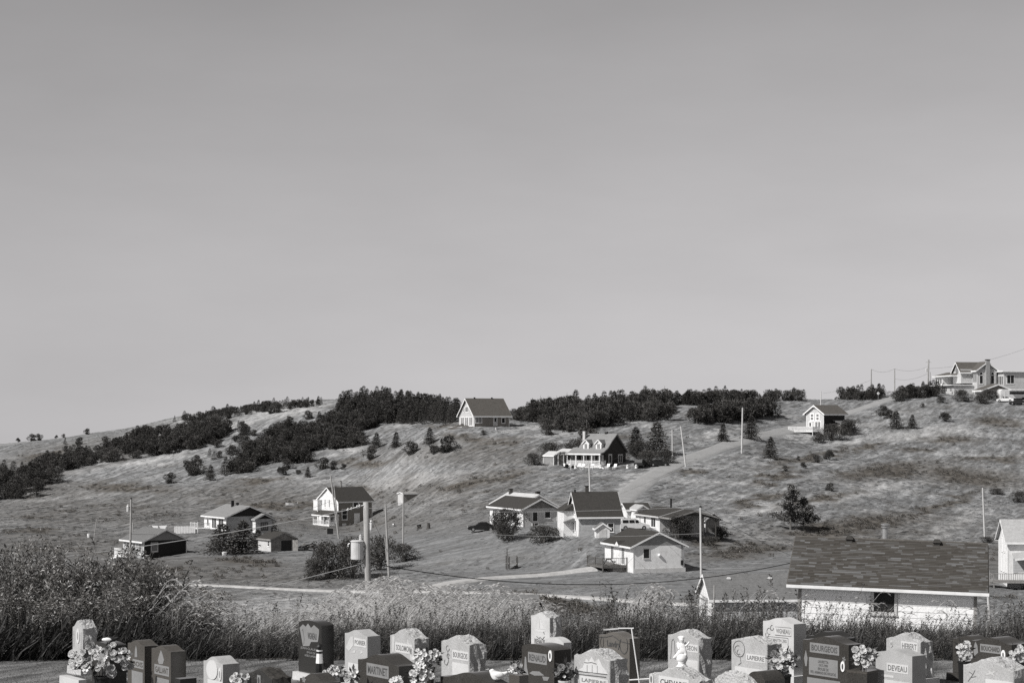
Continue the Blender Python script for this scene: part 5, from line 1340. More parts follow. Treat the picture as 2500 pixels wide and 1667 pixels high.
keep = ~((px_ < 420) & (nrg.random_sample(N) < .55)) & ~((px_ > 860) & (px_ < 1260) & (nrg.random_sample(N) < .25))
px_, Y_ = px_[keep], Y_[keep]; n = len(px_)
X_ = (px_ - 1250) / F * Y_; Z_ = ground_h(X_, Y_)
hgt = top_h(px_, Y_) * (.4 + .6 * nrg.random_sample(n) ** 1.3) * np.clip(.62 + (Y_ - 39.6) / 5.0 * .42, 0, 1) * (.93 + .8 * fbm(px_ / 30, Y_ / 2, 61, 2))
s1 = np.clip(hgt, .35, 2.6) / 1.2; s0 = np.clip(s1, .75, 1.5)
scatter('weeds', 'dense dark leafy weeds along the back of the cemetery', 'weeds', np.stack([X_, Y_, Z_], -1), np.stack([nrg.uniform(-.12, .12, n), nrg.uniform(-.02, .22, n), nrg.uniform(-1, 1, n)], -1), np.stack([s0, s0, s1], -1), nrg.randint(0, 6, n), wp)

gp = [proto('grass', blade_clump(320 + k, 22, .75, .16, .009, L_grassd, .25, .5)) for k in range(3)]
N = 3000
px_ = nrg.uniform(-150, 2650, N); Y_ = nrg.uniform(39.0, 47.0, N); X_ = (px_ - 1250) / F * Y_; Z_ = ground_h(X_, Y_)
s1 = np.clip(top_h(px_, Y_) * nrg.uniform(.3, .8, N), .25, 1.3) / .75
scatter('undergrowth', 'dark long grass among the weeds', 'grass', np.stack([X_, Y_, Z_], -1), np.stack([np.zeros(N), nrg.uniform(0, .3, N), nrg.uniform(-.8, .8, N)], -1), np.stack([s1, s1, s1], -1), nrg.randint(0, 3, N), gp)

pp_ = [proto('plume', plume(340 + k, 1.5, L_plume, (.75, .9, .6, .8)[k])) for k in range(4)] + [proto('pale_grass', blade_clump(350 + k, 24, 1.0, .2, .011, L_plume, .75, .45)) for k in range(2)]
co, ro_, sc_, ix = [], [], [], []
rg = random.Random(44)
for cx, sd, n_, py0, py1, Y0, Y1 in [(880, 60, 420, 1418, 1500, 44.5, 49), (1010, 70, 380, 1432, 1510, 44.5, 49), (1130, 75, 380, 1436, 1512, 44.5, 49), (1235, 45, 90, 1462, 1520, 46, 49), (1500, 70, 320, 1480, 1530, 45, 49), (1545, 22, 150, 1430, 1490, 46, 49), (405, 36, 190, 1425, 1520, 41.5, 44), (340, 60, 40, 1480, 1540, 41, 43), (1400, 60, 60, 1500, 1540, 44, 46), (780, 40, 60, 1470, 1520, 46, 48), (1860, 60, 26, 1440, 1490, 45, 48), (2160, 90, 30, 1440, 1500, 44, 48), (2440, 50, 30, 1460, 1520, 46, 50), (650, 60, 110, 1485, 1545, 42, 44.5), (560, 55, 110, 1480, 1545, 42, 45), (745, 50, 170, 1460, 1530, 43, 46), (470, 40, 110, 1455, 1525, 42.5, 45), (1330, 60, 70, 1500, 1540, 43, 45), (1650, 60, 30, 1470, 1520, 43, 46)]:
    for k in range(n_):
        Yq = rg.uniform(Y0, Y1); px = rg.gauss(cx, sd); pyt = rg.uniform(py0, py1) + abs(px - cx) / sd * 12
        x = (px - 1250) / F * Yq; gz = gh(x, Yq); zt = -(pyt - HZ) / F * Yq; h = zt - gz
        if h < .4: continue
        k_ = rg.choice((0, 1, 2, 3, 0, 1, 2, 3, 4, 5)); s = h / (1.36 if k_ < 4 else .95)
        x -= .62 * h * .6
        co.append((x, Yq, gz)); ro_.append((rg.uniform(-.1, .1), rg.uniform(-.16, .12), rg.uniform(-.5, .5))); sc_.append((max(.8, s * .9) if k_ < 4 else s * .8, max(.8, s * .9) if k_ < 4 else s * .8, s if k_ < 4 else s * .8)); ix.append(k_)
scatter('plume_grass', 'pale plume grass bent over by the wind', 'grass', co, ro_, sc_, ix, pp_)

# ---- lawn of the cemetery
lp = [proto('lawn', blade_clump(360 + k, 26, .075, .16, .004, L_lawn, .1, .4)) for k in range(2)]
N = 34000
Y_ = np.exp(nrg.uniform(math.log(25.5), math.log(42), N)); px_ = nrg.uniform(-40, 2540, N); X_ = (px_ - 1250) / F * Y_; Z_ = ground_h(X_, Y_)
s1 = nrg.uniform(.6, 1.3, N)
scatter('lawn', 'short mown grass between the gravestones', 'grass', np.stack([X_, Y_, Z_], -1), np.stack([np.zeros(N), np.zeros(N), nrg.uniform(0, 6.28, N)], -1), np.stack([s1, s1, s1], -1), nrg.randint(0, 2, N), lp)

# ---- willow thicket at the left: separate bushes of arching leafy stems
def willow(seed, ns, h, w):
    rg = random.Random(seed); v, f = [], []; sm = MB()
    for k in range(ns):
        az = rg.uniform(0, 6.283); r0 = .35 * w * math.sqrt(rg.random()); out = rg.uniform(.05, .75) * w; hh = h * rg.uniform(.45, 1.05) * (1 - .25 * out / w)
        p0 = Vector((r0 * math.cos(az), r0 * math.sin(az), 0))
        def st(t): return p0 + Vector((math.cos(az) * out * t * t + .18 * hh * t * t, math.sin(az) * out * t * t, hh * (t - .12 * t * t) / .88))
        sm.tube([p0 - Vector((0, 0, .2)), st(.35), st(.7), st(1)], [.012, .009, .006, .003], 4, False)
        nl = int(46 * hh / h) + 14
        for j in range(nl):
            t = .12 + .88 * (j + rg.random()) / nl; a2 = j * 2.4 + rg.uniform(-.6, .6)
            d = Vector((math.cos(a2), math.sin(a2), rg.uniform(-.1, 1.1))).normalized()
            diamond(v, f, st(t), d, rg.uniform(.08, .17), rg.uniform(.011, .02), rg, rg.uniform(-.2, .9))
    return raw_mesh('foliage', v, f, L_willow), sm.mesh('stems', M_bark)
WIL = [willow(400 + k, 105, 2.1, .95) for k in range(3)]
for px, Y, h, w, k, lab in [(-40, 41.6, 2.35, 1.0, 0, 'tall willow bush cut off by the left edge'), (60, 42.6, 2.5, 1.0, 1, 'tall leafy willow bush second from the left edge'), (150, 41.8, 2.3, 1.0, 2, 'willow bush third from the left edge, behind the lone granite stone'), (235, 42.8, 2.4, 1.0, 0, 'willow bush in front of the dark bungalow'), (315, 42.2, 2.25, 1.0, 1, 'rightmost full willow bush of the thicket'), (385, 43.0, 1.9, .9, 2, 'low willow bush ending the thicket'),
                            (20, 40.6, 1.6, .95, 2, 'low willow bush in front at the left edge'), (120, 40.4, 1.5, .95, 0, 'low front willow bush left of the lone granite stone'), (270, 40.8, 1.6, .95, 1, 'low front willow bush above the big bouquet'), (450, 42.0, 1.25, .9, 0, 'smallest willow bush above the brown gravestones')]:
    p = on(px, Y); e = thing('willow_bush', lab, 'bush', p, rnd.uniform(-.5, .5) + k, 'willow thicket at the left'); e.scale = (w, w, h / 2.1)
    link('foliage', WIL[k][0], e); link('stems', WIL[k][1], e)
FW = weed(480, 1.5, 46, .13, .014, L_willow, True, .2, .3)
for nth, (px, pyt, Y) in enumerate([(100, 1292, 42.5), (148, 1312, 42.8), (160, 1340, 42.2), (60, 1335, 42.0), (38, 1345, 42.6), (225, 1340, 42.3), (178, 1355, 41.9), (285, 1340, 42.6)]):
    p = on(px, Y); h = ray(px, pyt, Y).z - p.z
    e = link('tall_weed', FW); e.location = p; e.rotation_euler = (0, rnd.uniform(-.02, .1), rnd.uniform(-3, 3)); e.scale = (.9, .9, h / 1.5)
    tag(e, ('tallest', 'second tallest', 'short middle', 'bushy left', 'leftmost', 'fifth from the left', 'low middle', 'rightmost')[nth] + ' fireweed stem sticking out above the willow thicket', 'weed', 'fireweed stems above the thicket')
# ------------------------------------------------------------------ gravestones
_tc = {}
def text_mesh(s, w, h, mat, depth=.002, bold=0.0):
    """lettering fitted into w x h, lying in the x-z plane, facing -y"""
    cu = bpy.data.curves.new('lettering', 'FONT'); cu.body = s; cu.extrude = 0.0; cu.resolution_u = 2; cu.align_x = 'CENTER'; cu.align_y = 'CENTER'; cu.space_line = .95; cu.offset = .018
    ob = bpy.data.objects.new('lettering', cu)
    me = bpy.data.meshes.new_from_object(ob)
    n = len(me.vertices); co = np.zeros(n * 3); me.vertices.foreach_get('co', co); co = co.reshape(-1, 3)
    lo, hi = co.min(0), co.max(0)
    x = (co[:, 0] - (lo[0] + hi[0]) / 2) / (hi[0] - lo[0]) * w; z = (co[:, 1] - (lo[1] + hi[1]) / 2) / (hi[1] - lo[1]) * h
    co = np.stack([x, np.full(n, -depth), z], -1); me.vertices.foreach_set('co', co.ravel())
    me.materials.clear(); me.materials.append(mat); me.update()
    bpy.data.objects.remove(ob); bpy.data.curves.remove(cu)
    return me

def top_profile(kind, u):
    c = 2 * u - 1
    if kind == 'ogee':                       # flat shoulders, swelling to the middle
        t = max(0.0, 1 - abs(c) / .92); return t * t * (3 - 2 * t)
    if kind == 'oval': return 1 - abs(c) ** 2.2
    if kind == 'low': return .55 * (1 - c * c)
    if kind == 'slant': t = max(0.0, 1 - abs(c - .1) / .9); return t * t * (3 - 2 * t)
    return 0.0

def stone(label, pl, pc, ps, pyt, Y, kind='ogee', mat=None, rough=False, rise=.13, th=53, base=True, items=(), name='gravestone', basemat=None, face=None, zdrop=0.0):
    """pl, pc, ps: columns of the left edge of the face, its near corner and the far edge of the side; pyt: row of the top"""
    t_ = math.radians(th); c_, s_ = math.cos(t_), math.sin(t_)
    Xc = (pc - 1250) / F * Y
    w = (F * Xc - (pl - 1250) * Y) / (F * c_ + (pl - 1250) * s_)
    d = ((ps - 1250) * Y - F * Xc) / (F * s_ - (ps - 1250) * c_)
    d = max(.12, min(d, .5))
    ox, oy = Xc - w * c_, Y + w * s_
    ym = Y + w * s_ * .5; zt = -(pyt - HZ) / F * ym
    gz = min(gh(ox, oy), gh(Xc, Y)) - .01
    e = thing(name, label, 'gravestone', (ox, oy, gz), -t_, 'gravestones')
    T = zt - gz; B = .16 if base else -.05
    rg = random.Random(int(pl * 7 + pyt))
    N, S, K = 26, 7, 5
    out = []                                  # outline of the tablet, counterclockwise seen from the front
    for k in range(S): out.append((w, B + (T - rise - B) * k / S, 'r'))
    for k in range(N + 1): u = 1 - k / N; out.append((w * u, T - rise + rise * top_profile(kind, u), 't'))
    for k in range(S - 1, -1, -1): out.append((0, B + (T - rise - B) * k / S, 'l'))
    m = MB(); rings = []
    for q in range(K + 1):
        y = d * q / K; ring = []
        for (x, z, wh) in out:
            if rough and 0 < q < K + (1 if wh != 't' else 0):
                jn = rg.uniform(-.03, .045); jz = rg.uniform(-.03, .03)
                if wh == 'r': x, z = x + jn, z + jz
                elif wh == 'l': x, z = x - jn, z + jz
                else: z = z + jn * .55
            elif not rough and q in (0, K):
                pass
            ring.append(m._p((x, y + (rg.uniform(-.015, .015) if rough and 0 < q < K else 0), max(z, B))))
        rings.append(ring)
    n = len(out)
    m.f.append(rings[0]); m.f.append(rings[-1][::-1])
    for q in range(K):
        for k in range(n):
            m.f.append([rings[q][(k + 1) % n], rings[q][k], rings[q + 1][k], rings[q + 1][(k + 1) % n]])
    m.build('tablet', mat, e)
    if face:
        f_ = MB(); f_.prism([(x * .985 + w * .0075, B + (z - B) * .985) for x, z, _ in out][::-1], 'y', -.006, -.001); f_.build('polished_face', face, e)
    if base:
        q = MB(); o_ = .09
        q.hexa([(-o_, -o_, -.1), (w + o_, -o_, -.1), (w + o_, d + o_, -.1), (-o_, d + o_, -.1), (-o_ + .01, -o_ + .01, B - .002), (w + o_ - .01, -o_ + .01, B - .002), (w + o_ - .01, d + o_ - .01, B - .002), (-o_ + .01, d + o_ - .01, B - .002)])
        q.build('plinth', basemat or mat, e)
    fy = -.0065 if face else -.001
    HH = T
    def V(u, v):        # a row of the photograph (values over 2) becomes a share of the height
        if v <= 2: return v
        yc = Y + w * s_ * (1 - u); return (T - (-(v - HZ) / F * yc - gz)) / T
    for it in items:
        kd = it[0]
        if kd in ('panel', 'text'): it = it[:3] + (V((it[1] + it[2]) / 2, it[3]), V((it[1] + it[2]) / 2, it[4])) + it[5:]
        elif kd == 'oval': it = it[:2] + (V(it[1], it[2]),) + it[3:]
        elif kd == 'poly': it = it[:3] + tuple([(u, V(u, v)) for u, v in P] for P in it[3:])
        elif kd == 'lines': it = it[:4] + tuple([(u, V(u, v)) for u, v in P] for P in it[4:])
        if kd == 'panel':                      # ('panel', u0, u1, v0, v1, text, panel material, letter material, text height share)
            _, u0, u1, v0, v1, tx, pm, lm, sh = it
            q = MB(); q.box(u0 * w, u1 * w, fy - .003, fy, T - v1 * T, T - v0 * T); pn = q.build('name_panel', pm, e)
            if tx:
                lo = link('lettering', text_mesh(tx, (u1 - u0) * w * .88, (v1 - v0) * T * sh, lm), pn); lo.location = ((u0 + u1) / 2 * w, fy - .003, T - (v0 + v1) / 2 * T)
        elif kd == 'text':
            _, u0, u1, v0, v1, tx, lm = it
            lo = link('lettering', text_mesh(tx, (u1 - u0) * w, (v1 - v0) * T, lm), e); lo.location = ((u0 + u1) / 2 * w, fy - .004, T - (v0 + v1) / 2 * T)
        elif kd == 'oval':                     # oval photograph medallion
            _, u, v, ru, rv, pm, im = it
            q = MB(); q.prism([(u * w + ru * math.cos(2 * math.pi * k / 24), T - v * T + rv * math.sin(2 * math.pi * k / 24)) for k in range(24)][::-1], 'y', fy - .012, fy); ov_ = q.build('medallion', pm, e)
            if im:
                q = MB(); q.prism([(u * w + ru * .42 * math.cos(2 * math.pi * k / 20), T - v * T + rv * .55 * math.sin(2 * math.pi * k / 20)) for k in range(20)][::-1], 'y', fy - .015, fy - .0125); q.build('portrait', im, ov_)
        elif kd == 'poly':                     # ('poly', name, material, [(u, v), ...] ...)
            q = MB()
            for P in it[3:]: q.prism([(u * w, T - v * T) for u, v in P], 'y', fy - .003, fy)
            q.build(it[1], it[2], e)
        elif kd == 'lines':                    # engraved strokes
            q = MB(); wd = it[3]
            for P in it[4:]:
                for p0, p1 in zip(P[:-1], P[1:]): q.beam((p0[0] * w, fy - .004, T - p0[1] * T), (p1[0] * w, fy - .004, T - p1[1] * T), .003, wd)
            o = q.build(it[1], it[2], e); tag(o, kind='stuff')
    e['w'] = w; e['d'] = d; e['T'] = T
    return e

def flower_motif(u, v, r, n=6, asp=1.0):
    out = []
    for k in range(n):
        a = 2 * math.pi * k / n
        out.append([(u, v), (u + r * math.cos(a - .4), v + r * asp * math.sin(a - .4)), (u + r * 1.3 * math.cos(a), v + r * 1.3 * asp * math.sin(a)), (u + r * math.cos(a + .4), v + r * asp * math.sin(a + .4))])
    return out
def ship(u, v, s, asp):
    return [[(u - s, v), (u + s, v), (u + s * .7, v + s * .25 * asp), (u - s * .75, v + s * .25 * asp)], [(u - s * .1, v - s * .08 * asp), (u - s * .1, v - s * 1.1 * asp), (u - s * .8, v - s * .12 * asp)], [(u + .02, v - s * .08 * asp), (u + .02, v - s * 1.3 * asp), (u + s * .8, v - s * .12 * asp)]]
def curl(u, v, r, asp, a0, a1, n=9): return [(u + r * math.cos(a0 + (a1 - a0) * k / n), v + r * asp * math.sin(a0 + (a1 - a0) * k / n)) for k in range(n + 1)]
PD, PL, LD, LM = M_panel_d, M_panel_l, M_letter, M_letter_m
G, GR, GP, D, DK, BR = M_granite_l, M_granite_lr, M_granite_p, M_granite_d, M_granite_dk, M_granite_b

stone('light rough-sided gravestone with an oval portrait, leftmost in the cemetery', 178, 203, 237, 1514, 36, 'ogee', GR, True, face=G, items=[('oval', .55, .28, .07, .14, M_panel_l, M_letter_p), ('lines', 'engraving', PL, .012, [(.15, .2), (.15, .5)], [(.85, .2), (.85, .5)])])
stone('low dark gravestone with a pale heart, behind the big bouquet', 224, 268, 309, 1563, 33, 'low', DK, rise=.06, items=[('poly', 'heart', M_panel_d, [(.5 + .42 * (16 * math.sin(t) ** 3) / 16, .27 - .2 * (13 * math.cos(t) - 5 * math.cos(2 * t) - 2 * math.cos(3 * t) - math.cos(4 * t)) / 16) for t in [2 * math.pi * k / 28 for k in range(28)]])])
stone('tall brown polished gravestone half hidden by the big bouquet', 312, 353, 388, 1562, 31, 'ogee', BR, rise=.07, items=[('panel', .3, .95, 1610, 1630, 'BOIS', PD, M_granite_b, .62), ('panel', .25, .9, 1638, 1680, '', PD, M_granite_b, .7), ('poly', 'emblem', PD, [(.5, 1575), (.56, 1585), (.58, 1603), (.42, 1603), (.44, 1585)])])
stone('tall brown polished gravestone with etched praying hands', 370, 417, 454, 1575, 30, 'ogee', BR, rise=.07, items=[('panel', .16, .92, 1623, 1647, 'GALLANT', PD, M_granite_b, .62), ('panel', .25, .92, 1655, 1690, '', PD, M_granite_b, .55), ('poly', 'praying_hands', PD, [(.5, 1586), (.58, 1596), (.66, 1610), (.6, 1620), (.4, 1620), (.34, 1610), (.42, 1596)])])
stone('pale low marker at the lower left corner of the cemetery', 145, 192, 203, 1650, 27.5, 'flat', GP, rise=.02, base=False)
stone('small dark stone top at the bottom edge beside the praying-hands stone', 427, 440, 480, 1652, 27.0, 'flat', DK, rise=.02, base=False)
stone('light granite gravestone with a large oval carving', 497, 544, 585, 1602, 29.5, 'ogee', G, rise=.09, items=[('oval', .46, 1634, .18, .15, M_panel_l, None), ('oval', .87, 1645, .05, .1, M_panel_l, M_letter_p), ('panel', .22, 1.0, 1660, 1690, '', PL, LM, .5)])
stone('dark wavy-topped rough gravestone at the bottom edge with a small frame', 603, 666, 711, 1632, 27.5, 'ogee', M_granite_d, True, rise=.1, face=DK, items=[('panel', .42, .55, 1647, 1672, '', PD, LD, .5), ('oval', .485, 1660, .02, .05, LD, None)])
vig = stone('dark gravestone with etched mountains on a pale plinth, behind the toy lighthouse', 729, 785, 815, 1514, 34.5, 'oval', DK, rise=.06, basemat=GP, items=[
    ('poly', 'etched_panel', PD, [(.05, 1531), (.2, 1523), (.32, 1529), (.42, 1521), (.55, 1532), (.68, 1525), (.9, 1536), (.9, 1544), (.85, 1566), (.55, 1566), (.48, 1576), (.2, 1576), (.1, 1545)]), ('text', .41, .8, 1544, 1560, 'VIGNEAU', LD), ('lines', 'heron', LD, .008, [(.15, 1538), (.2, 1535), (.22, 1545), (.26, 1558), (.24, 1572)]),
    ('text', .1, .85, 1580, 1587, 'JEAN-CLAUDE', PD), ('text', .38, .75, 1590, 1595, 'EPOUX DE', PD), ('text', .28, .82, 1598, 1603, 'ADELE LAPIERRE', PD)])
stone('dark wavy gravestone with a flower motif at the bottom edge, below the toy lighthouse', 732, 796, 832, 1643, 26.8, 'ogee', D, rise=.1, items=[('poly', 'flower', PD, *flower_motif(.16, .12, .06, 6, .7))])
stone('light smooth-sided gravestone with a sail carving, left of the wide dark stone', 842, 897, 929, 1537, 32.5, 'ogee', G, rise=.08, items=[('panel', .42, .96, 1558, 1578, 'POIRIER', PL, LM, .55), ('poly', 'sail', GP, [(.04, 1580), (.25, 1553), (.37, 1552), (.38, 1575), (.2, 1588)]), ('poly', 'birds', GP, [(.3, 1592), (.5, 1585), (.45, 1593)], [(.72, 1586), (.8, 1592), (.7, 1596)]), ('panel', .15, .6, 1618, 1640, '', PL, LM, .5)])
stone('light rough-sided gravestone with a candle carving, behind the wide dark stone', 953, 1013, 1048, 1536, 33.5, 'ogee', GR, True, rise=.13, face=G, items=[('panel', .22, .9, 1570, 1593, 'SOLOMON', PL, LM, .6), ('poly', 'candle', GP, [(.08, 1553), (.2, 1552), (.16, 1590), (.1, 1590)], [(.72, 1556), (.76, 1568), (.78, 1572), (.7, 1572)], [(.8, 1585), (.95, 1580), (.98, 1610), (.84, 1612)])])
stone('wide dark polished gravestone with one framed name, left of white flowers', 874, 974, 1023, 1597, 28, 'ogee', D, rise=.12, items=[('panel', .22, .76, 1621, 1652, 'MARTINET', PD, M_letter, .62)])
stone('light rough-sided gravestone with curling rose carving, right of the white flower spray', 1078, 1147, 1186, 1553, 31.5, 'ogee', GR, True, rise=.11, face=G, items=[('panel', .4, .97, 1588, 1610, 'BOURGEOIS', PL, LM, .62), ('panel', .4, .97, 1618, 1660, '', PL, M_letter_p, .5), ('lines', 'rose_carving', LM, .01, curl(.24, .2, .06, .7, 0, 5), curl(.26, .32, .05, .7, 1, 6), [(.24, .24), (.27, .4), (.2, .48)], curl(.18, .42, .06, .7, 0, 4))])
stone('wide dark wavy gravestone carrying a white dove at the bottom edge', 1075, 1222, 1262, 1641, 25.6, 'ogee', D, rise=.12)
stone('light rough-sided gravestone with ship carving, standing highest at centre back', 1297, 1343, 1371, 1494, 36, 'ogee', GR, True, rise=.08, face=GP, items=[('poly', 'ship_carving', M_panel_l, *ship(.48, .28, .3, .45)), ('lines', 'waves', LD, .012, [(.3, .39), (.42, .42), (.5, .4), (.62, .43), (.72, .38)], [(.66, .3), (.72, .34)]), ('text', .2, .8, 1559, 1571, 'RENAUD', LM)])
stone('small pale round-topped stone behind the dark lighthouse-etched stone', 1330, 1376, 1395, 1555, 32.2, 'oval', GP, rise=.07)
stone('dark polished gravestone with lighthouse etching and white oval portrait at centre', 1274, 1353, 1394, 1572, 30.5, 'oval', D, rise=.06, items=[('panel', .2, .78, 1593, 1619, 'RENAUD', PD, M_letter, .62), ('oval', .89, 1600, .045, .09, M_plaster, LD), ('poly', 'lighthouse_etching', PD, [(.1, 1602), (.14, 1602), (.17, 1630), (.22, 1648), (.04, 1644), (.08, 1628)]), ('poly', 'dory_etching', PD, [(.24, 1642), (.34, 1637), (.55, 1638), (.7, 1648), (.4, 1648)], [(.64, 1650), (.86, 1652), (.8, 1661), (.68, 1660)])])
stone('dark low plinth stone left beside the lighthouse-etched stone', 1243, 1268, 1290, 1645, 29.5, 'flat', BR, rise=.01, base=False)
stone('reddish dark polished gravestone with curved engraving behind the white pole', 1463, 1537, 1562, 1542, 33, 'ogee', M_granite_m, rise=.08, items=[('text', .27, .7, 1563, 1583, 'Landry', LD), ('lines', 'arc_engraving', LD, .016, curl(.82, .2, .13, 1.1, -.9, 3.9, 14)), ('lines', 'side_engraving', LD, .01, curl(.1, .2, .05, 1.8, 0, 6.28, 14)), ('lines', 'seam', LD, .012, [(.0, .12), (.25, .1), (.45, .06), (.7, .14), (1.0, .16)])])
stone('light rough-sided gravestone with large boat carving, left of the white pole', 1402, 1490, 1533, 1586, 29, 'ogee', GR, True, rise=.12, face=G, items=[('poly', 'boat_carving', M_panel_l, [(.12, 1634), (.25, 1628), (.34, 1606), (.42, 1614), (.5, 1602), (.58, 1614), (.7, 1606), (.8, 1626), (.95, 1644), (.5, 1644)]), ('lines', 'boat_lines', LD, .01, [(.1, 1637), (.3, 1639), (.6, 1642), (.92, 1645)], [(.38, 1622), (.38, 1639)], [(.52, 1622), (.52, 1641)], [(.66, 1624), (.66, 1642)], [(.3, 1616), (.38, 1617), (.5, 1616), (.64, 1620)], [(.08, 1644), (.9, 1652)]), ('panel', .18, .95, 1653, 1672, 'LAPIERRE', PL, LM, .5)])
chv = stone('wide light rough gravestone under the cherub statue at the bottom edge', 1585, 1708, 1745, 1630, 27, 'ogee', GR, True, rise=.14, face=G, items=[('oval', .06, 1657, .045, .09, M_panel_l, LM), ('panel', .2, .8, 1653, 1682, 'CHEVARIE', PL, LD, .5)])
stone('light rough-sided gravestone behind the cherub statue', 1631, 1707, 1738, 1538, 33, 'ogee', GR, True, rise=.11, face=G, items=[('panel', .6, .97, 1572, 1591, 'SEON', PL, LM, .6), ('panel', .55, .97, 1610, 1650, '', PL, LM, .6), ('lines', 'obelisk_carving', LM, .01, [(.1, .5), (.14, .2), (.18, .16), (.22, .2), (.26, .5)])])
stone('pale rough boulder stone at the bottom edge, right of the cherub statue', 1745, 1835, 1852, 1640, 26.2, 'oval', GR, True, rise=.14, base=False)
stone('dark polished wavy stone top at the bottom edge behind the pale boulder', 1822, 1868, 1916, 1638, 27.5, 'oval', D, rise=.12)
stone('light rough-sided gravestone with round carving beside the black planter', 1786, 1874, 1908, 1555, 31.5, 'ogee', GR, True, rise=.08, face=G, items=[('panel', .42, .95, 1597, 1615, 'LAPIERRE', PL, LM, .6), ('lines', 'round_carving', LM, .01, curl(.22, .2, .16, .8, 0, 6.28, 18), curl(.2, .22, .1, .7, 1, 5), curl(.26, .26, .09, .7, 0, 4), [(.25, .32), (.28, .42), (.2, .46)]), ('panel', .1, .96, 1630, 1680, '', PL, LM, .6)])
stone('tallest pale smooth-sided gravestone at the right, with two framed name panels', 1863, 1938, 1968, 1508, 34.5, 'ogee', GP, rise=.08, items=[('panel', .4, .92, 1531, 1550, 'VIGNEAU', M_panel_l, LM, .6), ('panel', .14, .82, 1556, 1568, '1944 MARTIN 2005', M_panel_l, LM, .7), ('lines', 'panel_border', LM, .008, [(.4, 1529), (.92, 1532)], [(.4, 1549), (.92, 1552)], [(.14, 1552), (.82, 1557)], [(.14, 1583), (.82, 1588)], [(.82, 1557), (.82, 1588)], [(.14, 1600), (.82, 1606)]), ('lines', 'rose_carving', LM, .01, curl(.3, .16, .05, .8, 0, 5), curl(.2, .22, .07, .7, 1, 6), curl(.14, .28, .05, .8, 0, 4))])
stone('dark wavy stone rising behind the large dark three-panel stone', 1976, 2050, 2089, 1541, 33.5, 'ogee', DK, rise=.1)
stone('large dark polished gravestone with three framed panels and white oval portrait', 1960, 2072, 2105, 1553, 30.5, 'ogee', D, rise=.09, items=[('panel', .16, .8, 1571, 1595, 'BOURGEOIS', PD, M_letter, .62), ('panel', .14, .77, 1607, 1650, 'LAURETTA\n1917-1999\nEPOUSE DE\nFEU ARMAND BOURGEOIS', PD, M_letter, .8), ('panel', .1, .82, 1657, 1676, '', PD, M_letter, .5), ('oval', .88, 1626, .045, .085, M_plaster, LD), ('poly', 'flower', PD, *flower_motif(.9, .29, .03, 5, 1.2)), ('poly', 'fern_etching', PD, [(.06, 1625), (.03, 1605), (.07, 1585), (.11, 1605), (.09, 1625)])])
stone('light rough-sided gravestone behind the smooth pale one, before the shingled garage', 2164, 2248, 2278, 1546, 34, 'ogee', GR, True, rise=.12, face=G, items=[('panel', .44, .92, 1566, 1588, 'HEBERT', PL, LM, .62), ('oval', .16, 1570, .03, .06, GP, LM), ('panel', .1, .9, .6, .9, '', PL, LM, .5)])
stone('light smooth-sided gravestone right of the white rose bouquet', 2138, 2227, 2260, 1585, 30.5, 'ogee', G, rise=.07, items=[('panel', .31, .9, 1620, 1642, 'DEVEAU', PL, LM, .62), ('panel', .14, .5, 1646, 1652, '', PL, LM, .5), ('panel', .18, .95, 1661, 1680, '', PL, LM, .5)])
stone('dark tall gravestone behind the small daisies at the right', 2326, 2396, 2424, 1551, 34.5, 'ogee', D, rise=.07)
stone('dark polished gravestone with praying hands and oval portrait at the right edge', 2372, 2470, 2512, 1556, 32, 'ogee', D, rise=.08, items=[('panel', .22, .74, 1573, 1593, 'BOUCHARD', PD, M_granite_d, .6), ('oval', .8, 1598, .045, .085, M_plaster, LM), ('poly', 'praying_hands', PD, [(.1, 1565), (.15, 1575), (.17, 1592), (.08, 1600), (.05, 1590), (.07, 1574)])])
stone('light rough gravestone with bird carving at the lower right corner', 2352, 2476, 2520, 1608, 27, 'ogee', GR, True, rise=.12, face=G, items=[('poly', 'bird_carving', GP, [(.5, 1634), (.56, 1639), (.66, 1637), (.6, 1643), (.63, 1650), (.55, 1645), (.44, 1647), (.52, 1641)]), ('lines', 'branch_carving', LM, .008, [(.1, 1662), (.2, 1645), (.24, 1635)], [(.16, 1652), (.26, 1650)], [(.2, 1645), (.12, 1638)]), ('panel', .45, .98, 1660, 1680, '', PL, LM, .5)])

# ------------------------------------------------------------------ flowers and ornaments on the graves
def blossom(seed, petals, r, mat, cup=.5, layers=2, wide=.55):
    rg = random.Random(seed); v, f = [], []
    for L_ in range(layers):
        rr = r * (1 - .3 * L_); up = cup * (1 + .7 * L_)
        for k in range(petals):
            a = 2 * math.pi * (k + .5 * L_) / petals + rg.uniform(-.12, .12); da = math.pi / petals * wide * 2
            i = len(v)
            def P(s, t, z): return (rr * s * math.cos(a + t), rr * s * math.sin(a + t), z)
            v += [P(.08, 0, 0), P(.55, -da, up * rr * .35), P(1.0, -da * .55, up * rr * rg.uniform(.5, .9)), P(1.06, 0, up * rr * .62), P(1.0, da * .55, up * rr * rg.uniform(.5, .9)), P(.55, da, up * rr * .35)]
            f.append((i, i + 1, i + 2, i + 3, i + 4, i + 5))
    return raw_mesh('blossom', v, f, mat)
BLO = {'rose': blossom(1, 6, .075, M_petal_m, .9, 3, .8), 'white_rose': blossom(2, 6, .07, M_petal, .9, 3, .8), 'daisy': blossom(3, 12, .055, M_petal, .25, 1, .5), 'mum': blossom(4, 14, .06, M_petal, .6, 3, .6), 'lily': blossom(5, 6, .09, M_petal, .8, 1, .5), 'deep': blossom(6, 6, .075, M_petal_d, .9, 3, .8), 'tulip': blossom(7, 5, .05, M_petal, 2.2, 1, .9), 'big': blossom(8, 5, .11, M_petal_m, .6, 2, .9)}
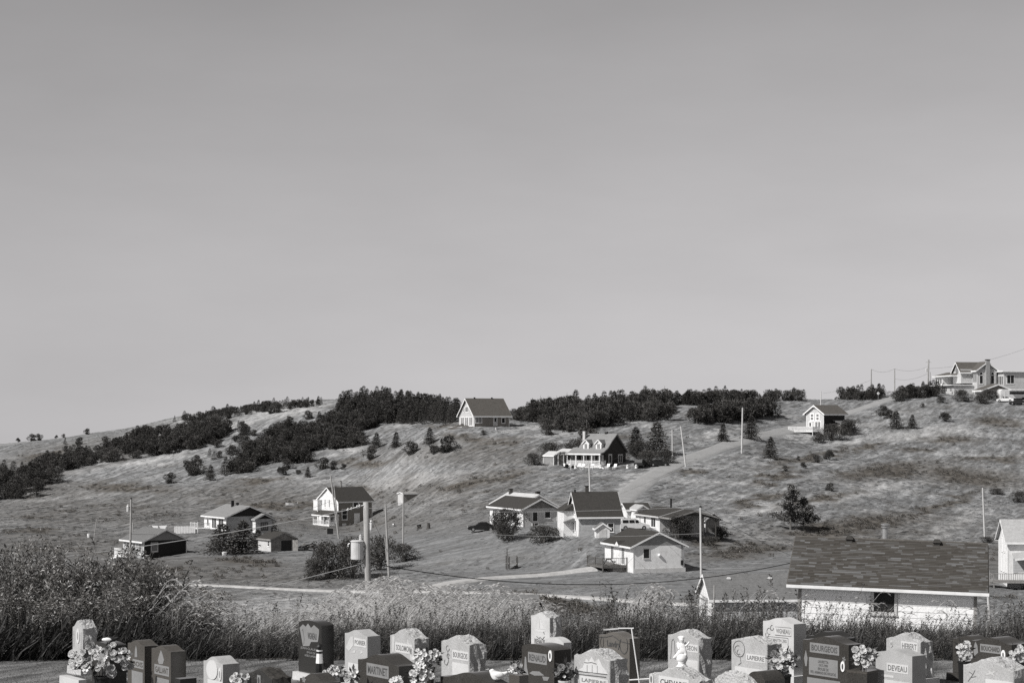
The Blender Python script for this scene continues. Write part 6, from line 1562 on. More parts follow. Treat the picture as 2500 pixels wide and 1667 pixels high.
def bouquet(label, px, pyc, wpx, hpx, Y, kinds, n, seed, pot=None, leaves=26, cat='flowers', foot=None):
    """blossoms spread over an egg of the given size in the photograph, stems and leaves, and a pot where the photo shows one"""
    rg = random.Random(seed); c = ray(px, pyc, Y); s = Y / F; W, Hh = wpx * s / 2, hpx * s / 2
    gz = gh(c.x, c.y)
    z0 = gz if foot is None else foot
    e = thing('bouquet', label, cat, (c.x, c.y, z0), 0)
    cz = c.z - z0
    n = int(n * 1.6)
    for k in range(n):
        r_ = math.sqrt((k + .5) / n); a_ = k * 2.4 + rg.uniform(-.25, .25)
        x, z = W * r_ * math.cos(a_) * .92, Hh * r_ * math.sin(a_) * .9
        y = -.35 * W * math.sqrt(max(0, 1 - r_ * r_)) + rg.uniform(-.03, .03)
        o = link('blossom', BLO[rg.choice(kinds)], e); o.location = (x, y, cz + z)
        nrm = Vector((x * .6, -1.0 * W, z * .6 + .5 * W)).normalized(); o.rotation_euler = nrm.to_track_quat('Z', 'Y').to_euler(); q = rg.uniform(.45, .85); o.scale = (q, q, q)
    v, f = [], []
    for k in range(leaves):
        a_ = rg.uniform(0, 6.28); r_ = math.sqrt(rg.random())
        p = Vector((W * .8 * r_ * math.cos(a_), rg.uniform(-.1, .25) * W, cz + Hh * .8 * r_ * math.sin(a_)))
        diamond(v, f, p, Vector((math.cos(a_), rg.uniform(-.6, .3), math.sin(a_) * .8 + .1)).normalized(), rg.uniform(.07, .14), rg.uniform(.015, .03), rg)
    lo = link('leaves', raw_mesh('leaves', v, f, M_leafd), e); tag(lo, kind='stuff')
    st = MB()
    for k in range(7):
        a_ = rg.uniform(-1, 1); st.tube([(a_ * .03, 0, max(.0, cz - Hh * 2.2)), (a_ * W * .4, .02, cz - Hh * .5), (a_ * W * .7, .02, cz + rg.uniform(-.3, .3) * Hh)], .005, 4)
    so = st.build('stems', M_leafd, e); tag(so, kind='stuff')
    if pot:
        w_, top, mat = pot; m = MB(); hz = cz - Hh * .75 if top is None else ray(px, top, Y).z - z0
        m.lathe([(w_ * .75, 0), (w_, hz * .94), (w_ * 1.1, hz * .95), (w_ * 1.1, hz), (w_ * .85, hz), (w_ * .8, hz - .03)], 12); m.build('pot', mat, e)
    return e
bouquet('big round bouquet of pale and deep roses at the lower left', 250, 1607, 170, 84, 30.2, ['rose', 'rose', 'deep', 'white_rose', 'mum', 'big', 'lily'], 30, 1, (.13, 1650, M_iron), 50)
bouquet('small white flower cluster left of the dark wavy rough stone', 583, 1655, 36, 26, 28.0, ['white_rose', 'mum'], 6, 2, None, 6)
bouquet('pale rose and lily spray right of the toy lighthouse', 812, 1637, 56, 26, 29.5, ['rose', 'lily', 'white_rose'], 6, 3, None, 16)
bouquet('spray of small white flowers right of the wide dark stone, in a dark vase', 1043, 1602, 72, 46, 29.8, ['daisy', 'white_rose', 'tulip'], 17, 4, (.13, 1625, D), 26)
bouquet('cluster of white tulip-like flowers in front of the wide dark stone', 1028, 1645, 58, 54, 26.6, ['tulip', 'lily', 'white_rose'], 11, 5, None, 16)
bouquet('tiny white flowers at the bottom edge under the wide dark stone', 968, 1659, 30, 14, 26.5, ['daisy'], 4, 6, None, 4)
bouquet('dried plant with pale leaves in a pale pot right of the lighthouse-etched stone', 1378, 1636, 40, 44, 29.6, ['deep', 'tulip'], 4, 7, (.09, 1660, M_granite_p), 40)
bouquet('pale faded flowers left of the lighthouse-etched stone', 1260, 1630, 30, 26, 30.5, ['rose', 'lily'], 4, 8, None, 14)
bouquet('mixed white and dark bouquet in a black planter, left of the dark three-panel stone', 1912, 1612, 76, 60, 29.5, ['mum', 'deep', 'daisy', 'white_rose', 'deep'], 16, 9, (.12, 1645, M_iron), 44)
bouquet('round bouquet of white roses on the dark pedestal beside the three-panel stone', 2110, 1600, 60, 52, 29.9, ['white_rose', 'rose', 'white_rose'], 15, 10, None, 22)
bouquet('cluster of white daisies before the dark stone at the right', 2354, 1588, 40, 50, 31.5, ['daisy', 'mum', 'daisy'], 16, 11, (.1, 1612, M_iron), 18)
bouquet('white flowers cut by the right edge of the cemetery', 2484, 1595, 44, 40, 30, ['mum', 'white_rose'], 9, 12, (.1, 1615, M_iron), 14)
bouquet('sprig of pale buds low before the light sail-carved stone', 860, 1650, 26, 34, 28.5, ['tulip', 'rose'], 4, 13, None, 22)
# dark square pedestal under the white roses
p = on(2106, 29.9); e = thing('flower_pedestal', 'dark square granite pedestal carrying the round bouquet of white roses', 'pedestal', p, math.radians(-40))
m = MB(); hz = ray(2106, 1634, 29.9).z - p.z; m.hexa([(-.14, -.14, 0), (.14, -.14, 0), (.14, .14, 0), (-.14, .14, 0), (-.18, -.18, hz - .04), (.18, -.18, hz - .04), (.18, .18, hz - .04), (-.18, .18, hz - .04)]); m.build('block', D, e)
m = MB(); m.box(-.18, .18, -.18, .18, hz - .038, hz); m.build('rim', BR, e)
# toy lighthouse
Yl = 32.5; p = ray(780, 1632, Yl); e = thing('toy_lighthouse', 'black and white toy lighthouse standing before the dark mountain-etched stone', 'ornament', (p.x, p.y, gh(p.x, p.y)))
z0 = p.z - e.location.z; k_ = Yl / F
def lz(py): return ray(780, py, Yl).z - e.location.z
m = MB(); m.lathe([(9.5 * k_, 0), (9.5 * k_, lz(1630)), (8.5 * k_, lz(1618))], 8); m.build('base', M_iron, e)
m = MB(); m.lathe([(9 * k_, lz(1618) + .001), (7.2 * k_, lz(1594))], 8); m.build('tower', M_plaster, e)
m = MB(); m.lathe([(7.5 * k_, lz(1594) + .001), (7.5 * k_, lz(1589))], 8); m.build('gallery', M_iron, e)
m = MB(); m.lathe([(7.5 * k_, lz(1589) + .001), (7.5 * k_, lz(1586))], 8); m.build('white_ring', M_plaster, e)
m = MB(); m.lathe([(5 * k_, lz(1586) + .001), (5 * k_, lz(1578))], 8); m.build('lantern', M_dark, e)
m = MB(); m.lathe([(9 * k_, lz(1578) + .001), (5 * k_, lz(1573)), (.5 * k_, lz(1569))], 8); m.build('cap', M_iron, e)
# cherub on a ball, standing on the CHEVARIE stone
Yc = 27.9; p = ray(1665, 1630, Yc); k_ = Yc / F
e = thing('cherub_statue', 'white plaster cherub kneeling on a ball on top of a wide light stone', 'statue', p)
m = MB(); m.lathe([(14 * k_, -.06), (15 * k_, 0.0), (15 * k_, 5 * k_), (11 * k_, 7 * k_), (9 * k_, 13 * k_), (11 * k_, 15 * k_)], 16); m.build('pedestal', M_plaster, e, True)
m = MB(); m.ball((0, 0, 25 * k_), 14 * k_, 18, 12); m.build('ball', M_plaster, e, True)
def blobs(parts, rad):      # one continuous body: metaball-like hull grown with a skin
    me = bpy.data.meshes.new('body'); me.from_pydata([q[0] for q in parts], rad, [])
    o = bpy.data.objects.new('body', me); COL.objects.link(o)
    md = o.modifiers.new('skin', 'SKIN'); sk = me.skin_vertices[0].data
    for i, q in enumerate(parts): sk[i].radius = (q[1], q[1])
    sk[0].use_root = True
    o.modifiers.new('sub', 'SUBSURF').levels = 2; o.modifiers['sub'].render_levels = 2
    return o
K = k_
body = blobs([((0, 0, 40 * K), 8 * K), ((1 * K, 0, 50 * K), 7.5 * K), ((1 * K, 0, 58 * K), 5 * K), ((0, -1 * K, 62 * K), 4 * K), ((-1 * K, -2 * K, 68 * K), 7 * K), ((-1 * K, -2 * K, 74 * K), 5.5 * K), ((8 * K, -3 * K, 54 * K), 3 * K), ((14 * K, -6 * K, 60 * K), 2.5 * K), ((18 * K, -7 * K, 66 * K), 2 * K), ((-7 * K, -3 * K, 53 * K), 3 * K), ((-9 * K, -7 * K, 46 * K), 2.4 * K), ((-8 * K, -4 * K, 37 * K), 5 * K), ((-16 * K, 0, 28 * K), 4 * K), ((-21 * K, 2 * K, 24 * K), 2.5 * K), ((8 * K, -5 * K, 38 * K), 5 * K), ((9 * K, -8 * K, 30 * K), 3.5 * K)],
             [(0, 1), (1, 2), (2, 3), (3, 4), (4, 5), (2, 6), (6, 7), (7, 8), (2, 9), (9, 10), (0, 11), (11, 12), (12, 13), (0, 14), (14, 15)])
body.data.materials.append(M_plaster); body.parent = e
m = MB(); m.ball((-2 * K, 1.5 * K, 73 * K), 7 * K, 12, 8, (1.05, 1, .85))
for a_ in range(9): m.ball((-2 * K + 6 * K * math.cos(a_ * .7), 1 * K + 5 * K * math.sin(a_ * .7), 73 * K + 3 * K * math.sin(a_ * 1.7)), 2.6 * K, 6, 5)
m.build('hair', M_plaster, body, True)
m = MB()
for sg in (-1, 1):
    m.face([(sg * 2 * K, 5 * K, 56 * K), (sg * 9 * K, 9 * K, 64 * K), (sg * 13 * K, 10 * K, 60 * K), (sg * 11 * K, 10 * K, 50 * K), (sg * 4 * K, 6 * K, 47 * K)])
    m.face([(sg * 2 * K, 6 * K, 56 * K), (sg * 4 * K, 7 * K, 47 * K), (sg * 11 * K, 11 * K, 50 * K), (sg * 13 * K, 11 * K, 60 * K), (sg * 9 * K, 10 * K, 64 * K)])
m.build('wings', M_plaster, body)
m = MB()
for sg in (-1, 1): m.ball((-1 * K + sg * 2.4 * K, -8 * K, 69 * K), .8 * K, 6, 4)
m.build('eyes', M_granite_l, body)
m = MB(); m.ball((-1 * K, -9 * K, 67 * K), 1.1 * K, 6, 4); m.build('nose', M_plaster, body)
# white dove on the wide dark stone, water bird on the heart stone
def bird(label, px, py, Y, parts, edges, mat, name):
    k = Y / F; p = ray(px, py, Y); e = thing(name, label, 'ornament', p)
    b_ = blobs([(((x) * k, y * k, z * k), r * k) for x, y, z, r in parts], edges); b_.data.materials.append(mat); b_.parent = e; b_.data.polygons.foreach_set('use_smooth', [True] * len(b_.data.polygons))
    return e, b_, k
e, b_, k = bird('white plaster dove sitting on the wide dark stone at the bottom edge', 1214, 1662, 25.9, [(0, 0, 13, 14), (-8, 0, 17, 12), (-13, 0, 24, 6.5), (-15, 0, 30, 7.5), (9, 0, 14, 10), (17, 0, 18, 5.5), (26, 0, 23, 2.5), (0, 0, 2, 8)], [(0, 1), (1, 2), (2, 3), (0, 4), (4, 5), (5, 6), (0, 7)], M_plaster, 'dove_figurine')
m = MB(); m.prism([(-21 * k, 28.5 * k), (-28 * k, 28 * k), (-21 * k, 31.5 * k)], 'y', -1.2 * k, 1.2 * k); m.build('beak', M_granite_p, b_)
m = MB(); m.ball((4 * k, -9 * k, 17 * k), 11 * k, 12, 8, (1.1, .35, .65)); m.build('wing', M_plaster, b_, True)
e, b_, k = bird('dark-headed water bird figurine with white breast on the heart stone', 268, 1566, 33.0, [(0, 0, 4, 8), (-10, 0, 7, 7), (-13, 0, 15, 5), (-10, 0, 24, 4), (-9, 0, 31, 5), (-13, 0, 31, 3.2), (12, 0, 7, 5), (22, 0, 12, 2)], [(0, 1), (1, 2), (2, 3), (3, 4), (4, 5), (0, 6), (6, 7)], M_dark, 'bird_figurine')
m = MB(); m.ball((-5 * k, -3.5 * k, 6 * k), 10 * k, 12, 8, (1.4, .55, .55)); m.build('breast', M_plaster, b_, True)
m = MB(); m.prism([(-15 * k, 30 * k), (-24 * k, 29 * k), (-15 * k, 33 * k)], 'y', -1 * k, 1 * k); m.build('bill', M_iron, b_)
# shepherd-hook garland holder: white leaning pole with crossbar and a pale tag, in front of Landry
Yp = 31.5; e = thing('grave_marker_pole', 'slim white leaning pole with a crossbar and pale ribbon before the reddish dark stone', 'pole', on(1559, Yp))
o_ = e.location; L_ = lambda px, py, dy=0: tuple(ray(px, py, Yp + dy) - o_)
m = MB(); m.tube([L_(1561, 1668), L_(1552, 1605), L_(1542, 1534)], .011, 8); m.build('shaft', M_trim, e)
m = MB(); m.tube([L_(1510, 1533), L_(1547, 1533)], .011, 8); m.build('crossbar', M_trim, e)
m = MB(); m.face([L_(1473, 1534, -.02), L_(1473, 1538, -.02), L_(1495, 1538, .0), L_(1512, 1535, .0), L_(1512, 1531, .0), L_(1495, 1533, .0)]); m.build('ribbon', M_clap_pale, e)
m = MB(); m.tube([L_(1536, 1659), L_(1585, 1656)], .012, 8); m.build('foot_bar', M_trim, e)
# ------------------------------------------------------------------ utility poles, wires
POLE = {}
def pole(key, label, top, base, r, Y=None, mat=None, name='utility_pole', arm=False, can=False, cap=False, group='utility poles'):
    p = on(base[0], Y) if Y else at(base[0], base[1])
    t = ray(top[0], top[1], p.y)
    e = thing(name, label, 'pole', p, 0, group)
    T = t - p
    m = MB(); m.tube([tuple(-T.normalized() * .8), tuple(T * .5), tuple(T)], [r * 1.12, r, r * .85], 10); m.build('shaft', mat or M_pole, e)
    if arm:
        m = MB(); c = T * .93; m.beam((c.x - .8, c.y, c.z), (c.x + .8, c.y, c.z), .09, .11); a_ = m.build('crossarm', M_pole, e)
        for sx in (-.7, .0, .7):
            q = MB(); q.lathe([(.03, .05), (.06, .08), (.06, .16), (.03, .2)], 8, (c.x + sx, c.y, c.z)); q.build('insulator', M_insul, a_)
    if can:
        c = T * can; m = MB(); m.lathe([(.2, -.5), (.22, -.45), (.22, .35), (.16, .45)], 12, (c.x - r - .3, c.y, c.z)); k_ = m.build('transformer', M_porc, e)
        q = MB(); q.lathe([(.04, .45), (.07, .5), (.04, .56), (.07, .6), (.03, .7)], 8, (c.x - r - .3, c.y, c.z)); q.build('bushing', M_insul, k_)
        q = MB(); q.box(c.x - r - .12, c.x, c.y - .04, c.y + .04, c.z - .2, c.z - .1); q.box(c.x - r - .12, c.x, c.y - .04, c.y + .04, c.z + .15, c.z + .25); q.build('bracket', M_dark, k_)
    if cap: m = MB(); m.lathe([(r * 1.1, -.1), (r * 1.1, .02), (r * .4, .1)], 10, tuple(T)); m.build('pole_cap', M_dark, e)
    POLE[key] = (p, t)
    return e
# the near pole with the transformer
Ym = 90.0
def mp(px, py, dy=0): return ray(px, py, Ym + dy)
pb = on(902, Ym); e = thing('transformer_pole', 'near weathered utility pole with a pale transformer can, above the plume grass', 'pole', pb, 0, 'utility poles')
L_ = lambda px, py, dy=0: tuple(mp(px, py, dy) - pb)
kM = Ym / F
m = MB(); m.tube([(0, 0, -1.0), L_(899.5, 1450), L_(896, 1330), L_(893, 1225)], [8.2 * kM, 7.9 * kM, 7.2 * kM, 6.6 * kM], 14); m.build('shaft', M_pole, e, True)
c = Vector(L_(872, 1342, -.05)); m = MB(); m.lathe([(14.5 * kM, -23 * kM), (15.5 * kM, -22 * kM), (15.5 * kM, 20 * kM), (16.8 * kM, 20.5 * kM), (16.8 * kM, 22 * kM), (13 * kM, 24 * kM)], 18, c); can = m.build('transformer', M_porc, e, False)
m = MB(); m.lathe([(2.2 * kM, 24 * kM), (3.2 * kM, 26 * kM), (2.3 * kM, 28 * kM), (3.2 * kM, 30 * kM), (2.3 * kM, 32 * kM), (3 * kM, 34 * kM), (1.2 * kM, 38 * kM)], 10, (c.x + 8 * kM, c.y, c.z)); m.build('bushing', M_insul, can)
for dz in (14, -9): m = MB(); m.box(c.x + 13 * kM, c.x + 22 * kM, c.y - 2 * kM, c.y + 2 * kM, c.z + dz * kM - 2 * kM, c.z + dz * kM + 3 * kM); m.build('bracket', M_galv, can)
m = MB(); m.tube([(c.x - 18 * kM, c.y, c.z + 16 * kM), (c.x - 22 * kM, c.y, c.z + 14 * kM), (c.x - 22 * kM, c.y, c.z + 8 * kM)], 1.6 * kM, 6); m.build('arrester', M_insul, can)
m = MB(); m.beam(L_(893, 1330, -.1), L_(889.5, 1240, -.1), .03, .02); m.build('ground_wire', M_galv, e)
m = MB(); m.lathe([(1.5 * kM, -14 * kM), (3.2 * kM, -10 * kM), (3.2 * kM, 4 * kM), (1.6 * kM, 6 * kM), (3 * kM, 10 * kM), (1 * kM, 13 * kM)], 8, L_(906, 1282, -.05)); m.beam(L_(900, 1276, -.05), L_(906, 1276, -.05), 2 * kM); m.build('fuse_cutout', M_insul, e)
for k, (px, py) in enumerate([(850, 1243), (858, 1241), (872, 1236), (878, 1234)]):
    m = MB(); m.ball(L_(px, py, -.1), 3.4 * kM, 10, 6, (.6, 1, 1.1)); m.build('insulator', M_insul, e)
m = MB(); m.tube([L_(893, 1231, -.1), L_(845, 1245, -.1)], 1.0 * kM, 6); m.build('insulator_rod', M_galv, e)

pole('a', 'utility pole with a small transformer before the dark bungalow', (320, 1216), (318, 1372), .15, can=.84, cap=True)
pole('a2', 'short bare post just right of the pole at the dark bungalow', (325, 1275), (321, 1335), .1, name='wooden_post', group='posts')
pole('b', 'leaning pole crossing the two-storey house gable', (807, 1160), (827, 1314), .14)
pole('b2', 'second thin leaning pole beside the leaning one at the two-storey house', (816, 1190), (827, 1300), .11)
pole('c', 'left one of two thin poles right of the transformer pole', (941, 1230), (950, 1421), .13)
pole('d', 'right one of two thin poles right of the transformer pole', (985, 1200), (984, 1338), .12)
pole('e', 'slender pale pole right of the white cottage', (1710, 1236), (1712, 1420), .13, mat=M_pole_pale, cap=True)
pole('f', 'pole standing right behind the steep-roofed house chimney', (1438, 1132), (1441, 1215), .13, mat=M_pole_pale, arm=True)
pole('g', 'left one of two thin pale poles by the road near the dormer house', (1641, 1047), (1642, 1127), .13, mat=M_pole_pale)
pole('h', 'right leaning one of two thin pale poles by the road near the dormer house', (1662, 1040), (1674, 1138), .15, mat=M_pole_pale)
pole('i', 'white pole on the near verge halfway up the hill road', (1813, 993), (1811, 1107), .17, mat=M_pole_pale, arm=False, cap=True)
pole('j', 'pole rising behind the roof of the roadside house', (2004, 955), (2004, 1008), .14, mat=M_pole_pale)
pole('k', 'leftmost of three poles on the right crest', (2127, 901), (2127, 972), .17)
pole('l', 'middle of three poles on the right crest', (2184, 900), (2184, 966), .17)
pole('m', 'rightmost pole on the crest, carrying a transformer left of the villa', (2267, 878), (2265, 968), .24, can=.72, arm=True)
pole('n', 'thin pole just behind the crest pole left of the villa', (2271, 908), (2271, 960), .12)
pole('o', 'white pole alone on the right slope above the shingled roof', (2399, 1190), (2404, 1316), .13, mat=M_pole_pale)
pole('p', 'pale leaning post at the right corner of the shingled garage', (2411, 1438), (2420, 1535), .075, Y=95, mat=M_pole_pale, name='wooden_post', group='posts')
pole('q', 'post with lamp on the lawn before the dormer house', (1393, 1120), (1394, 1147), .06, mat=M_trim, name='wooden_post', group='posts')
pole('r', 'thin grey post left of the dark bungalow', (236, 1266), (229, 1322), .07, name='wooden_post', group='posts')
pole('s', 'dark short fence post before the two thin poles', (932, 1396), (936, 1424), .1, mat=M_wood_dark, name='wooden_post', group='posts')
pole('t', 'leaning brace post against the left thin pole', (940, 1312), (947, 1402), .09, name='wooden_post', group='posts')
pole('u', 'thin post left of the low cabin gable', (1744, 1428), (1742, 1480), .06, Y=140, name='wooden_post', group='posts')
pole('v', 'slim white post near the hilltop house', (1210, 1043), (1211, 1050), .09, mat=M_trim, name='wooden_post', group='posts')

def wire(label, a, b, sag, r, mat, n=24, group='overhead wires'):
    m = MB(); a, b = Vector(a), Vector(b)
    pts = [a.lerp(b, k / n) - Vector((0, 0, sag * 4 * (k / n) * (1 - k / n))) for k in range(n + 1)]
    c0 = pts[0]; m.tube([p - c0 for p in pts], r, 5)
    o = m.build('overhead_wire', mat); o.location = c0
    return tag(o, label, 'wire', group)
wire('pale wire running from the transformer pole top to the left edge', mp(846, 1245), ray(-200, 1392, 92), .35, .017, M_wire_pale)
wire('pale lower wire falling left from the transformer pole into the thicket', mp(890, 1374), ray(-260, 1585, 88), .45, .017, M_wire_pale)
wire('thick black cable sagging right from the transformer pole behind the garage roof', mp(903, 1374), ray(2150, 1312, 110), 1.75, .022, M_wire, 40)
wire('thin guy wire slanting right from the transformer pole top', mp(899, 1245), ray(1005, 1470, 92), 0, .011, M_wire_pale)
wire('thin pale wire level across the steep dark roof', POLE['e'][1], ray(900, 1240, 300), .6, .018, M_wire_pale)
wire('thin pale wire level over the white cottage roof', POLE['e'][1] - Vector((0, 0, 3.2)), ray(1100, 1298, 262), .5, .016, M_wire_pale)
wire('thin wire falling right from the slender pale pole', POLE['e'][1], ray(2100, 1420, 235), .8, .018, M_wire)
wire('wire from the pole behind the chimney up to the thin road poles', POLE['f'][1], POLE['g'][1], 1.2, .022, M_wire)
wire('wire from the pole behind the chimney down over the low roofs', POLE['f'][1], ray(1030, 1236, 330), 2.0, .022, M_wire)
wire('lower wire from the pole behind the chimney to the left', POLE['f'][1] - Vector((0, 0, 2.0)), ray(1030, 1246, 330), 2.0, .02, M_wire)
wire('wire between the thin road poles and the white road pole', POLE['h'][1], POLE['i'][1], 2.2, .02, M_wire)
wire('wire between left and middle crest poles', POLE['k'][1], POLE['l'][1], .9, .022, M_wire)
wire('upper wire between middle and right crest poles', POLE['l'][1], POLE['m'][1] - Vector((0, 0, 1.8)), .9, .022, M_wire)
wire('lower wire between middle and right crest poles', POLE['l'][1] - Vector((0, 0, 2.8)), POLE['m'][1] - Vector((0, 0, 3.6)), .9, .024, M_wire)
wire('wire rising right over the villa roof', POLE['m'][1] - Vector((0, 0, 2.4)), ray(2560, 828, 500), 1.6, .022, M_wire)
wire('wire falling left from the leftmost crest pole', POLE['k'][1] - Vector((0, 0, 3.0)), ray(2010, 960, 520), .5, .018, M_wire)
wire('dark wire crossing the left slope to the dark bungalow pole', POLE['a'][1] - Vector((0, 0, 4.6)), ray(-120, 1288, 320), 1.0, .022, M_wire)
wire('dark wire from the dark bungalow pole over the gabled bungalow', POLE['a'][1] - Vector((0, 0, 5.4)), POLE['b'][1] - Vector((0, 0, 4.5)), 1.8, .022, M_wire)
wire('wire from the leaning pole to the two thin poles', POLE['b'][1] - Vector((0, 0, 4.8)), POLE['d'][1] - Vector((0, 0, 2.0)), .8, .02, M_wire)

# ------------------------------------------------------------------ vehicles
def car(label, px, py, th, paint, wagon=True, L=4.5, W=1.75, Hh=1.5, Y=None, name='car'):
    p = on(px, Y) if Y else at(px, py); e = thing(name, label, 'car', p, math.radians(th))
    h = L / 2
    m = MB(); m.prism([(-h, .35), (-h + .1, .25), (h - .1, .25), (h, .4), (h - .02, .68), (h - .35, .82), (h * .42, .95), (-h + .05, .95), (-h - .02, .6)][::-1], 'y', -W / 2, W / 2); m.build('body', paint, e)
    top = [(h * .42, .95), (h * .12, Hh), (-h + .35 if wagon else -h * .35, Hh), (-h + .05 if wagon else -h * .75, .95)]
    m = MB(); m.prism(top[::-1], 'y', -W / 2 + .1, W / 2 - .1); cb = m.build('cabin', paint, e)
    for sy in (-1, 1):
        m = MB(); y = sy * (W / 2 - .095)
        xs = [h * .3, h * .02, -h * .38, -h + .4 if wagon else -h * .5]
        for x0, x1 in zip(xs[:-1], xs[1:]):
            q = MB(); a, b2 = sorted((y, y + sy * .012)); q.prism([(x0 - .04, 1.0), (x0 - .1, Hh - .1), (x1 + .05, Hh - .1), (x1 + .05, 1.0)], 'y', a, b2); q.build('side_window', M_glass, cb)
    m = MB(); m.hexa([(h * .42 + .01, -W / 2 + .2, .98), (h * .42 + .03, -W / 2 + .2, .98), (h * .42 + .03, W / 2 - .2, .98), (h * .42 + .01, W / 2 - .2, .98), (h * .14, -W / 2 + .2, Hh - .06), (h * .16, -W / 2 + .2, Hh - .06), (h * .16, W / 2 - .2, Hh - .06), (h * .14, W / 2 - .2, Hh - .06)]); m.build('windscreen', M_glass, cb)
    for sx in (-.62, .62):
        for sy in (-1, 1):
            m = MB(); m.m = Matrix.Translation((sx * h, sy * (W / 2 - .1), .32)) @ Matrix.Rotation(math.pi / 2, 4, 'X'); m.lathe([(.2, -.11), (.32, -.1), (.32, .1), (.2, .11)], 14); wh = m.build('wheel', M_tyre, e)
            m = MB(); m.m = Matrix.Translation((sx * h, sy * (W / 2 - .1), .32)) @ Matrix.Rotation(math.pi / 2, 4, 'X'); m.lathe([(.18, -.125), (.18, .125)], 10); m.build('rim', M_galv, wh)
    for sy in (-.55, .55):
        m = MB(); m.box(h - .05, h + .01, sy - .17, sy + .17, .58, .72); m.build('headlight', M_insul, e)
    return e
car('white station wagon parked between the steep-roofed and carport houses', 1547, 1294, 8, M_car_white, True, 4.4, 1.75, 1.55)
car('black car parked in front of the weathered bungalow', 1176, 1297, 184, M_car_dark, False, 4.2, 1.7, 1.4)
car('black car parked beside the road right of the dormer house', 1565, 1141, 70, M_car_dark, True, 4.0, 1.7, 1.5)
car('dark low car half hidden by shrubs near the thin road poles', 1607, 1138, 10, M_car_dark, False, 4.0, 1.7, 1.3)
car('white pickup-like car parked left of the camper below the villa', 2454, 962, 160, M_car_white, False, 4.4, 1.75, 1.5, Y=505)
car('black car parked under the camper at the right edge', 2484, 966, 170, M_car_dark, False, 4.4, 1.75, 1.4, Y=500)
p = on(2478, 508); e = thing('camper_van', 'white camper van with awning at the right edge below the villa', 'camper', p, math.radians(14))
m = MB(); m.prism([(-4.2, .5), (4.4, .5), (4.4, 2.9), (-3.6, 2.9), (-4.2, 2.4)], 'y', 0, 2.3); m.build('body', M_car_white, e)
m = MB(); m.box(-1.6, 3.9, -.02, 0, 1.55, 2.2); m.build('window_band', M_glass, e)
m = MB(); m.box(-1.8, 4.2, -1.4, -.05, 2.6, 2.7); m.build('awning', M_trim, e)
for x in (-2.6, 2.4):
    m = MB(); m.m = Matrix.Translation((x, .1, .4)) @ Matrix.Rotation(math.pi / 2, 4, 'X'); m.lathe([(.4, -.12), (.4, .12)], 12); m.build('wheel', M_tyre, e)
m = MB(); m.box(-4.25, -2.8, -.03, -.005, .6, 2.3); m.build('door', M_trim, e)

# ------------------------------------------------------------------ small things in the valley
def place(name, label, cat, px, py, th=0, Y=None, group=None):
    p = on(px, Y) if Y else at(px, py); return thing(name, label, cat, p, math.radians(th), group)
e = place('rowing_boat', 'white rowing boat lying in the field above the gabled bungalow', 'boat', 712, 1234, 6)
m = MB(); N = 9
for k in range(N):
    t0, t1 = k / N, (k + 1) / N
    def sec(t): x = -1.3 + 2.6 * t; w_ = .55 * (1 - (2 * t - .9) ** 4 * .8 if t > .1 else .75); return [(x, -w_, .62 + .12 * abs(2 * t - 1) ** 2), (x, -w_ * .7, .12), (x, 0, .0), (x, w_ * .7, .12), (x, w_, .62 + .12 * abs(2 * t - 1) ** 2)]
    A, B_ = sec(t0), sec(t1)
    for j in range(4): m.face([A[j], A[j + 1], B_[j + 1], B_[j]])
m.face([(-1.3, -.41, .74), (-1.3, 0, 0), (-1.3, .41, .74)]); m.build('hull', M_plaster, e)
for x in (-.5, .5): m = MB(); m.box(x - .1, x + .1, -.5, .5, .42, .46); m.build('thwart', M_wood, e)
m = MB(); m.tube([(-1.3, -.42, .73), (-.6, -.55, .66), (.4, -.55, .66), (1.2, -.3, .72)], .03, 5); m.build('gunwale', M_wood, e)
# clothes line with washing, picket fence
e = place('clothes_line', 'clothes line on two posts left of the gabled bungalow', 'clothes line', 375, 1302, 0); yb = e.location.y; ob = e.location
for px in (368, 412):
    m = MB(); a_ = ray(px, 1304, yb) - ob; b_ = ray(px, 1279, yb) - ob; m.tube([tuple(a_ - Vector((0, 0, .5))), tuple(b_)], .05, 6); m.build('post', M_wood, e)
m = MB(); m.tube([tuple(ray(368, 1280, yb) - ob), tuple(ray(390, 1282, yb) - ob), tuple(ray(412, 1280, yb) - ob)], .02, 5); m.build('line', M_wire_pale, e)
for (pts, lab) in (([(370, 1282), (386, 1283), (385, 1290), (380, 1293), (377, 1291)], 'left one of two white cloths hanging on the clothes line'), ([(388, 1283), (408, 1282), (402, 1292), (394, 1293)], 'right one of two white cloths hanging on the clothes line')):
    m = MB(); o_ = ray(pts[0][0], pts[0][1], yb); q = [ray(a_, b_, yb) - o_ for a_, b_ in pts]; m.face([tuple(v_) for v_ in q]); m.face([tuple(v_ + Vector((0, .03, 0))) for v_ in q[::-1]])
    o = m.build('hanging_cloth', M_plaster, None); o.location = o_; tag(o, lab, 'laundry', 'washing on the clothes line')
e = place('picket_fence', 'short white board fence left of the gabled bungalow', 'fence', 450, 1302, 6)
for k in range(13):
    m = MB(); x = -1.7 + .27 * k; m.prism([(x, -.1), (x + .22, -.1), (x + .22, 1.2), (x + .11, 1.32), (x, 1.2)], 'y', -.03, 0); m.build('board', M_white, e)
m = MB(); m.box(-1.75, 1.8, .0, .05, .9, 1.0); m.build('rail', M_white, e); m = MB(); m.box(-1.75, 1.8, .0, .05, .3, .4); m.build('rail', M_white, e)
for px in (476, 483): m = MB(); m.tube([(.022 * 0 + (px - 450) * .07, 0, -.3), ((px - 450) * .07, 0, 2.0)], .06, 6); m.build('post', M_white, e)
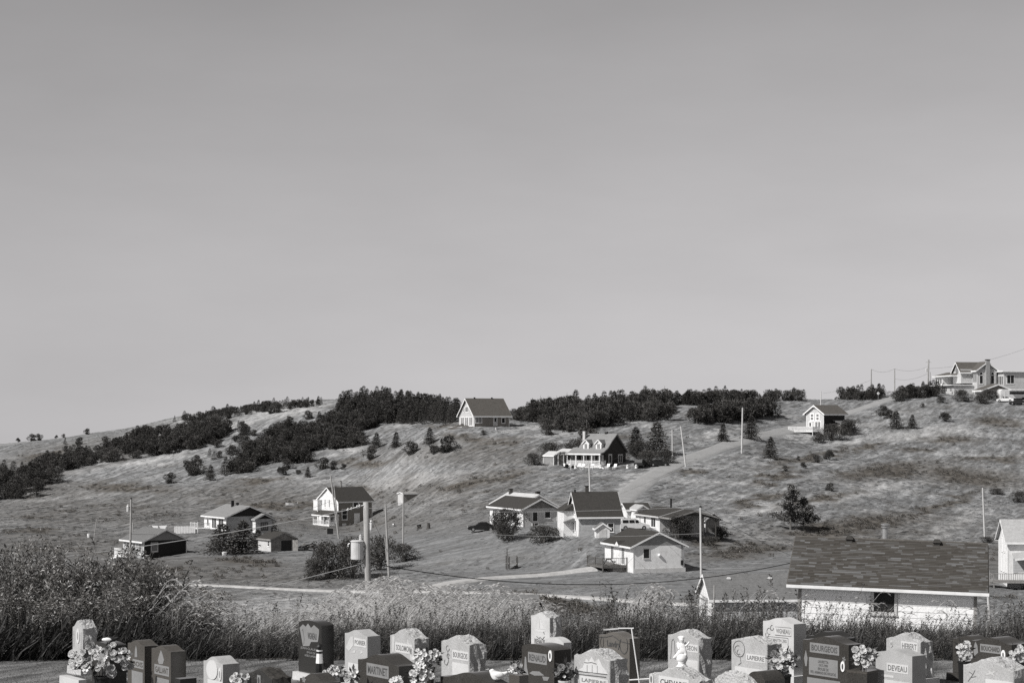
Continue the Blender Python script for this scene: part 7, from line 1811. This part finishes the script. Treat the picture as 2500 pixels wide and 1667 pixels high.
# bucket on a stake, barrel, crate, stump, bench
def lathe_thing(name, label, cat, px, py, prof, mat, lidmat=None, dz=0.0):
    e = place(name, label, cat, px, py); m = MB(); m.lathe(prof, 12); m.build('body', mat, e)
    m = MB(); r, z = prof[-1]; m.lathe([(r * 1.06, z), (r * 1.06, z + .05), (r * .5, z + .08)], 12); m.build('rim', lidmat or mat, e); e.location.z += dz; return e
lathe_thing('white_bucket', 'white bucket on the field edge left of the dark bungalow', 'bucket', 217, 1312, [(.24, 0), (.3, .3), (.32, .62)], M_plaster)
lathe_thing('barrel', 'pale barrel on the lawn right of the two-storey house', 'barrel', 961, 1287, [(.22, 0), (.28, .2), (.28, .45), (.22, .62)], M_galv)
lathe_thing('tub', 'dark round tub on the lawn left of the tree stump', 'tub', 1023, 1289, [(.3, 0), (.38, .3), (.36, .6)], M_dark, M_galv)
lathe_thing('tree_stump', 'dark stump on the lawn right of the round tub', 'stump', 1046, 1292, [(.4, -.1), (.3, .15), (.25, .6), (.22, .9)], M_wood_dark)
lathe_thing('plant_tub', 'white plant tub on the lawn beside the dark spruces', 'tub', 548, 1356, [(.3, 0), (.38, .35), (.4, .5)], M_plaster)
e = place('dark_banner', 'dark square panel on the lawn before the two-storey house', 'panel', 806, 1306, 0)
m = MB(); m.box(-.55, .55, -.02, .02, .2, 1.25); m.build('panel', M_iron, e)
for x in (-.58, .58): m = MB(); m.tube([(x, 0, -.3), (x, 0, 1.3)], .03, 6); m.build('post', M_wood, e)
# wooden lookout stand on the lawn
e = place('wooden_stand', 'open wooden stand with seat and tall corner pole on the lawn left of the cottage', 'stand', 1238, 1391, 8)
k_ = e.location.y / F
for x, top in ((0, 52), (6, 33), (26, 33)):
    for y in (0, 1.0): m = MB(); m.box(x * k_ - .05, x * k_ + .05, y - .05, y + .05, -.3, (top if y == 0 else 33) * k_); m.build('post', M_wood_dark, e)
m = MB(); m.box(0, 27 * k_, -.05, 1.05, 14 * k_, 15.5 * k_); m.build('seat', M_wood, e)
m = MB(); m.box(0, 27 * k_, -.04, .0, 31 * k_, 33 * k_); m.build('rail', M_wood, e)
m = MB(); m.beam((6 * k_, 0, 1 * k_), (25 * k_, 0, 13 * k_), .08); m.build('brace', M_wood_dark, e)
m = MB(); m.box(18 * k_, 26 * k_, -.2, .5, 0, 10 * k_); m.build('crate', M_iron, e)
# picnic table on the cottage deck
hc = bpy.data.objects['white_cottage']; mw = Matrix.Translation(hc.location) @ Matrix.Rotation(hc.rotation_euler.z, 4, 'Z')
e = thing('picnic_table', 'wooden picnic table standing on the cottage deck', 'table', mw @ Vector((-1.9, 3.6, .8)), hc.rotation_euler.z + 1.2)
m = MB(); m.box(-.9, .9, -.38, .38, .72, .77); m.build('tabletop', M_wood_dark, e)
for y in (-.75, .75): m = MB(); m.box(-.9, .9, y - .14, y + .14, .42, .46); m.build('bench', M_wood_dark, e)
for x in (-.65, .65):
    for s in (-1, 1): m = MB(); m.beam((x, s * .25, .72), (x, s * .75, .0), .09, .05); m.build('leg', M_wood_dark, e)
    m = MB(); m.beam((x, -.8, .4), (x, .8, .4), .09, .05); m.build('crossbar', M_wood_dark, e)
# garden chairs before the dormer house
for px, lab in ((1413, 'white lounge chair leftmost before the dormer house porch'), (1422, 'white lounge chair second before the dormer house porch'), (1445, 'white lounge chair in the middle before the dormer house porch'), (1483, 'white garden chair right of the porch steps'), (1500, 'white garden chair before the dark gable wall')):
    e = place('garden_chair', lab, 'chair', px, 1145, -30, None, 'white garden chairs before the dormer house')
    m = MB(); m.box(-.3, .3, -.3, .3, .36, .42); m.build('seat', M_plaster, e)
    m = MB(); m.hexa([(-.3, .25, .42), (.3, .25, .42), (.3, .3, .42), (-.3, .3, .42), (-.3, .55, 1.0), (.3, .55, 1.0), (.3, .6, 1.0), (-.3, .6, 1.0)]); m.build('backrest', M_plaster, e)
    for x in (-.26, .26):
        for y in (-.26, .26): m = MB(); m.box(x - .025, x + .025, y - .025, y + .025, -.1, .36); m.build('leg', M_plaster, e)
for px, lab in ((1405, 'white barrel planter left before the porch'), (1467, 'white urn planter before the porch'), (1532, 'round white lantern at the house corner'), (1553, 'round white lantern near the parked black car')):
    e = place('white_planter', lab, 'planter', px, 1144); m = MB(); m.lathe([(.2, -.1), (.28, .1), (.22, .3), (.32, .55)], 12); m.build('urn', M_plaster, e); m = MB(); m.ball((0, 0, .58), .22, 8, 5); m.build('top', M_petal, e)
e = place('garden_tractor', 'white garden tractor parked beside the pergola', 'tractor', 1388, 1142, 20)
m = MB(); m.prism([(-.9, .3), (1.0, .3), (1.05, .75), (.2, .8), (.0, .55), (-.5, .55), (-.9, .9)][::-1], 'y', -.4, .4); m.build('body', M_plaster, e)
m = MB(); m.box(-.6, -.1, -.25, .25, .56, .68); m.box(-.65, -.55, -.25, .25, .68, 1.1); m.build('seat', M_dark, e)
for x, r in ((-.55, .38), (.75, .26)):
    for sy in (-.45, .45): m = MB(); m.m = Matrix.Translation((x, sy, r)) @ Matrix.Rotation(math.pi / 2, 4, 'X'); m.lathe([(r, -.1), (r, .1)], 12); m.build('wheel', M_tyre, e)
# row of white A-frames, old trailer, wood pile, road signs
e = place('trestle_row', 'row of small white A-frame trestles behind the carport house', 'trestles', 1566, 1262, 10, 296)
for k in range(4):
    x = .55 * k; m = MB(); m.beam((x, 0, 0), (x + .25, 0, 1.0), .07); m.beam((x + .5, 0, 0), (x + .25, 0, 1.0), .07); m.beam((x + .1, 0, .4), (x + .4, 0, .4), .05); m.build('trestle', M_trim, e)
e = place('old_trailer', 'dark loaded trailer with wheels right of the small shed', 'trailer', 752, 1343, 12)
m = MB(); m.box(-1.5, 1.5, -.7, .7, .35, .5); m.build('bed', M_iron, e); m = MB(); m.beam((1.5, 0, .45), (2.6, 0, .3), .08); m.build('drawbar', M_iron, e)
for sy in (-.8, .8): m = MB(); m.m = Matrix.Translation((-.3, sy, .3)) @ Matrix.Rotation(math.pi / 2, 4, 'X'); m.lathe([(.3, -.1), (.3, .1)], 12); m.build('wheel', M_tyre, e)
rg = random.Random(5)
for k in range(9): m = MB(); c = Vector((rg.uniform(-1.3, 1.3), rg.uniform(-.5, .5), .65)); m.beam(c - Vector((.5, .2, .1)), c + Vector((rg.uniform(.3, .6), rg.uniform(-.3, .3), rg.uniform(.1, .5))), rg.uniform(.1, .25)); m.build('scrap', rg.choice([M_iron, M_dark, M_wood, M_tyre, M_galv]), e)
e = place('wood_pile', 'stacked dark firewood behind the white station wagon', 'wood pile', 1533, 1288, 5, 278)
for r in range(5):
    for k in range(9):
        m = MB(); m.m = Matrix.Translation((-1.2 + .28 * k + (.14 if r % 2 else 0), 0, .13 + .24 * r)) @ Matrix.Rotation(math.pi / 2, 4, 'X'); m.lathe([(.13, -.5), (.13, .5)], 7); m.build('log', rg.choice([M_wood, M_wood_dark, M_weather]), e)
for px, py, lab in ((2144, 960, 'white diamond road sign left on the crest'), (2253, 955, 'white diamond road sign right on the crest, left of the villa')):
    p = on(px, 515); c = ray(px, py, 515) - p; e = thing('road_sign', lab, 'sign', p, 0, 'road signs on the crest')
    m = MB(); m.tube([(0, .05, -.3), (0, .05, c.z + .2)], .05, 6); m.build('post', M_galv, e)
    m = MB(); s = .42; m.prism([(0, c.z - s), (s, c.z), (0, c.z + s), (-s, c.z)], 'y', -.02, .02); b_ = m.build('plate', M_plaster, e)
    m = MB(); m.prism([(-.05, c.z - .2), (.05, c.z - .2), (.05, c.z + .05), (.14, c.z + .05), (0, c.z + .22), (-.14, c.z + .05), (-.05, c.z + .05)], 'y', -.03, -.021); m.build('arrow', M_iron, b_)
